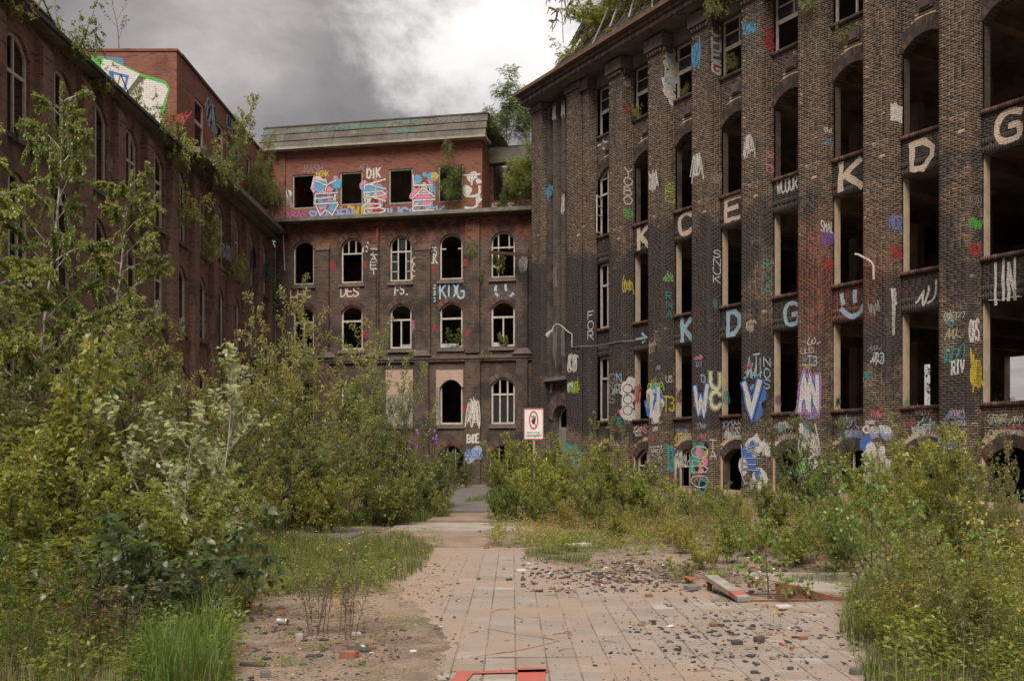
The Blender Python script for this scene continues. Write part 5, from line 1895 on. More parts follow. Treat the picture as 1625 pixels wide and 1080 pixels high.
graffiti(BK, (824, 395, 836, 445), '~14', GREY, ('f', -0.165), 0.2)
ff = [('f', TA - 0.27), ('f', TA), ('f', TA + 0.27)]
graffiti(BK, (414, 219, 448, 226), 'MONKE', WHITE, ('f', TA - 0.09 + .27 - .10), 0.2)
for (x0, x1, y0, y1, tx, cl) in ((412, 434, 207, 216, '~14', SKYB), (415, 440, 222, 230, '~14', YEL), (452, 500, 206, 216, 'AEIAP', TEAL), (505, 560, 200, 209, 'HREKNE', TEAL), (562, 608, 197, 206, '~30', TEAL),
                                 (625, 665, 191, 200, 'TMS', (0.06, 0.35, 0.25)), (672, 726, 188, 197, 'VARRIS', GREY), (735, 768, 186, 194, '~22', GREY),
                                 (520, 616, 211, 219, '05.09.2016 OOPD', (0.22, 0.07, 0.05)), (618, 664, 205, 213, '~24', TEAL)):
    graffiti(BK, (x0, y0, x1, y1), tx, cl, ('f', TA + 0.16 if y0 < 204 or (y0 < 209 and x0 < 500) or tx[0] == 'T' else TA - 0.10), 0.10)
# rusty beam sticking out
a0 = FB.front(777, 400, -0.2); a1 = FB.front(843, 408, -1.2)
p0 = FB.world(a0[0], -0.2); p1 = FB.world(a1[0] + 0.5, -1.4)
tag(MB().bar((p0[0], p0[1], a0[1]), (p1[0], p1[1], a1[1]), 0.12, 0.16).build('steel_beam', M['steel']), 'dark steel beam jutting across the last arched upper window of the rear wing', 'steel beam')

# ================================================================== LEFT BUILDING
FL = Frame(-13.4, 8.0, R(90))
LB = empty('left_wing', (FL.o[0], FL.o[1], 0), FL.a, 'long brown brick wing with arched windows running down the left of the yard', 'building')
BL = (FL, LB)
LEN = 46.9
TL = 0.24
cen = [45.3 - 2.65 * i for i in range(14)] + [47.95, 50.6, 53.25]
cen = sorted([c - 8.0 for c in cen if c > 9.5])
ops = []
rowsL = [(10.35, 13.25, 0.5), (6.65, 9.42, 0.5), (2.4, 5.45, 0.5)]
for c in cen:
    for (za, zb, rs) in rowsL:
        ops.append((c - 0.70, c + 0.70, za, zb, rs))
mb = MB()
wall(mb, 0.0, LEN, -0.1, 13.78, ops, TL, TL + 0.45)
mb.build('wall', M['brick_left'], LB)
pm = MB().box(-0.33, 0.33, 0.0, TL - 0.001, -0.1, 13.3)
pm.hexa([(-.33, 0, 13.302), (.33, 0, 13.302), (.33, TL - .002, 13.302), (-.33, TL - .002, 13.302), (-.33, 0.18, 13.6), (.33, 0.18, 13.6), (.33, TL - .002, 13.6), (-.33, TL - .002, 13.6)])
pmm = pm.mesh('pilaster', M['brick_left'])
for c in [cen[0] - 1.325] + [c + 1.325 for c in cen]:
    link('pilaster', pmm, LB, (c, 0, 0))
rl = random.Random(9)
for c in cen:
    for ri, (za, zb, rs) in enumerate(rowsL):
        k = rl.random()
        window(LB, c - 0.70, c + 0.70, za, zb, TL + 0.10, rs, mull=[0.5] if k < 0.7 else [0.33, 0.66], trans=[0.62] if k > 0.2 else (), w=0.095, mat=M['frame'],
               panes=[(0.05, 0.46, 0.05, 0.58)] if k > 0.6 else ())
        MB().box(c - 0.82, c + 0.82, TL - 0.12, TL + 0.15, za - 0.14, za - 0.003).build('window_sill', M['cornice'], LB)
# cream reveals, as on the photo's far jambs
MB().box(0.0, LEN + 0.5, -0.14, 0.9, 13.80, 13.93).build('ledge', M['concrete'], LB)
xk = 31.8
MB().box(xk, LEN + 0.3, -0.62, 0.3, 14.0, 14.25).build('ledge', M['concrete'], LB)
MB().box(0.0, xk - 0.2, -0.26, -0.142, 13.86, 13.98).build('gutter', M['roof_felt'], LB)
# low sloping roof behind the gutter on the near part
mb = MB()
mb.hexa([(0, 0.0, 13.935), (xk - .2, 0.0, 13.935), (xk - .2, 9, 14.6), (0, 9, 14.6), (0, 0.0, 14.05), (xk - .2, 0.0, 14.05), (xk - .2, 9, 14.75), (0, 9, 14.75)])
mb.build('roof', M['roof_felt'], LB)
mb = MB()
x0_, _ = FL.front(60, 60, -0.2)
mb.hexa([(15.6, -0.1, 14.35), (20.2, -0.15, 14.10), (20.2, 1.2, 14.4), (15.6, 1.2, 14.7), (15.6, -0.1, 14.41), (20.2, -0.15, 14.16), (20.2, 1.2, 14.46), (15.6, 1.2, 14.76)])
mb.build('loose_roof_sheet', M['roof_felt'], LB)
for (x, hh) in ((19.0, 0.55), (21.5, 0.35), (24.5, 0.5), (17.4, 0.6)):
    MB().tube([(x, -0.2, 14.0), (x + 0.35, -0.15, 14.0 + hh), (x + 0.9, -0.2, 14.05)], 0.02, 5).build('bent_rod', M['steel'], LB)
MB().box(0, 0.4, TL + .46, 9.0, -0.1, 13.7).build('end_wall', M['brick_left'], LB)
MB().box(0, LEN, 8.6, 9.0, -0.1, 14.5).build('rear_wall', M['inner'], LB)
for z in (1.6, 5.9, 9.6, 13.55):
    MB().box(0.42, LEN, TL + .46, 8.59, z - 0.2, z).build('floor_slab', M['ceiling'], LB)
for x in np.arange(4.0, LEN, 7.95):
    MB().box(x, x + 0.2, TL + .5, 8.59, -0.1, 13.5).build('inner_wall', M['inner'], LB)
# red attic block
RT = 18.15
sops = []
for (pa, pb, pt, pb2) in ((309, 324, 146, 236), (345, 355, 186, 254), (373, 381, 226, 276), (392, 398, 246, 290)):
    xa = FL.front(pa, 200, 0.35)[0]; xb = FL.front(pb, 200, 0.35)[0]
    sops.append((xa, xb, 14.75, 17.15, 0))
mb = MB()
wall(mb, xk, LEN + 1.2, 14.26, RT, sops, 0.35, 0.75)
mb.build('attic_wall', M['brick_red'], LB)
mb = MB()
mb.box(xk, xk + 0.4, 0.752, 8.0, 13.99, RT - 0.001)
mb.box(xk - 0.04, xk + 0.5, 0.30, 4.2, RT + 0.002, RT + 0.10)
mb.box(xk - 0.04, xk + 0.5, 4.7, 8.04, RT + 0.002, RT + 0.22)
mb.build('gable_wall', M['brick_red'], LB)
MB().box(xk + .51, LEN + 1.2, 0.28, 8.0, RT + .003, RT + .12).build('roof', M['roof_felt'], LB)
for s_ in sops:
    window(LB, s_[0], s_[1], s_[2], s_[3], 0.40, mull=(), trans=[(0.58, 0, 1, .12)], w=0.12, mat=M['frame'])
# big mural on the gable facing the camera: plain white shapes with green and dark outline
def gable_poly(name, pix, col, off, worn=0.2):
    V = []
    for (px, py) in pix:
        # gable plane is at local x = xk, facing the camera
        a, h = FL.side(px, py, xk)
        V.append((xk - off, a, h))
    me = bpy.data.meshes.new(name)
    me.from_pydata(V, [], [tuple(range(len(V)))])
    me.materials.append(paint(col, worn))
    me.update()
    return link(name, me, LB)


gable_poly('mural_shape', [(118, 87), (196, 92), (196, 106), (172, 98), (160, 92), (150, 108), (128, 104)], (0.10, 0.22, 0.42), 0.005)
gable_poly('mural_shape', [(120, 88), (160, 90), (182, 96), (226, 118), (262, 128), (270, 140), (262, 172), (258, 188), (252, 205), (200, 160), (150, 112)], GREEN, 0.007)
gable_poly('mural_shape', [(164, 94), (178, 97), (222, 118), (200, 148), (190, 142), (160, 106)], WHITE, 0.010, 0.1)
gable_poly('mural_shape', [(172, 112), (205, 120), (198, 150), (176, 130)], BLUE, 0.012)
gable_poly('mural_shape', [(180, 118), (200, 124), (196, 140), (184, 132)], WHITE, 0.014)
gable_poly('mural_shape', [(228, 124), (262, 134), (267, 142), (258, 168), (252, 180), (257, 188), (250, 202), (198, 160)], WHITE, 0.010, 0.1)
gable_poly('mural_shape', [(222, 120), (229, 124), (204, 152), (199, 148)], (0.10, 0.09, 0.08), 0.013)
graffiti(BL, (229, 134, 251, 150), 'RIV', BLACK, ('s', xk, -1), 0.12)
graffiti(BL, (216, 152, 236, 178), '~14', BLACK, ('s', xk, -1), 0.06)
graffiti(BL, (262, 172, 298, 204), '~22', (0.45, 0.05, 0.06), ('s', xk, -1), 0.06)
fa = ('f', 0.35)
graffiti(BL, (328, 152, 343, 215), '~22', (0.30, 0.38, 0.50), fa, 0.16)
graffiti(BL, (360, 180, 372, 215), '~16', (0.30, 0.34, 0.50), fa, 0.2)
graffiti(BL, (360, 222, 372, 270), 'HK', LGREEN, fa, 0.3, vertical=True)
fw = ('f', TL)
for (b, tx, cl, kw) in (((139, 282, 154, 315), 'G', LGREEN, {}), ((192, 316, 206, 348), 'H', (0.25, 0.6, 0.15), {}), ((238, 340, 246, 375), 'HU', (0.25, 0.6, 0.15), dict(vertical=True)),
                        ((286, 338, 292, 365), '~12', LGREEN, {}), ((342, 376, 354, 412), '~22', WHITE, {}), ((343, 418, 358, 438), '~16', WHITE, {}), ((310, 398, 322, 416), '~16', WHITE, {}),
                        ((243, 478, 253, 505), 'SUE', WHITE, {}), ((400, 385, 408, 440), '~20', PURP, {}), ((410, 400, 418, 450), '~20', TEAL, {}), ((160, 445, 168, 490), '~10', WHITE, {}),
                        ((283, 498, 292, 530), '~14', WHITE, {}), ((420, 410, 428, 450), '~16', TEAL, {}), ((80, 290, 104, 330), '~20', WHITE, {}), ((62, 400, 76, 470), '~20', WHITE, {}),
                        ((312, 500, 320, 528), 'SOFT', TEAL, dict(vertical=True))):
    graffiti(BL, b, tx, cl, fw, 0.22, **kw)
for (b, cl) in (((20, 190, 30, 240), BLACK), ((108, 220, 116, 262), SKYB), ((170, 240, 178, 280), GREY), ((356, 380, 366, 420), (0.35, 0.35, 0.5))):
    graffiti(BL, b, '~12', cl, ('f', 0.0), 0.12)

# ================================================================== PLANTS
def norm(v):
    return v / np.maximum(np.linalg.norm(v, axis=-1, keepdims=True), 1e-9)


def leaf_mesh(name, P, D, Nn, L, Wd, mat, detail=1, curl=0.15):
    """P base points, D directions, Nn normals, L lengths"""
    D = norm(D)
    Sd = norm(np.cross(D, Nn))
    Nn = norm(np.cross(Sd, D))
    L = L[:, None]
    Wd = (Wd[:, None] if isinstance(Wd, np.ndarray) else Wd * L)
    n = len(P)
    if detail == 1:
        a = P
        m_ = P + D * L * 0.45
        l = m_ - Sd * Wd * 0.5 + Nn * L * curl * 0.5
        r = m_ + Sd * Wd * 0.5 + Nn * L * curl * 0.5
        t = P + D * L - Nn * L * curl
        V = np.stack([a, r, t, l], 1)
        i = np.arange(n)[:, None] * 4
        T = np.concatenate([i + np.array([[0, 1, 2]]), i + np.array([[0, 2, 3]])], 0)
        return np_mesh(name, V, None, T, [mat])
    a = P
    l1 = P + D * L * 0.28 - Sd * Wd * 0.46 + Nn * L * curl * 0.4
    r1 = P + D * L * 0.28 + Sd * Wd * 0.46 + Nn * L * curl * 0.4
    l2 = P + D * L * 0.66 - Sd * Wd * 0.36 + Nn * L * curl * 0.1
    r2 = P + D * L * 0.66 + Sd * Wd * 0.36 + Nn * L * curl * 0.1
    m1 = P + D * L * 0.30
    m2 = P + D * L * 0.66 - Nn * L * curl * 0.4
    t = P + D * L - Nn * L * curl * 1.1
    V = np.stack([a, l1, r1, l2, r2, m1, m2, t], 1)
    i = np.arange(n)[:, None] * 8
    T = np.concatenate([i + np.array([[0, 2, 5]]), i + np.array([[0, 5, 1]]), i + np.array([[6, 4, 7]]), i + np.array([[3, 6, 7]])], 0)
    Qd = np.concatenate([i + np.array([[5, 2, 4, 6]]), i + np.array([[1, 5, 6, 3]])], 0)
    return np_mesh(name, V, Qd, T, [mat])


def tube_arrays(lines, sides=4):
    """lines: list of (pts (k,3), radii (k,))"""
    Vs, Qs = [], []
    b = 0
    ang = np.linspace(0, 2 * math.pi, sides, endpoint=False)
    for pts, rad in lines:
        k = len(pts)
        d = np.gradient(pts, axis=0)
        d = norm(d)
        up = np.where(np.abs(d[:, 2:3]) < 0.9, np.array([[0, 0, 1.0]]), np.array([[1.0, 0, 0]]))
        s = norm(np.cross(d, up)); u = np.cross(s, d)
        ring = pts[:, None, :] + (s[:, None, :] * np.cos(ang)[None, :, None] + u[:, None, :] * np.sin(ang)[None, :, None]) * rad[:, None, None]
        Vs.append(ring.reshape(-1, 3))
        i, j = np.meshgrid(np.arange(k - 1), np.arange(sides), indexing='ij')
        a = b + i * sides + j
        a2 = b + i * sides + (j + 1) % sides
        Qs.append(np.stack([a, a2, a2 + sides, a + sides], -1).reshape(-1, 4))
        b += k * sides
    return np.concatenate(Vs), np.concatenate(Qs)


def curve(p0, d0, L, k, r, up=0.0, wig=0.1):
    """polyline that starts at p0 along d0, bends towards +z by up, with wiggle"""
    pts = [np.array(p0, float)]
    d = np.array(d0, float)
    d /= np.linalg.norm(d)
    for i in range(k - 1):
        d = d + np.array([0, 0, up / (k - 1)]) + r.normal(0, wig, 3) * np.array([1, 1, .5])
        d /= np.linalg.norm(d)
        pts.append(pts[-1] + d * L / (k - 1))
    return np.array(pts)


def make_plant(seed, H, stems=1, lean=0.2, stem_wig=0.06, rad=0.012, nb=14, blen=0.35, bpow=0.7, bstart=0.1, bel=0.6, bup=0.3, tw=4, tlen=0.4, leaf=0.05, lw=0.6, lstep=0.5,
               droop=0.2, mats=('leaf_willow', 'bark'), detail=1, spread=0.1, top_leaves=True, pinnate=False, radial=1.0, pairs=2):
    r = np.random.default_rng(seed)
    lines = []
    LP, LD = [], []

    def put_leaves(pts, step, first=0.15):
        seg = np.linalg.norm(np.diff(pts, axis=0), axis=1)
        tot = seg.sum()
        n = max(2, int(tot / step))
        cum = np.concatenate([[0], np.cumsum(seg)])
        ts = np.linspace(first, 1.0, n) * tot
        for t in ts:
            i = min(len(seg) - 1, int(np.searchsorted(cum, t, side='right') - 1))
            f = (t - cum[i]) / max(seg[i], 1e-6)
            p = pts[i] * (1 - f) + pts[i + 1] * f
            d = (pts[i + 1] - pts[i]) / max(seg[i], 1e-6)
            for _ in range(pairs):
                side = r.normal(0, 1, 3)
                side -= d * (side @ d)
                side /= max(np.linalg.norm(side), 1e-6)
                dd = d * r.uniform(0.2, 0.8) + side * radial + np.array([0, 0, -droop])
                LP.append(p + side * leaf * 0.12)
                LD.append(dd)

    for s in range(stems):
        azi = r.uniform(0, 2 * math.pi)
        ln = lean * r.uniform(0.3, 1.0) * (0 if stems == 1 and lean < 0.08 else 1)
        h = H * (1.0 if s == 0 else r.uniform(0.55, 0.98))
        base = np.array([math.cos(azi) * spread * r.uniform(0, 1), math.sin(azi) * spread * r.uniform(0, 1), -0.05])
        st = curve(base, (math.cos(azi) * ln, math.sin(azi) * ln, 1), h, 9, r, 0.25 * ln, stem_wig)
        rr_ = rad * (h / H) * np.linspace(1, 0.18, 9) ** 0.9
        lines.append((st, rr_))
        if top_leaves:
            put_leaves(st[6:], leaf * lstep)
        for b in range(nb):
            t = bstart + (0.97 - bstart) * ((b + r.uniform(0, .8)) / nb)
            i = int(t * 8)
            f = t * 8 - i
            p = st[i] * (1 - f) + st[min(8, i + 1)] * f
            a = azi + b * 2.4 + r.uniform(-.4, .4)
            L = H * blen * ((1 - t) ** bpow) * r.uniform(0.65, 1.2) + 0.05 * H
            d0 = (math.cos(a), math.sin(a), bel + r.normal(0, .15))
            br = curve(p, d0, L, 6, r, bup, 0.10)
            lines.append((br, rad * 0.38 * (1 - t * 0.6) * np.linspace(1, 0.2, 6)))
            put_leaves(br[2:], leaf * lstep)
            for q in range(tw):
                tq = 0.25 + 0.7 * (q + r.uniform(0, .8)) / tw
                iq = int(tq * 5)
                fq = tq * 5 - iq
                pq = br[iq] * (1 - fq) + br[min(5, iq + 1)] * fq
                dq = norm(br[min(5, iq + 1)] - br[iq])
                sd_ = r.normal(0, 1, 3)
                dd = dq * 0.7 + sd_ * 0.6 + np.array([0, 0, bup * 0.5])
                tl = L * tlen * r.uniform(.6, 1.2) * (1 - 0.5 * tq)
                tg = curve(pq, dd, tl, 4, r, bup * 0.6, 0.12)
                lines.append((tg, rad * 0.14 * np.linspace(1, 0.3, 4)))
                put_leaves(tg, leaf * lstep, 0.1)
    LP = np.array(LP); LD = norm(np.array(LD))
    n = len(LP)
    if pinnate:
        # feathery leaves: a rachis with small leaflets on both sides
        P2, D2 = [], []
        up = np.array([0, 0, 1.0])
        for p, d in zip(LP, LD):
            sd_ = np.cross(d, up)
            sd_ /= max(np.linalg.norm(sd_), 1e-5)
            RL = leaf * 4.2
            for j in range(6):
                f = (j + 1) / 6
                q = p + d * RL * f + np.array([0, 0, -RL * 0.25 * f * f])
                for s_ in (-1, 1):
                    P2.append(q); D2.append(sd_ * s_ + d * 0.5 + np.array([0, 0, -0.15]))
        LP, LD = np.array(P2), norm(np.array(D2))
        n = len(LP)
    Nn = np.array([0, 0, 1.0]) + r.normal(0, 0.42, (n, 3))
    L = leaf * r.uniform(0.6, 1.25, n)
    lm = leaf_mesh('foliage', LP, LD, Nn, L, lw, M[mats[0]], detail)
    V, Q = tube_arrays(lines, 5 if rad > 0.03 else 4)
    wm = np_mesh('stems', V, Q, None, [M[mats[1]]])
    return wm, lm, n


PROTO = {}


def proto(key, **kw):
    PROTO[key] = make_plant(**kw)[:2]


# shrubs and young trees; two or three forms of each kind
for i in range(3):
    proto(('willow', i), pairs=2, seed=20 + i, H=5.0, stems=9, lean=0.50, rad=0.024, nb=12, blen=0.19, bstart=0.12, bel=1.0, bup=0.5, tw=4, tlen=0.55, leaf=0.095, lw=0.52, lstep=0.46, droop=0.15, mats=('leaf_willow', 'bark'), spread=0.5)
    proto(('shrub', i), pairs=2, seed=40 + i, H=3.0, stems=8, lean=0.75, rad=0.022, nb=10, blen=0.30, bstart=0.05, bel=0.5, bup=0.25, tw=5, tlen=0.5, leaf=0.078, lw=0.66, lstep=0.52, droop=0.25, mats=('leaf_dark', 'bark'), spread=0.5, stem_wig=0.1)
    proto(('light', i), pairs=3, seed=60 + i, H=2.2, stems=9, lean=0.75, rad=0.014, nb=11, blen=0.28, bstart=0.10, bel=0.7, bup=0.4, tw=4, tlen=0.5, leaf=0.072, lw=0.60, lstep=0.52, droop=0.1, mats=('leaf_birch', 'bark'), spread=0.35)
for i in range(2):
    proto(('birch', i), pairs=7, seed=80 + i, H=7.0, stems=1, lean=0.05, rad=0.06, nb=34, blen=0.30, bpow=0.6, bstart=0.12, bel=0.75, bup=-0.5, tw=7, tlen=0.5, leaf=0.066, lw=0.75, lstep=0.50, droop=0.5, mats=('leaf_birch', 'bark_birch'), stem_wig=0.04)
    proto(('sprig', i), pairs=5, seed=90 + i, H=2.4, stems=2, lean=0.3, rad=0.016, nb=14, blen=0.34, bstart=0.12, bel=0.9, bup=0.2, tw=4, tlen=0.45, leaf=0.07, lw=0.7, lstep=0.75, droop=0.2, mats=('leaf_willow', 'bark'))
    proto(('weed', i), pairs=3, seed=100 + i, H=1.3, stems=13, lean=0.45, rad=0.006, nb=10, blen=0.17, bstart=0.2, bel=1.4, bup=0.4, tw=2, tlen=0.4, leaf=0.042, lw=0.32, lstep=0.75, droop=0.1, mats=('leaf_weed', 'dry'), spread=0.5)
    proto(('robinia', i), pairs=3, seed=120 + i, H=3.6, stems=3, lean=0.35, rad=0.03, nb=14, blen=0.33, bstart=0.15, bel=0.5, bup=0.1, tw=2, tlen=0.5, leaf=0.065, lw=0.45, lstep=1.1, droop=0.3, mats=('leaf_robinia', 'bark'), pinnate=True)
    proto(('fresh', i), pairs=3, seed=140 + i, H=1.1, stems=6, lean=0.5, rad=0.009, nb=8, blen=0.28, bstart=0.15, bel=0.7, bup=0.3, tw=3, tlen=0.5, leaf=0.055, lw=0.62, lstep=0.7, droop=0.2, mats=('leaf_fresh', 'bark'), spread=0.15, detail=2)
proto(('poplar', 0), pairs=3, seed=160, H=3.1, stems=5, lean=0.50, rad=0.020, nb=10, blen=0.22, bstart=0.12, bel=0.95, bup=0.45, tw=2, tlen=0.5, leaf=0.085, lw=0.72, lstep=0.62, droop=0.0, mats=('leaf_silver', 'bark_pale'), spread=0.2, detail=2)
proto(('birchling', 0), pairs=4, seed=170, H=1.1, stems=1, lean=0.02, rad=0.011, nb=16, blen=0.46, bstart=0.10, bel=0.55, bup=-0.3, tw=2, tlen=0.5, leaf=0.055, lw=0.82, lstep=0.9, droop=0.6, mats=('leaf_fresh', 'bark'), detail=2)
proto(('birchbush', 0), pairs=2, seed=171, H=1.5, stems=4, lean=0.55, rad=0.012, nb=13, blen=0.34, bstart=0.10, bel=0.6, bup=0.0, tw=3, tlen=0.5, leaf=0.052, lw=0.78, lstep=0.85, droop=0.5, mats=('leaf_fresh', 'bark'), detail=2, spread=0.2)
proto(('birchbush', 1), seed=174, H=1.6, stems=3, lean=0.65, rad=0.012, nb=14, blen=0.36, bstart=0.10, bel=0.6, bup=0.0, tw=3, tlen=0.5, leaf=0.050, lw=0.75, lstep=0.9, droop=0.4, mats=('leaf_birch', 'bark'), detail=2, spread=0.2)
proto(('bramble', 0), pairs=3, seed=172, H=1.3, stems=8, lean=1.3, rad=0.009, nb=9, blen=0.30, bstart=0.1, bel=0.35, bup=-0.5, tw=2, tlen=0.5, leaf=0.078, lw=0.70, lstep=0.75, droop=0.2, mats=('leaf_needle', 'bark'), spread=0.3, stem_wig=0.13, detail=2)
proto(('yellow', 0), pairs=4, seed=173, H=2.0, stems=8, lean=0.45, rad=0.014, nb=10, blen=0.24, bstart=0.1, bel=0.9, bup=0.4, tw=3, tlen=0.5, leaf=0.06, lw=0.5, lstep=0.55, droop=0.1, mats=('leaf_yellow', 'bark'), spread=0.3)
proto(('tuftweed', 0), pairs=3, seed=175, H=1.1, stems=16, lean=0.40, rad=0.005, nb=9, blen=0.15, bstart=0.08, bel=1.6, bup=0.4, tw=1, tlen=0.5, leaf=0.055, lw=0.24, lstep=0.6, droop=0.1, mats=('grass', 'dry'), spread=0.45, detail=1)
proto(('deadstalk', 0), seed=176, H=1.0, stems=7, lean=0.18, rad=0.006, nb=9, blen=0.13, bstart=0.35, bel=2.2, bup=0.4, tw=2, tlen=0.5, leaf=0.016, lw=0.7, lstep=1.0, droop=0.0, mats=('dry', 'dry'), spread=0.12)
proto(('sparse', 0), pairs=4, seed=177, H=2.6, stems=1, lean=0.04, rad=0.02, nb=9, blen=0.42, bpow=0.5, bstart=0.12, bel=1.0, bup=0.3, tw=0, tlen=0.4, leaf=0.075, lw=0.65, lstep=1.1, droop=0.2, mats=('leaf_dark', 'bark'))
proto(('hanging', 0), pairs=3, seed=178, H=1.6, stems=8, lean=1.6, rad=0.012, nb=10, blen=0.36, bstart=0.1, bel=0.3, bup=-1.4, tw=3, tlen=0.5, leaf=0.060, lw=0.7, lstep=0.8, droop=0.6, mats=('leaf_birch', 'bark'), spread=0.25)
proto(('crown', 0), pairs=2, seed=179, H=9.0, stems=5, lean=0.5, rad=0.10, nb=20, blen=0.33, bstart=0.15, bel=0.6, bup=0.1, tw=8, tlen=0.5, leaf=0.16, lw=0.7, lstep=1.0, droop=0.3, mats=('leaf_fresh', 'bark'), spread=0.4)

NAMES = dict(willow=('willow_bush', 'willow bush'), shrub=('leafy_shrub', 'shrub'), light=('light_shrub', 'shrub'), birch=('birch_tree', 'tree'), sprig=('seedling_tree', 'sapling'), weed=('tall_weed', 'weed'),
             robinia=('feathery_tree', 'tree'), fresh=('small_bush', 'bush'), poplar=('white_poplar', 'sapling'), birchling=('young_birch', 'sapling'), birchbush=('birch_bush', 'bush'), bramble=('bramble', 'bramble'),
             yellow=('yellowing_bush', 'bush'), tuftweed=('weed_clump', 'weed'), deadstalk=('dead_stalks', 'dry weed'), sparse=('seedling_tree', 'sapling'), hanging=('wall_plant', 'wall plant'), crown=('broad_tree', 'tree'))


def plant(kind, form, loc, H, H0, label, rz=None, group=None, wide=1.0, tilt=(0, 0)):
    nm, cat = NAMES[kind]
    wm, lm = PROTO[(kind, form)]
    s = H / H0
    t = empty(nm, loc, rng.uniform(0, 6.28) if rz is None else rz, label, cat, group)
    t.scale = (s * wide, s * wide, s)
    t.rotation_euler[0] = tilt[0]; t.rotation_euler[1] = tilt[1]
    link('stems' if kind not in ('birch', 'crown') else 'trunk', wm, t)
    link('foliage', lm, t)
    return t


H0 = dict(willow=5.0, shrub=3.0, light=2.2, birch=7.0, sprig=2.4, weed=1.3, robinia=3.6, fresh=1.1, poplar=3.1, birchling=1.1, birchbush=1.5, bramble=1.3, yellow=2.0, tuftweed=1.1, deadstalk=1.0, sparse=2.6, hanging=1.6, crown=9.0)


def measured(kind, form):
    me = PROTO[(kind, form)][1]
    co = np.empty(len(me.vertices) * 3, np.float32)
    me.vertices.foreach_get('co', co)
    return float(np.percentile(co[2::3], 99.3))


def yard(kind, form, px, z, ytop, label, wide=1.0, group=None):
    """a plant standing in the yard at distance z whose top reaches photo row ytop"""
    X, Y = ground_pt(px, z)
    H = EYE + (HY - ytop) / FPX * z
    return plant(kind, form, (X, Y, -0.03), H, measured(kind, form), label, wide=wide, group=group)


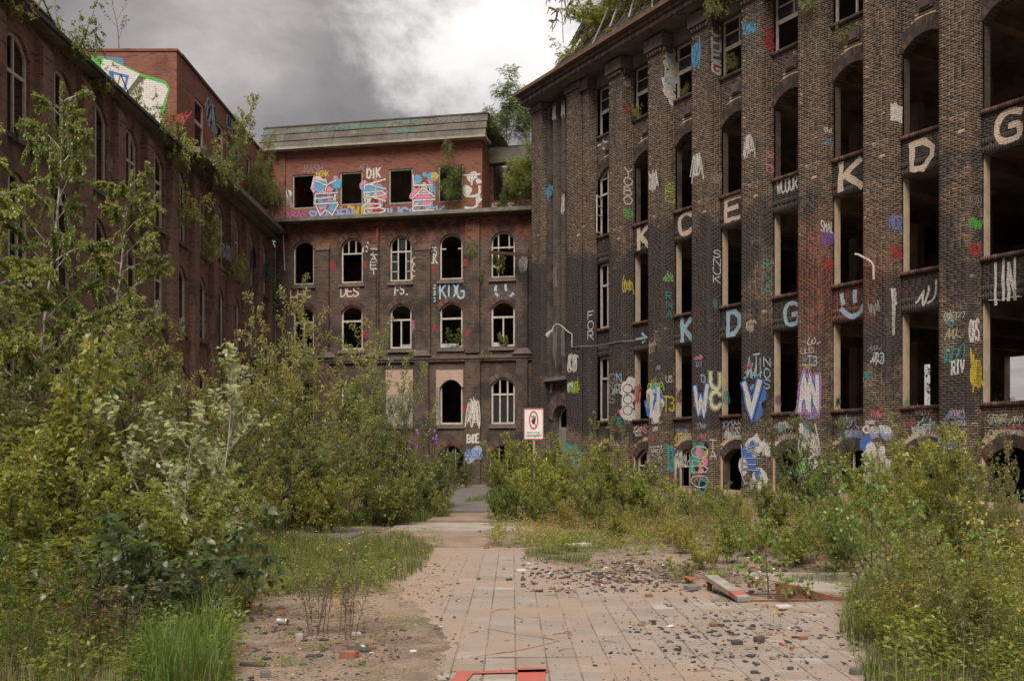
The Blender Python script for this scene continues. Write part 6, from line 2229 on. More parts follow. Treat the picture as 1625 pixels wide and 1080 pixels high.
YARD = [
    # kind, form, px, distance, top row, label, wide
    ('birch', 0, 40, 15.5, 140, 'tallest birch on the left, its white trunk behind the shrubs', 0.62),
    ('birch', 1, 165, 20.0, 275, 'birch with yellowish small leaves against the left wing, between the tallest birch and the poplar', 0.75),
    ('birch', 1, -45, 14.0, 190, 'birch half cut off by the left edge of the picture', 0.8),
    ('willow', 0, 20, 14.0, 440, 'dark willow bush at the left edge below the tall birch', 0.85),
    ('willow', 1, 120, 16.0, 490, 'willow bush left of the poplar, in front of the white birch trunk', 0.9),
    ('willow', 2, 225, 21.0, 520, 'willow bush before the lower arched windows of the left wing', 0.85),
    ('shrub', 0, 310, 27.0, 545, 'dark shrub at the foot of the left wing behind the silvery poplar', 1.0),
    ('shrub', 1, 60, 12.3, 600, 'dense dark shrub with broad leaves low on the left', 0.95),
    ('shrub', 2, 175, 13.5, 640, 'dense dark shrub left of the poplar, its foot in the meadow', 1.0),
    ('shrub', 0, 255, 16.5, 610, 'dark round shrub directly behind the poplar', 1.0),
    ('light', 0, -20, 10.5, 660, 'big shrub entering from the left edge over the weeds', 0.9),
    ('light', 0, 30, 12.0, 520, 'shrub with orange and yellow leaves at the left edge', 0.8),
    ('shrub', 2, 352, 21.0, 640, 'low dark shrub right of the poplar, left of the yellow bush', 1.0),
    ('willow', 0, 432, 28.0, 450, 'slim tall willow reaching up into the corner of the two wings', 0.55),
    ('willow', 1, 385, 26.0, 545, 'willow bush with pale leaves against the end of the left wing', 0.8),
    ('willow', 2, 500, 27.0, 490, 'willow whose top reaches the second arched window row of the rear wing', 0.85),
    ('willow', 0, 560, 26.0, 520, 'willow in front of the second column of rear windows', 0.75),
    ('willow', 1, 610, 27.0, 570, 'willow leaning before the boarded window of the rear wing', 0.8),
    ('willow', 2, 545, 22.5, 635, 'bushy willow in the middle of the left thicket', 1.0),
    ('shrub', 0, 470, 22.0, 660, 'dark green shrub behind the yellow bush', 1.0),
    ('shrub', 1, 585, 23.0, 690, 'dark round shrub at the meadow edge with a bare crooked stem', 1.0),
    ('shrub', 2, 655, 26.0, 700, 'dark round shrub at the left side of the narrow path', 0.9),
    ('shrub', 0, 690, 29.0, 705, 'shrub overhanging the narrow path from the left', 0.7),
    ('light', 1, 620, 22.5, 735, 'light green low bush at the front of the left thicket', 0.9),
    ('yellow', 0, 425, 19.0, 712, 'bright yellow green bush at the front of the left thicket', 0.75),
    ('shrub', 1, 735, 46.0, 722, 'dark shrub at the foot of the rear wing at the path end', 1.0),
    ('shrub', 2, 778, 46.0, 715, 'dark shrub below the last basement arch of the rear wing', 0.9),
    ('shrub', 0, 700, 44.0, 715, 'dark shrub under the arched board hole of the rear wing', 0.9),
    ('poplar', 0, 300, 12.0, 545, 'silvery white poplar sapling in the left foreground', 0.95),
    ('bramble', 0, 205, 9.2, 850, 'bramble with large round dark leaves behind the bright grass tuft', 1.1),
    ('bramble', 0, 300, 10.2, 800, 'bramble under the silvery poplar', 1.2),
    ('light', 2, 300, 11.3, 740, 'green shrub at the foot of the silvery poplar', 0.85),
    # right of the path
    ('light', 2, 790, 24.0, 760, 'lowest bush at the mouth of the narrow path on its right', 0.8),
    ('light', 0, 1035, 23.0, 738, 'light bush at the foot of the first graffiti pilaster', 1.0),
    ('light', 2, 1100, 24.0, 768, 'low light bush at the foot of the second graffiti pilaster', 1.0),
    ('light', 1, 1145, 23.0, 765, 'light bush at the foot of the third graffiti pilaster', 0.9),
    ('willow', 2, 925, 24.5, 690, 'light willow bush midway between the sign and the end window', 0.7),
    ('light', 1, 1300, 17.0, 785, 'light bush beyond the pit, right of the young birch', 1.0),
    ('light', 0, 1470, 21.0, 720, 'bush before the graffiti face pilaster', 1.0),
    ('light', 0, 812, 25.0, 725, 'small bush leaning over the narrow path from the right', 0.8),
    ('light', 1, 858, 27.0, 690, 'leafy bush just below the warning sign', 0.9),
    ('light', 2, 905, 26.0, 700, 'leafy bush right of the warning sign before the arched door', 1.0),
    ('willow', 0, 965, 27.0, 660, 'light willow bush before the end window of the factory', 0.75),
    ('light', 0, 1000, 25.0, 705, 'yellowish bush left of the first basement arch', 0.9),
    ('light', 1, 850, 22.5, 765, 'low bush at the right corner of the narrow path', 0.7),
    ('light', 2, 950, 22.0, 750, 'low bush amid dry weeds right of the path', 0.8),
    ('weed', 0, 905, 20.5, 790, 'brown dry weeds nearest the path on its right side', 1.2),
    ('weed', 1, 985, 20.0, 785, 'brown dry weeds in the middle of the right thicket', 1.3),
    ('weed', 0, 1060, 20.0, 775, 'dry weed clump before the first factory basement arch', 1.2),
    ('weed', 1, 1130, 21.0, 780, 'dry weed clump before the second factory basement arch', 1.2),
    ('light', 1, 1060, 18.5, 820, 'thin light bush behind the small bush by the beam', 0.8),
    ('yellow', 0, 1180, 21.0, 785, 'yellow green bush before the third basement arch', 0.8),
    ('light', 2, 1240, 19.5, 755, 'bush with upright shoots behind the young birch', 0.85),
    ('shrub', 0, 1285, 25.0, 660, 'dark shrub climbing before the red brick pilaster', 0.7),
    ('light', 0, 1330, 20.0, 770, 'light bush between the red pilaster and the birch bush', 0.9),
    ('light', 1, 1395, 23.0, 700, 'bush in front of the barred basement window', 0.85),
    ('willow', 1, 1445, 18.5, 655, 'willow shoots in front of the bright rear opening of the factory', 0.6),
    ('light', 2, 1520, 17.0, 680, 'willow bush under the graffiti face', 0.75),
    ('shrub', 1, 1560, 13.5, 705, 'dark leafy shrub at the right before the broken brick sill', 0.85),
    ('light', 2, 1500, 14.5, 790, 'light shrub behind the foreground weeds at the right', 0.9),
    ('willow', 0, 1615, 11.5, 690, 'willow shrub cut off by the right edge of the picture', 0.6),
    ('light', 1, 852, 24.6, 703, 'leafy bush whose tips touch the lower edge of the warning sign', 0.9),
    ('yellow', 0, 1195, 16.0, 812, 'yellow green bush between the young birch and the factory', 1.1),
    ('light', 0, 1255, 14.5, 818, 'light bush directly behind the young birch', 1.0),
    ('yellow', 0, 1310, 15.5, 805, 'yellow green bush right behind the pit', 1.0),
    ('light', 2, 1350, 14.0, 815, 'light bush just left of the large leaved birch bush', 0.9),
    ('light', 0, 985, 18.5, 800, 'low light bush in front of the brown weeds', 0.9),
    ('yellow', 0, 1085, 16.5, 815, 'yellow green low bush behind the small green bush', 1.0),
    ('light', 1, 1120, 14.2, 845, 'thin light bush directly behind the fallen beam', 0.9),
    ('yellow', 0, 905, 22.0, 775, 'yellow green bush at the right of the path bend', 0.9),
    ('yellow', 0, 1420, 16.5, 740, 'yellow green bush left of the dark right hand shrub', 0.9),
    ('yellow', 0, 700, 25.0, 765, 'small yellow green bush at the left of the path bend', 0.8),
    ('light', 2, 500, 20.5, 745, 'light bush in front of the left thicket beside the yellow bush', 1.0),
    ('light', 0, 345, 15.0, 730, 'light bush right of the silvery poplar', 0.9),
    ('yellow', 0, 150, 11.5, 760, 'yellow green bush at the edge of the left meadow', 0.9),
    ('birchbush', 0, 1385, 12.5, 725, 'large leaved birch bush left of the right foreground thicket', 0.8),
    ('birchbush', 1, 1425, 9.8, 800, 'leaning birch bush with small heart leaves at the paving edge', 0.95),
    ('birchbush', 0, 1540, 9.6, 790, 'birch bush inside the right foreground thicket', 0.95),
    ('birchbush', 1, 1610, 9.0, 790, 'birch bush at the right edge of the foreground', 0.9),
    ('tuftweed', 0, 1480, 8.3, 870, 'green and brown weeds in the right foreground, left clump', 1.2),
    ('tuftweed', 0, 1570, 7.9, 850, 'green and brown weeds in the right foreground corner', 1.2),
    ('weed', 1, 1545, 9.2, 850, 'dry narrow weeds in the middle of the right foreground', 1.0),
    ('weed', 0, 1510, 8.6, 850, 'dry reddish weed between the green clumps of the right foreground', 1.0),
    ('weed', 1, 1600, 7.6, 830, 'tall dry stems at the bottom right corner', 0.9),
    ('fresh', 0, 1395, 8.6, 940, 'low green herb at the right edge of the paving', 1.1),
    ('fresh', 1, 1455, 7.6, 950, 'low green herb at the bottom right', 1.2),
    ('fresh', 0, 1085, 12.6, 880, 'small green bush left of the fallen beam', 1.2),
    ('fresh', 1, 1135, 12.3, 895, 'small yellow green bush touching the fallen beam', 1.0),
    ('birchling', 0, 1207, 11.15, 818, 'young birch growing out of the rusty pit', 1.0),
    ('light', 0, 1160, 15.0, 800, 'thin bush behind the red scrap by the beam', 0.7),
    ('deadstalk', 0, 498, 9.2, 858, 'dead brown stalks standing on the dirt left of the paving', 1.2),
    ('deadstalk', 0, 548, 8.9, 870, 'thin dead stalks just right of the larger stalk clump', 1.0),
    ('deadstalk', 0, 405, 12.5, 865, 'dead stalks at the edge of the left meadow', 1.4),
    ('deadstalk', 0, 130, 7.8, 880, 'dead stalks in the left foreground weeds', 1.4),
    ('deadstalk', 0, 215, 7.6, 890, 'dead stalks left of the bright grass tuft', 1.2),
    ('tuftweed', 0, 70, 8.3, 870, 'grassy weed clump in the left foreground', 1.5),
    ('tuftweed', 0, 28, 7.2, 830, 'tall narrow leaved stem with a seed head at the left edge', 0.7),
    ('fresh', 1, 515, 20.5, 800, 'small yellowish bush at the meadow edge left of the path', 1.3),
    ('fresh', 0, 95, 10.0, 800, 'pale leaved herb before the dark shrubs on the left', 1.6),
]
for (kind, form, px, z, yt, lab, wd) in YARD:
    yard(kind, form, px, z, yt, lab, wd)

# plants growing on the buildings
def on(FRM, px, py, t):
    a, h = FRM.front(px, py, t)
    w_ = FRM.world(a, t)
    return (w_[0], w_[1], h)


L = FRM = None
BPL = [
    ('sparse', 0, (-16.2, 39.9, 18.3), 2.9, 'thin sparse sapling on top of the red gable, dark against the sky', 1.0),
    ('robinia', 0, on(FB, 713, 330, 0.2), 3.8, 'small feathery tree growing before the fourth attic window', 0.6),
    ('robinia', 1, on(FB, 800, 240, 2.7), 4.6, 'feathery tree on the concrete beam right of the red attic', 1.1),
    ('sprig', 0, on(FB, 836, 238, 2.7), 2.7, 'upright sapling on the roof between the attic tree and the factory corner', 0.7),
    ('robinia', 0, on(FB, 830, 335, 0.0), 5.0, 'feathery tree on the ledge touching the factory corner', 0.8),
    ('robinia', 1, on(FB, 795, 345, -0.3), 1.6, 'low feathery plant on the ledge under the concrete beam', 0.7),
    ('robinia', 0, (-13.2, 50.4, 14.3), 4.2, 'dense feathery tree on the ledge of the left wing near the corner', 0.6),
    ('sprig', 1, (-13.25, 47.0, 15.6), 3.9, 'dark topped sapling high on the ledge of the left wing', 0.8),
    ('robinia', 1, (-13.0, 52.8, 14.3), 2.6, 'feathery shrub in the corner of the two ledges', 0.9),
    ('robinia', 0, (-13.1, 45.5, 14.3), 2.2, 'shrub on the left ledge below the second red window', 0.7),
    ('birch', 0, on(FR, 893, 66, 1.0), 6.0, 'young birch on the factory roof edge, dark against the sky', 0.5),
    ('sprig', 0, on(FR, 1000, 10, 1.0), 2.0, 'light green shrub among the battens of the factory roof', 1.0),
    ('sprig', 1, on(FR, 1040, -8, 0.8), 2.2, 'shrub on the factory roof close to the blue scrap', 1.0),
    ('sprig', 0, on(FR, 968, 25, 0.9), 1.5, 'olive shrub on the mossy roof left of the fallen battens', 1.0),
    ('sprig', 1, on(FR, 925, 75, 0.7), 1.0, 'low shrub on the lower roof edge near the factory end', 1.2),
    ('hanging', 0, on(FR, 905, 88, 0.6), 1.5, 'low growth on the roof slope nearest the factory end', 1.3),
    ('light', 0, on(FR, 945, 45, 0.7), 1.6, 'olive growth covering the roof left of the long pale batten', 1.5),
    ('light', 1, on(FR, 985, 10, 0.8), 1.6, 'bright green growth right of the long pale batten', 1.4),
    ('yellow', 0, on(FR, 1020, 5, 0.6), 1.5, 'yellow green growth above the gutter near the blue scrap', 1.4),
    ('light', 2, on(FR, 1062, -10, 0.6), 1.5, 'growth on the roof over the third capital', 1.4),
    ('light', 0, on(FR, 960, -15, 1.6), 1.8, 'growth at the very top of the visible roof', 1.5),
    ('light', 1, on(FR, 925, 35, 1.2), 1.3, 'sparse growth along the roof verge', 1.4),
    ('hanging', 0, on(FR, 1138, 18, -0.55), 1.4, 'dark creeper hanging over the capital of the third pilaster', 0.7),
    ('hanging', 0, on(FR, 1290, 10, -0.15), 1.6, 'thin creeper hanging beside the top window left of the red marked pilaster', 0.6),
    ('hanging', 0, on(FR, 1340, 60, 0.55), 0.9, 'small plant on the top window sill under the creeper', 0.6),
    ('hanging', 0, on(FR, 1011, 182, 0.60), 0.9, 'small bush in the second top window of the factory', 0.55),
    ('hanging', 0, on(FR, 1085, 148, 0.62), 0.8, 'small green bush on the third top window sill', 0.5),
    ('hanging', 0, on(FR, 1162, 106, 0.62), 1.0, 'green bush on the fourth top window sill', 0.5),
    ('fresh', 0, on(FB, 722, 552, 0.1), 1.2, 'thin plant on the sill of the fourth second row rear window', 1.0),
    ('fresh', 1, on(FB, 798, 551, 0.1), 1.0, 'small plant on the sill of the last second row rear window', 0.9),
    ('fresh', 0, on(FB, 795, 440, 0.2), 1.6, 'leafy plant growing inside the last arched upper window', 0.7),
    ('hanging', 0, on(FB, 770, 566, -0.2), 0.7, 'mossy plants on the string course of the rear wing', 1.1),
    ('hanging', 0, on(FB, 748, 400, -0.25), 1.5, 'creeper on the mossy pier between the last two upper windows', 0.45),
    ('hanging', 0, on(FB, 760, 440, -0.15), 1.2, 'thin creeper lower on the mossy pier of the rear wing', 0.4),
    ('hanging', 0, (-13.45, 18.5, 13.6), 1.5, 'straggly plant at the left gutter, first from the picture edge', 0.9),
    ('sprig', 0, (-13.5, 23.6, 13.9), 1.5, 'upright straggly shoot on the left gutter before the bent rods', 0.9),
    ('hanging', 0, (-13.45, 27.6, 10.3), 1.6, 'creeper hanging from an upper sill of the left wing, nearest one', 0.8),
    ('hanging', 0, (-13.45, 34.6, 9.9), 1.6, 'creeper hanging from an upper sill of the left wing below the mural', 0.8),
    ('hanging', 0, (-13.45, 39.8, 11.4), 2.4, 'long creeper on the left wing below the red corner', 0.8),
    ('sprig', 1, (-13.3, 42.5, 9.4), 3.6, 'sapling rooted in the left wing wall between two upper arches', 0.7),
    ('hanging', 0, (-13.45, 46.2, 10.2), 1.8, 'creeper on the far part of the left wing near the corner', 0.8),
    ('sprig', 1, (-13.5, 34.6, 13.9), 1.3, 'upright shoot on the left gutter near the red corner', 0.9),
    ('hanging', 0, (-13.35, 38.4, 13.4), 1.7, 'long plant trailing over the arch nearest the red block', 0.8),
    ('hanging', 0, (-13.2, 44.3, 14.0), 1.9, 'plant trailing from the ledge between the red windows', 0.9),
    ('hanging', 0, (-13.4, 21.6, 13.9), 1.7, 'yellowish plant hanging over the left gutter nearest the camera', 0.9),
    ('hanging', 0, (-13.35, 29.5, 13.9), 1.9, 'bushy plant hanging over the left gutter below the mural', 0.9),
    ('hanging', 0, (-13.35, 31.5, 13.6), 1.4, 'second plant hanging over the left gutter, darker', 0.9),
    ('hanging', 0, (-13.35, 26.0, 13.5), 1.3, 'plant trailing from a broken window frame of the left wing', 0.9),
    ('hanging', 0, (-13.3, 36.8, 13.9), 1.6, 'plant trailing from the gutter just before the red block', 0.9),
    ('hanging', 0, (-13.2, 40.5, 14.0), 2.2, 'yellow green plant at the near corner of the red block ledge', 0.9),
    ('hanging', 0, (-13.2, 42.5, 13.7), 2.0, 'plant trailing from the ledge below the first red window', 0.8),
]
for (kind, form, loc, H, lab, wd) in BPL:
    plant(kind, form, loc, H, H0[kind], lab, wide=wd)

# trees seen through the buildings and standing behind them
for (x, y, h, lab) in ((24.5, 31.0, 8.0, 'tree outside seen through the far right factory opening'), (28, 36, 9, 'tree outside behind the factory, seen through the bright rear opening'), (20, 42, 7, 'tree behind the factory seen through the rear doorway')):
    plant('crown', 0, (x, y, -0.1), h, 9.0, lab, wide=0.9)
for (x, y, h, lab) in ((-3.6, 68, 9.5, 'tree behind the rear wing seen through its fourth second row window'), (1.5, 67, 9.5, 'tree behind the rear wing seen through its last second row window')):
    plant('crown', 0, (x, y, -0.1), h, 9.0, lab, wide=0.9)

go_ = link('roof_growth', leaf_mesh('roof_growth', GROWTH[0], GROWTH[1], np.array([0, -.4, 1.0]) + rng.normal(0, .4, GROWTH[0].shape), rng.uniform(.05, .13, len(GROWTH[0])), 0.45, M['leaf_birch'], 1), RB)
go_['kind'] = 'stuff'

# climbing vine in the corner
vr = np.random.default_rng(3)
vp = on(FB, 432, 505, -0.25)
vt = empty('climbing_vine', vp, 0, 'bright green vine climbing the corner where the left and rear wings meet', 'vine')
zs_ = np.linspace(0, 5.0, 14)
line = np.stack([0.1 * np.sin(zs_ * 1.3), 0.05 * np.cos(zs_ * 2), zs_], 1)
V, Q = tube_arrays([(line, np.linspace(0.03, 0.01, 14))])
link('stems', np_mesh('stems', V, Q, None, [M['bark']]), vt)
n = 520
zz = vr.uniform(0, 5.0, n)
P = np.stack([0.1 * np.sin(zz * 1.3) + vr.normal(0, .13, n), 0.05 * np.cos(zz * 2) - abs(vr.normal(0, .08, n)), zz], 1)
D = np.stack([vr.normal(0, 1, n), vr.normal(-.3, .5, n), vr.normal(-.6, .4, n)], 1)
link('foliage', leaf_mesh('foliage', P, D, np.array([0, -1.0, 0.6]) + vr.normal(0, .3, (n, 3)), vr.uniform(.08, .16, n), 0.8, M['leaf_fresh'], 2), vt)


# ------------------------------------------------------------------ grass and low growth
def blades(name, label, regions, mat, seed=0, flowers=0):
    """regions: (polygon of photo points on the ground, blades per m2, height, width)"""
    r = np.random.default_rng(seed)
    Ps, Hs, Ws = [], [], []
    for (poly, dens, h, wd) in regions:
        q = []
        for (px, py) in poly:
            z = FPX * EYE / (py - HY)
            q.append(((px - CX) / FPX * z, z))
        q = np.array(q)
        x0, y0 = q.min(0); x1, y1 = q.max(0)
        n = int((x1 - x0) * (y1 - y0) * dens)
        P = np.stack([r.uniform(x0, x1, n), r.uniform(y0, y1, n)], 1)
        P += 0.05 * r.normal(0, 1, P.shape)
        inside = np.zeros(n, bool)
        j = len(q) - 1
        for i in range(len(q)):
            c = ((q[i, 1] > P[:, 1]) != (q[j, 1] > P[:, 1])) & (P[:, 0] < (q[j, 0] - q[i, 0]) * (P[:, 1] - q[i, 1]) / (q[j, 1] - q[i, 1] + 1e-9) + q[i, 0])
            inside ^= c
            j = i
        P = P[inside]
        # clumps: keep more where noise is high
        k = np.sin(P[:, 0] * 3.1 + 1.7 * np.sin(P[:, 1] * 1.3)) * np.cos(P[:, 1] * 2.7 + 1.1 * np.sin(P[:, 0] * 2.2)) + 0.5 * np.sin(P[:, 0] * 9 + P[:, 1] * 7)
        keep = r.uniform(-1.4, 1.0, len(P)) < k + 0.35
        P = P[keep]; k = k[keep]
        Ps.append(P)
        Hs.append(h * r.uniform(0.4, 1.15, len(P)) * (0.8 + 0.25 * k))
        Ws.append(np.full(len(P), wd) * r.uniform(.6, 1.3, len(P)))
    P = np.concatenate(Ps); Hh = np.concatenate(Hs); Wd = np.concatenate(Ws)
    n = len(P)
    a = r.uniform(0, 2 * math.pi, n)
    ln = r.uniform(0.1, 0.75, n)
    base = np.stack([P[:, 0], P[:, 1], np.full(n, -0.04)], 1)
    dr = np.stack([np.cos(a), np.sin(a), np.zeros(n)], 1)
    sd_ = np.stack([-np.sin(a), np.cos(a), np.zeros(n)], 1)
    mid = base + dr * (Hh * ln * 0.35)[:, None] + np.array([0, 0, 1.0]) * (Hh * 0.62)[:, None]
    tip = base + dr * (Hh * ln)[:, None] + np.array([0, 0, 1.0]) * (Hh * (1 - 0.25 * ln))[:, None]
    w1 = sd_ * (Wd / 2)[:, None]
    V = np.stack([base - w1, base + w1, mid + w1 * .8, mid - w1 * .8, tip], 1)
    i = np.arange(n)[:, None] * 5
    o = link(name, np_mesh(name, V, i + np.array([[0, 1, 2, 3]]), i + np.array([[3, 2, 4]]), [mat]))
    return tag(o, label, kind='stuff')


blades('meadow_grass', 'mixed green grass of the yard on both sides of the paving', [
    ([(395, 880), (420, 850), (560, 862), (640, 850), (690, 872), (672, 905), (640, 925), (560, 940), (430, 950), (380, 960)], 900, 0.30, 0.006),
    ([(0, 850), (230, 852), (400, 862), (400, 960), (360, 1010), (370, 1140), (0, 1140)], 900, 0.34, 0.006),
    ([(380, 835), (520, 818), (690, 800), (720, 806), (715, 822), (640, 832), (520, 838), (400, 846)], 500, 0.34, 0.010),
    ([(825, 892), (840, 872), (900, 868), (945, 880), (930, 892), (880, 895)], 1400, 0.17, 0.007),
    ([(760, 868), (830, 852), (960, 845), (1000, 865), (940, 874), (850, 868)], 700, 0.14, 0.008),
    ([(765, 835), (790, 812), (900, 815), (1080, 800), (1300, 800), (1625, 790), (1625, 880), (1400, 880), (1250, 860), (1100, 860), (950, 845), (860, 840)], 170, 0.20, 0.008),
    ([(1330, 1000), (1350, 940), (1400, 900), (1640, 870), (1660, 1140), (1400, 1140)], 900, 0.32, 0.007),
    ([(1225, 905), (1330, 900), (1330, 925), (1240, 925)], 900, 0.15, 0.006),
    ([(1115, 935), (1130, 930), (1165, 940), (1150, 948)], 1600, 0.14, 0.006),
    ([(1215, 1025), (1245, 1020), (1265, 1036), (1235, 1042)], 700, 0.05, 0.006),
    ([(460, 845), (520, 840), (520, 845), (470, 848)], 500, 0.2, 0.008),
    ([(610, 930), (668, 908), (672, 912), (640, 935)], 900, 0.07, 0.006),
    ([(0, 820), (120, 815), (240, 830), (230, 852), (0, 850)], 400, 0.4, 0.008),
    ([(735, 800), (762, 788), (780, 792), (760, 800)], 300, 0.3, 0.02),
], M['grass'], 1)
blades('dry_grass', 'dry straw coloured grass mixed into the meadow and weeds', [
    ([(395, 880), (420, 850), (640, 850), (690, 872), (640, 925), (430, 950)], 160, 0.45, 0.004),
    ([(0, 850), (400, 862), (400, 960), (340, 1010), (350, 1140), (0, 1140)], 330, 0.55, 0.004),
    ([(765, 835), (790, 812), (1080, 790), (1625, 785), (1625, 900), (1300, 890), (1100, 870), (950, 850)], 150, 0.38, 0.006),
    ([(1350, 1000), (1380, 940), (1640, 870), (1660, 1140), (1400, 1140)], 300, 0.55, 0.004),
    ([(360, 1020), (440, 960), (560, 950), (600, 1000), (500, 1060), (380, 1080)], 25, 0.08, 0.004),
], M['grass_dry'], 2)
bt_ = blades('grass_tuft', 'bright yellow green tuft of tall grass in the left foreground', [
    ([(222, 1075), (245, 1045), (300, 1040), (345, 1055), (352, 1095), (300, 1125), (225, 1110)], 2600, 0.66, 0.007),
    ([(190, 1085), (222, 1030), (300, 1020), (365, 1045), (372, 1105), (300, 1140), (190, 1130)], 700, 0.42, 0.006),
], M['grass_bright'], 3)

def herbs(name, label, regions, mat, seed):
    r = np.random.default_rng(seed)
    P, D, Lh = [], [], []
    for (xa, xb, ya, yb, n, rad_, hh, lf) in regions:
        for _ in range(n):
            py = ya + (yb - ya) * r.uniform(0, 1) ** 0.7
            px = r.uniform(xa, xb)
            z = FPX * EYE / (py - HY)
            X, Y = ground_pt(px, z)
            if interp(LEFT, Y) - .05 < X < interp(RIGHT, Y) + .05 and 5.5 < Y < 17.3:
                continue
            h = hh * r.uniform(0.3, 1.2)
            k = int(14 + 22 * r.uniform(0, 1))
            a = r.uniform(0, 6.28, k)
            q = r.uniform(0, 1, k)
            P.append(np.stack([X + np.cos(a) * rad_ * q * 0.6, Y + np.sin(a) * rad_ * q * 0.6, h * r.uniform(0.05, 1, k)], 1))
            D.append(np.stack([np.cos(a), np.sin(a), r.uniform(-.2, .9, k)], 1))
            Lh.append(lf * r.uniform(.5, 1.3, k))
    P = np.concatenate(P); D = np.concatenate(D); Lh = np.concatenate(Lh)
    Nn = np.array([0, 0, 1.0]) + r.normal(0, .4, P.shape)
    o = link(name, leaf_mesh(name, P, D, Nn, Lh, 0.5, mat, 1), None)
    return tag(o, label, kind='stuff')


herbs('low_herbs', 'low leafy herbs growing through grass, dirt and paving edges', [
    (380, 700, 842, 945, 420, 0.10, 0.22, 0.045), (0, 380, 850, 1100, 420, 0.12, 0.34, 0.05), (780, 1330, 798, 880, 520, 0.14, 0.30, 0.06), (1330, 1625, 800, 1100, 420, 0.12, 0.36, 0.05),
    (360, 620, 940, 1060, 26, 0.08, 0.05, 0.03), (820, 1340, 880, 930, 60, 0.08, 0.08, 0.03)], M['leaf_fresh'], 31)
herbs('dry_herbs', 'brownish dry herbs between the bushes', [
    (780, 1400, 795, 870, 520, 0.12, 0.42, 0.05), (0, 700, 840, 1000, 200, 0.10, 0.38, 0.035), (1340, 1625, 820, 1060, 220, 0.10, 0.5, 0.035)], M['leaf_weed'], 32)

# yellow flowers on thin stalks, purple flower spikes
fl_r = np.random.default_rng(8)
fm = MB()
for k in range(8):
    t = 2 * math.pi * k / 8
    fm.m = 0
    fm.poly([(0, 0, 0), (0.022 * math.cos(t - .3), 0.022 * math.sin(t - .3), 0.004), (0.026 * math.cos(t), 0.026 * math.sin(t), 0.002), (0.022 * math.cos(t + .3), 0.022 * math.sin(t + .3), 0.004)])
flm = fm.mesh('petals', M['flower'])
stm = MB().tube([(0, 0, -0.5), (0.01, 0, -0.2), (0, 0, 0)], 0.0025, 4).mesh('stalk', M['grass'])
FLP = [(1228, 1000, 9.6, 'yellow flower standing on the slabs near the right weeds, left bloom'), (1237, 1002, 9.5, 'yellow flower standing on the slabs near the right weeds, right bloom'),
       (1497, 946, 8.6, 'yellow flower in the right thicket above the low herbs'), (1472, 1046, 7.6, 'lowest yellow flower in the right foreground weeds'), (1568, 965, 8.2, 'yellow flower deep in the right foreground weeds'),
       (1552, 912, 9.2, 'topmost yellow flower of the right foreground weeds'), (1564, 936, 8.8, 'yellow flower just below the topmost one at the right'), (1620, 966, 7.8, 'yellow flower cut off at the right edge'),
       (174, 975, 8.0, 'yellow flower above the left foreground grass, upper one'), (155, 985, 7.9, 'yellow flower above the left foreground grass, lower one'), (137, 850, 11.0, 'yellow flower before the dark shrubs at the left'),
       (568, 892, 14.5, 'yellow flower in the left meadow near the paving'), (485, 900, 14.0, 'yellow flower in the middle of the left meadow'), (633, 852, 18.0, 'yellow flower at the back of the left meadow'), (640, 866, 17.0, 'yellow flower at the path side of the left meadow')]
for (px, py, z, lab) in FLP:
    X, Y = ground_pt(px, z)
    hz = EYE + (HY - py) / FPX * z
    if hz < 0.08:
        hz = 0.12
    t = empty('yellow_flower', (X, Y, hz), fl_r.uniform(0, 6), lab, 'flower', 'yellow flowers in the grass')
    link('petals', flm, t).rotation_euler = (-0.6, 0.3, 0)
    s_ = link('stalk', stm, t)
    s_.scale = (1, 1, (hz + 0.03) / 0.5)
A = []
# many more tiny blooms nobody could count
for (xa, xb, ya, yb, n) in ((400, 680, 848, 925, 45), (840, 1300, 790, 845, 70), (0, 360, 860, 1040, 30), (1380, 1625, 860, 1040, 20)):
    for _ in range(n):
        px = fl_r.uniform(xa, xb); py = fl_r.uniform(ya, yb)
        z = FPX * EYE / (py - HY)
        X, Y = ground_pt(px, z)
        h = fl_r.uniform(0.2, 0.5)
        s_ = fl_r.uniform(0.008, 0.014)
        A.append((X - s_, X + s_, Y - s_, Y + s_, h, h + s_ * 0.8))
tag(link('tiny_flowers', boxes_mesh('tiny_flowers', A, M['flower'], 0.003)), 'tiny yellow blooms scattered over the grass and weeds', kind='stuff')
for (px, py, z, lab) in ((683, 690, 29, 'purple flower spikes of the bush left of the narrow path'), (628, 700, 27.5, 'purple flower spikes above the dark round shrub of the thicket')):
    X, Y = ground_pt(px, z)
    hz = EYE + (HY - py) / FPX * z
    t = empty('butterfly_bush', (X, Y, hz - 1.6), 0, lab, 'flowering bush')
    mb = MB(); mp_ = MB()
    for k in range(9):
        a = fl_r.uniform(0, 6.28); L_ = fl_r.uniform(0.2, 0.8)
        tip = (L_ * math.cos(a), L_ * math.sin(a), 1.6 + fl_r.uniform(-.5, .1))
        mp_.tube([(0, 0, 0), (tip[0] * .5, tip[1] * .5, tip[2] * .6), tip], 0.008, 4)
        MB().tube([tip, (tip[0] * 1.12, tip[1] * 1.12, tip[2] + 0.06), (tip[0] * 1.28, tip[1] * 1.28, tip[2] + 0.02)], [0.035, 0.028, 0.008], 6).build('flower_spike', M['purple'], t)
    mp_.build('stems', M['bark'], t)

# ------------------------------------------------------------------ rubble and litter
dr_ = np.random.default_rng(21)


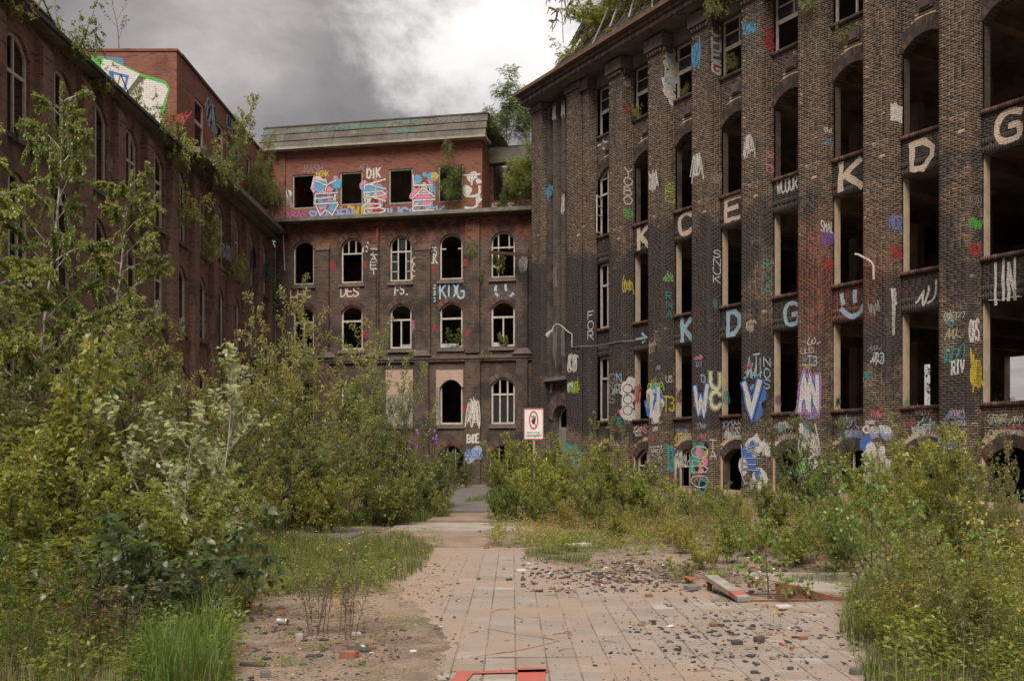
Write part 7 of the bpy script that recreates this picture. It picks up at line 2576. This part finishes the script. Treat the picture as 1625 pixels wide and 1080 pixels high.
def chunks(name, label, spots, mat):
    """spots: (px0, px1, py0, py1, count, smin, smax, flat)"""
    Vs = []
    for (xa, xb, ya, yb, n, s0, s1, flat) in spots:
        za = FPX * EYE / (yb - HY); zb = FPX * EYE / (ya - HY)
        u = dr_.uniform(0, 1, n)
        py = ya + (yb - ya) * np.clip(0.5 + dr_.normal(0, .27, n), 0, 1)
        z = FPX * EYE / (py - HY)
        px = xa + (xb - xa) * np.clip(0.5 + dr_.normal(0, .27, n), 0, 1)
        X = (px - CX) / FPX * z
        cl_ = np.sin(X * 4.1 + 1.3 * np.sin(z * 2.9)) * np.cos(z * 3.7 + 1.1 * np.sin(X * 3.3))
        mv = np.where(cl_ < -0.1, 1, 0)
        X = X + mv * dr_.uniform(-.35, .35, n)
        z = z + mv * dr_.uniform(-.3, .3, n)
        s = s0 * (s1 / s0) ** (dr_.uniform(0, 1, n) ** 2.2)
        c = np.array([[-1, -1, -1], [1, -1, -1], [1, 1, -1], [-1, 1, -1], [-1, -1, 1], [1, -1, 1], [1, 1, 1], [-1, 1, 1]], float)
        V = c[None] * np.stack([s * dr_.uniform(.7, 1.5, n), s * dr_.uniform(.4, 1.0, n), s * flat * dr_.uniform(.4, 1.0, n)], 1)[:, None, :]
        V *= dr_.uniform(0.72, 1.1, V.shape)
        a = dr_.uniform(0, 6.28, n)
        ca, sa = np.cos(a)[:, None], np.sin(a)[:, None]
        x_ = V[..., 0] * ca - V[..., 1] * sa
        y_ = V[..., 0] * sa + V[..., 1] * ca
        ti = dr_.normal(0, .18, n)[:, None]
        z_ = V[..., 2] + x_ * ti
        on_pave = np.array([interp(LEFT, b) < a_ < interp(RIGHT, b) and 5.5 < b < 17.2 for a_, b in zip(X, z)])
        gz = np.where(on_pave, 0.016, np.array([ground_h(a_, b) for a_, b in zip(X, z)]))
        Vs.append(np.stack([x_ + X[:, None], y_ + z[:, None], z_ + (gz + s * flat * 0.5)[:, None]], -1))
    V = np.concatenate(Vs)
    n = len(V)
    Q = (np.arange(n)[:, None, None] * 8 + BOXQ[None]).reshape(-1, 4)
    return tag(link(name, np_mesh(name, V, Q, None, [mat])), label, kind='stuff')


chunks('rubble', 'small chips of slate, brick and plaster strewn over dirt and slabs', [
    (360, 700, 930, 1100, 2600, 0.003, 0.016, 0.5),
    (340, 640, 940, 1085, 160, 0.008, 0.035, 0.4),
    (690, 1340, 930, 1100, 700, 0.002, 0.011, 0.5),
    (960, 1400, 950, 1100, 260, 0.005, 0.026, 0.4),
    (830, 1140, 888, 940, 1500, 0.006, 0.036, 0.45),
    (900, 1120, 880, 925, 500, 0.008, 0.04, 0.45),
    (1000, 1330, 955, 1045, 420, 0.006, 0.030, 0.4),
    (1080, 1400, 870, 950, 1000, 0.006, 0.045, 0.5),
    (1080, 1560, 800, 880, 1400, 0.01, 0.09, 0.5),
    (560, 760, 880, 960, 300, 0.005, 0.02, 0.5),
    (700, 900, 770, 870, 400, 0.01, 0.05, 0.5),
    (380, 600, 830, 870, 400, 0.01, 0.05, 0.5),
    (250, 480, 850, 1090, 500, 0.006, 0.03, 0.5),
], M['rubble'])
# twigs lying about
tw_ = []
for _ in range(90):
    px, py = dr_.uniform(380, 1340), dr_.uniform(880, 1090)
    z = FPX * EYE / (py - HY)
    X, Y = ground_pt(px, z)
    a = dr_.uniform(0, 6.28); L_ = dr_.uniform(0.04, 0.2)
    p = np.array([[0, 0, .02], [L_ * .5 * math.cos(a + .2), L_ * .5 * math.sin(a + .2), .026], [L_ * math.cos(a), L_ * math.sin(a), .02]]) + np.array([X, Y, 0])
    tw_.append((p, np.array([.003, .003, .0015])))
V, Q = tube_arrays(tw_)
tag(link('twigs', np_mesh('twigs', V, Q, None, [M['dry']])), 'thin dry twigs lying about on slabs and dirt', kind='stuff')


def chunk_thing(px, py, size, mat, name, label, cat, seed, rz=0.3, tilt=0.0, lift=0.0, shape=None):
    z = FPX * EYE / (py - HY)
    X, Y = ground_pt(px, z)
    r = random.Random(seed)
    mb = MB()
    sx, sy, sz = size
    # prism with a broken irregular outline
    k = 8 if shape is None else shape
    ring = []
    for i in range(k):
        t = 2 * math.pi * i / k + r.uniform(-.15, .15)
        e = 1.0 / max(abs(math.cos(t)), abs(math.sin(t))) ** 0.8
        ring.append((sx / 2 * math.cos(t) * e * r.uniform(.82, 1.05), sy / 2 * math.sin(t) * e * r.uniform(.82, 1.05)))
    mb.v = [(a, b, 0) for a, b in ring] + [(a * .97, b * .97, sz * .8 + r.uniform(-.1, .1) * sz) for a, b in ring] + [(a * .8, b * .8, sz * r.uniform(.9, 1.08)) for a, b in ring]
    mb.f = [tuple(reversed(range(k)))] + [(i, (i + 1) % k, k + (i + 1) % k, k + i) for i in range(k)] + [(k + i, k + (i + 1) % k, 2 * k + (i + 1) % k, 2 * k + i) for i in range(k)] + [tuple(range(2 * k, 3 * k))]
    mb.mi = [0] * len(mb.f)
    inside = interp(LEFT, Y) < X < interp(RIGHT, Y) and Y < 17.2
    gz = 0.017 if inside else ground_h(X, Y)
    o = mb.build(name, mat, None, (X, Y, gz + lift))
    o.rotation_euler = (tilt, 0, rz)
    return tag(o, label, cat)


chunk_thing(554, 1040, (0.17, 0.10, 0.065), M['redchip'], 'brick_piece', 'burnt end of a red brick on the dirt left of the paving', 'brick', 1, 0.1, shape=6)
chunk_thing(568, 1030, (0.26, 0.07, 0.03), M['slate'], 'slate_piece', 'long dark slate leaning behind the red brick end', 'slate', 2, -0.5, 0.35)
chunk_thing(590, 1028, (0.08, 0.06, 0.03), M['redchip'], 'brick_piece', 'small pink brick chip right of the long slate', 'brick', 3)
chunk_thing(421, 1070, (0.09, 0.07, 0.05), M['concrete'], 'stone', 'grey stone at the bottom left of the bare dirt', 'stone', 4)
chunk_thing(475, 1012, (0.08, 0.07, 0.06), M['wood_grey'], 'stone', 'round pale stone below the dead stalks', 'stone', 5)
chunk_thing(565, 1006, (0.10, 0.06, 0.03), M['whitechip'], 'plaster_piece', 'pale flat chip on the dirt near the stalks', 'plaster', 6)
chunk_thing(500, 1038, (0.16, 0.07, 0.025), M['slate'], 'slate_piece', 'flat slate below the dead stalks', 'slate', 7, 0.2)
chunk_thing(402, 1052, (0.24, 0.06, 0.03), M['wood_dark'], 'wood_piece', 'dark splinter of wood near the bright grass tuft', 'wood', 8, -0.1)
chunk_thing(656, 1034, (0.07, 0.05, 0.02), M['whitechip'], 'plaster_piece', 'pale chip at the left edge of the slabs', 'plaster', 9)
chunk_thing(674, 995, (0.075, 0.045, 0.014), M['slate'], 'slate_piece', 'rounded dark slate on the left slabs, larger of the two', 'slate', 10)
chunk_thing(693, 1001, (0.065, 0.04, 0.014), M['slate'], 'slate_piece', 'rounded dark slate on the left slabs, nearer one', 'slate', 11)
chunk_thing(827, 909, (0.16, 0.07, 0.04), M['whitechip'], 'plaster_piece', 'white curved shard lying on the far slabs', 'shard', 12, 0.2, 0.2)
chunk_thing(916, 865, (0.55, 0.10, 0.06), M['whitechip'], 'wood_piece', 'whitish stick at the grass patch right of the path', 'stick', 13, 0.2)
chunk_thing(1195, 972, (0.17, 0.06, 0.025), M['wood_grey'], 'wood_piece', 'pale chip of wood before the rusty pit', 'wood', 14, 0.0)
chunk_thing(1243, 966, (0.19, 0.12, 0.03), M['whitechip'], 'plaster_piece', 'crumpled pale lump at the front edge of the pit', 'plaster', 15)
chunk_thing(1132, 995, (0.09, 0.06, 0.03), M['redchip'], 'brick_piece', 'orange brick chip on the slabs left of the flower', 'brick', 16)
chunk_thing(1275, 1016, (0.09, 0.045, 0.025), M['redchip'], 'brick_piece', 'orange brick chip right of the flower on the slabs', 'brick', 17)
chunk_thing(1169, 1024, (0.10, 0.07, 0.035), M['slate'], 'stone', 'dark rough stone on the slabs below the orange chip', 'stone', 18)
chunk_thing(1204, 1019, (0.10, 0.08, 0.04), M['wood_dark'], 'stone', 'brown rough stone left of the yellow flower', 'stone', 19)
chunk_thing(1197, 1070, (0.06, 0.035, 0.018), M['slate'], 'slate_piece', 'small black chip near the bottom edge of the slabs', 'slate', 20)
chunk_thing(1254, 1064, (0.06, 0.035, 0.018), M['slate'], 'slate_piece', 'small black chip right of the bottommost one', 'slate', 21)
chunk_thing(1358, 1072, (0.09, 0.07, 0.045), M['concrete'], 'stone', 'grey stone at the foot of the right herbs', 'stone', 22)
chunk_thing(1275, 893, (0.35, 0.22, 0.12), M['wood_dark'], 'wood_piece', 'dark rotten log behind the pit', 'log', 23)
chunk_thing(1332, 893, (0.30, 0.10, 0.06), M['redchip'], 'tile_piece', 'orange roof tile shard behind the pit', 'tile', 24)
chunk_thing(1305, 888, (0.20, 0.10, 0.07), M['redchip'], 'brick_piece', 'half brick behind the rusty pit, left of the tile shard', 'brick', 25)
chunk_thing(1350, 1010, (0.12, 0.05, 0.02), M['whitechip'], 'plaster_piece', 'pale chip at the edge of the right herbs', 'plaster', 26)
chunk_thing(1030, 948, (0.10, 0.07, 0.03), M['redchip'], 'brick_piece', 'red chip before the small green bush', 'brick', 27)
chunk_thing(1098, 936, (0.22, 0.16, 0.05), M['concrete'], 'stone', 'flat stone under the small green bush', 'stone', 28)

# drinks can
z = FPX * EYE / (988 - HY)
X, Y = ground_pt(448, z)
cn = empty('drink_can', (X, Y, ground_h(X, Y) + 0.036), 0.15, 'dented silver drinks can lying on the dirt left of the stalks', 'drinks can')
cn.rotation_euler = (0, 0, -0.35)
MB().tube([(-0.060, 0, 0), (-0.052, 0, 0), (0.0, 0.002, -0.003), (0.052, 0, 0), (0.060, 0, 0)], [0.026, 0.033, 0.030, 0.033, 0.027], 14).build('body', M['can'], cn)
MB().tube([(0.0602, 0, 0), (0.0615, 0, 0)], 0.022, 14).build('lid', M['steel'], cn)

# fallen beam with red ends, rusty pit
bz0 = FPX * EYE / (957 - HY)
bx0, by0 = ground_pt(1181, bz0)
bm = empty('fallen_beam', (0, 0, 0), 0, 'grey weathered timber with red paint slanting into the rusty pit', 'timber')
p0 = Vector((bx0, by0, 0.05)); p1 = Vector(((1128 - CX) / FPX * 11.9, 11.9, EYE + (HY - 915) / FPX * 11.9))
MB().bar(p0, p1, 0.16, 0.055).build('plank', M['wood_grey'], bm)
d = (p1 - p0)
MB().bar(p0 + d * .10 + Vector((0, -.003, .003)), p0 + d * .26 + Vector((0, -.003, .003)), 0.162, 0.056).build('red_paint', M['redpaint'], bm)
MB().tube([(p1.x - .02, p1.y - .01, ground_h(p1.x, p1.y) - .05), (p1.x - .01, p1.y, p1.z - .03)], 0.03, 6).build('prop', M['wood_dark'], bm)
pt = MB()
scr = MB()
for k in range(9):
    cx_, cy_ = p1.x + dr_.uniform(-.20, .24), p1.y + 0.35 + dr_.uniform(-.1, .2)
    a_ = dr_.uniform(0, 3.1); l_ = dr_.uniform(.05, .11); h_ = dr_.uniform(.02, .14)
    q_ = [(cx_ + l_ * math.cos(a_ + t_) * dr_.uniform(.7, 1.2), cy_ + l_ * math.sin(a_ + t_), max(0.0, h_ + dr_.uniform(-.04, .04))) for t_ in (0, 1.6, 3.1, 4.7)]
    scr.hexa(q_ + [(p_[0] + .004, p_[1] + .004, p_[2] + .012) for p_ in q_])
tag(scr.build('red_scrap', M['redpaint']), 'crumpled red scrap behind the upper end of the fallen beam', 'scrap')['kind'] = 'stuff'
zp = FPX * EYE / (963 - HY)
px0, py0 = ground_pt(1183, 11.0)[0], 11.02
pit = empty('rusty_pit', (px0, py0, 0), 0, 'open shaft with rusty steel rim set in the slabs at the right', 'pit')
w1, w2 = 0.80, 0.46
MB().box(0, w1, 0, 0.02, -0.25, 0.03).build('rim', M['rust'], pit)
MB().box(0, w1, w2, w2 + 0.02, -0.25, 0.035).build('rim', M['rust'], pit)
MB().box(0, 0.02, 0.021, w2 - .001, -0.25, 0.03).build('rim', M['rust'], pit)
MB().box(w1 - .02, w1, 0.021, w2 - .001, -0.25, 0.03).build('rim', M['rust'], pit)
MB().box(0.021, w1 - .021, 0.021, w2 - .001, -0.06, 0.022).build('pit_floor', M['bed'], pit)
mb = MB().hexa([(0.42, 0.22, 0.0), (0.72, 0.10, 0.0), (0.74, 0.14, 0.0), (0.44, 0.26, 0.0), (0.40, 0.24, 0.19), (0.73, 0.12, 0.155), (0.75, 0.16, 0.155), (0.42, 0.28, 0.19)])
mb.build('flap', M['rust'], pit)
mb = MB().hexa([(0.78, 0.10, 0.03), (1.15, 0.02, 0.02), (1.15, 0.05, 0.02), (0.78, 0.16, 0.03), (0.78, 0.10, 0.12), (1.15, 0.02, 0.035), (1.15, 0.05, 0.035), (0.78, 0.16, 0.12)])
mb.build('angle_iron', M['rust'], pit)

# red paint marks on the slabs
def ground_paint(label, strokes, w_, mat):
    mb = MB()
    h = 0.024
    for st in strokes:
        q = []
        for (px, py) in st:
            z = FPX * EYE / (py - HY)
            q.append(ground_pt(px, z))
        V, Fc = [], []
        ribbon(V, Fc, q, w_, 0)
        b = len(mb.v)
        mb.v += [(v[0], v[2], h) for v in V]
        mb.f += [tuple(b + i for i in f_) for f_ in Fc]
        mb.mi += [0] * len(Fc)
        h += 0.0006
    return tag(mb.build('paint_mark', mat), label, 'paint mark')


M['redline'] = mat_simple('faded_red_line', (0.34, 0.15, 0.11), (0.29, 0.19, 0.15), 7, 0.85, 0.3, 0.004, (0.27, 0.21, 0.17, 0.9))
ground_paint('broad red painted frame on the slabs at the bottom of the picture', [[(732, 1071), (860, 1068)], [(716, 1098), (740, 1070)]], 0.11, M['redpaint'])
ground_paint('filled red patch at the right end of the painted frame on the slabs', [[(843, 1110), (844, 1066)]], 0.20, M['redpaint'])
ground_paint('thin faded red line drawn across the slabs above the red frame', [[(745, 1046), (820, 1045), (940, 1044)]], 0.018, M['redline'])
ground_paint('thin red zigzag sprayed on the slabs', [[(748, 1045), (822, 1034), (888, 1019), (868, 1014), (820, 1008), (772, 999)]], 0.014, M['redline'])

# warning sign on a post
sz = 25.8
sx, _ = ground_pt(847, sz)
st_ = empty('warning_sign', (sx, sz, 0), R(-14), 'white warning sign with red border and crossed out hand, standing among the bushes', 'sign')
SW, SH, SB = 0.375, 0.595, 1.46
ov = MB()


def splate(mb, pts, y0, y1):
    n = len(pts)
    b = len(mb.v)
    mb.v += [(p[0], y0, p[1]) for p in pts] + [(p[0], y1, p[1]) for p in pts]
    mb.f += [tuple(b + i for i in range(n)), tuple(b + n + i for i in reversed(range(n)))] + [(b + i, b + n + i, b + n + (i + 1) % n, b + (i + 1) % n) for i in range(n)]
    mb.mi += [0] * (n + 2)


MB().box(-SW / 2, SW / 2, -0.006, 0.0, SB, SB + SH).build('panel', M['sign'], st_)
for (a, b, c, d_) in ((-SW / 2, SW / 2, SB + SH - .022, SB + SH - .004), (-SW / 2, SW / 2, SB + .004, SB + .022), (-SW / 2 + .002, -SW / 2 + .012, SB + .023, SB + SH - .023), (SW / 2 - .012, SW / 2 - .002, SB + .023, SB + SH - .023)):
    MB().box(a, b, -0.008, -0.0062, c, d_).build('border', M['sign_red'], st_)
# prohibition ring
cz = SB + 0.375
rg_ = MB()
n = 36
for i in range(n):
    t0, t1 = 2 * math.pi * i / n, 2 * math.pi * (i + 1) / n
    rx0, rz0, rx1, rz1 = 0.068, 0.148, 0.092, 0.176
    rg_.hexa([(rx0 * math.cos(t0), -.010, cz + rz0 * math.sin(t0)), (rx1 * math.cos(t0), -.010, cz + rz1 * math.sin(t0)), (rx1 * math.cos(t1), -.010, cz + rz1 * math.sin(t1)), (rx0 * math.cos(t1), -.010, cz + rz0 * math.sin(t1)),
              (rx0 * math.cos(t0), -.0065, cz + rz0 * math.sin(t0)), (rx1 * math.cos(t0), -.0065, cz + rz1 * math.sin(t0)), (rx1 * math.cos(t1), -.0065, cz + rz1 * math.sin(t1)), (rx0 * math.cos(t1), -.0065, cz + rz0 * math.sin(t1))])
rg_.build('ring', M['sign_red'], st_)
MB().bar((-0.052, -.011, cz + .115), (0.052, -.011, cz - .115), 0.003, 0.026).build('slash', M['sign_red'], st_)
hd = MB()
palm = [(-.02, -.075), (.022, -.075), (.034, -.02), (.040, .02), (-.018, .02), (-.034, -.01), (-.046, .012), (-.052, .004), (-.038, -.035)]
splate(hd, [(p[0], cz + p[1]) for p in palm], -.0095, -.0064)
for i, (x, l, sl) in enumerate(((-.012, .055, -.006), (.003, .07, -.001), (.018, .062, .003), (.032, .045, .007))):
    splate(hd, [(x - .006, cz + .0205), (x + .006, cz + .0205), (x + .006 + sl, cz + .02 + l), (x + sl, cz + .026 + l), (x - .006 + sl, cz + .02 + l)], -.0094, -.0065)
hd.build('hand_symbol', M['sign_black'], st_)


def sign_text(body, z, w_, name='lettering'):
    cu = bpy.data.curves.new(name, 'FONT')
    cu.body = body
    cu.align_x = 'CENTER'
    cu.size = 0.06
    cu.extrude = 0.0008
    cu.materials.append(M['sign_black'])
    o = bpy.data.objects.new(name, cu)
    COL.objects.link(o)
    bpy.context.view_layer.update()
    s = w_ / max(o.dimensions.x, 1e-3)
    dg = bpy.context.evaluated_depsgraph_get()
    me = bpy.data.meshes.new_from_object(o.evaluated_get(dg))
    bpy.data.objects.remove(o)
    if not me.materials:
        me.materials.append(M['sign_black'])
    t = link(name, me, st_, (0, -0.0085, z))
    t.rotation_euler = (R(90), 0, 0)
    t.scale = (s, s * 1.25, 1)
    return t


sign_text('Betreten verboten!', SB + 0.128, 0.26)
sign_text('Lebensgefahr', SB + 0.062, 0.31)
st_.scale = (1.4, 1.4, 1.4)
MB().tube([(0.02, 0.03, -0.2), (0.0, 0.02, SB - 0.2), (0, 0.018, SB + SH - .05)], 0.022, 8).build('post', M['galv'], st_)

# blue plastic scrap on the factory roof
c = on(FR, 1025, 12, 0.9)
tag(MB().hexa([(c[0], c[1], c[2]), (c[0] + .5, c[1] - .5, c[2] + .1), (c[0] + .6, c[1] - .3, c[2] + .5), (c[0] + .1, c[1] + .2, c[2] + .4), (c[0] - .02, c[1] - .05, c[2] + .05), (c[0] + .48, c[1] - .55, c[2] + .15), (c[0] + .58, c[1] - .35, c[2] + .6), (c[0] + .08, c[1] + .15, c[2] + .5)]).build('plastic_sheet', paint((0.02, 0.25, 0.33), 0.0)), 'blue green plastic sheet snagged on the factory roof', 'plastic sheet')
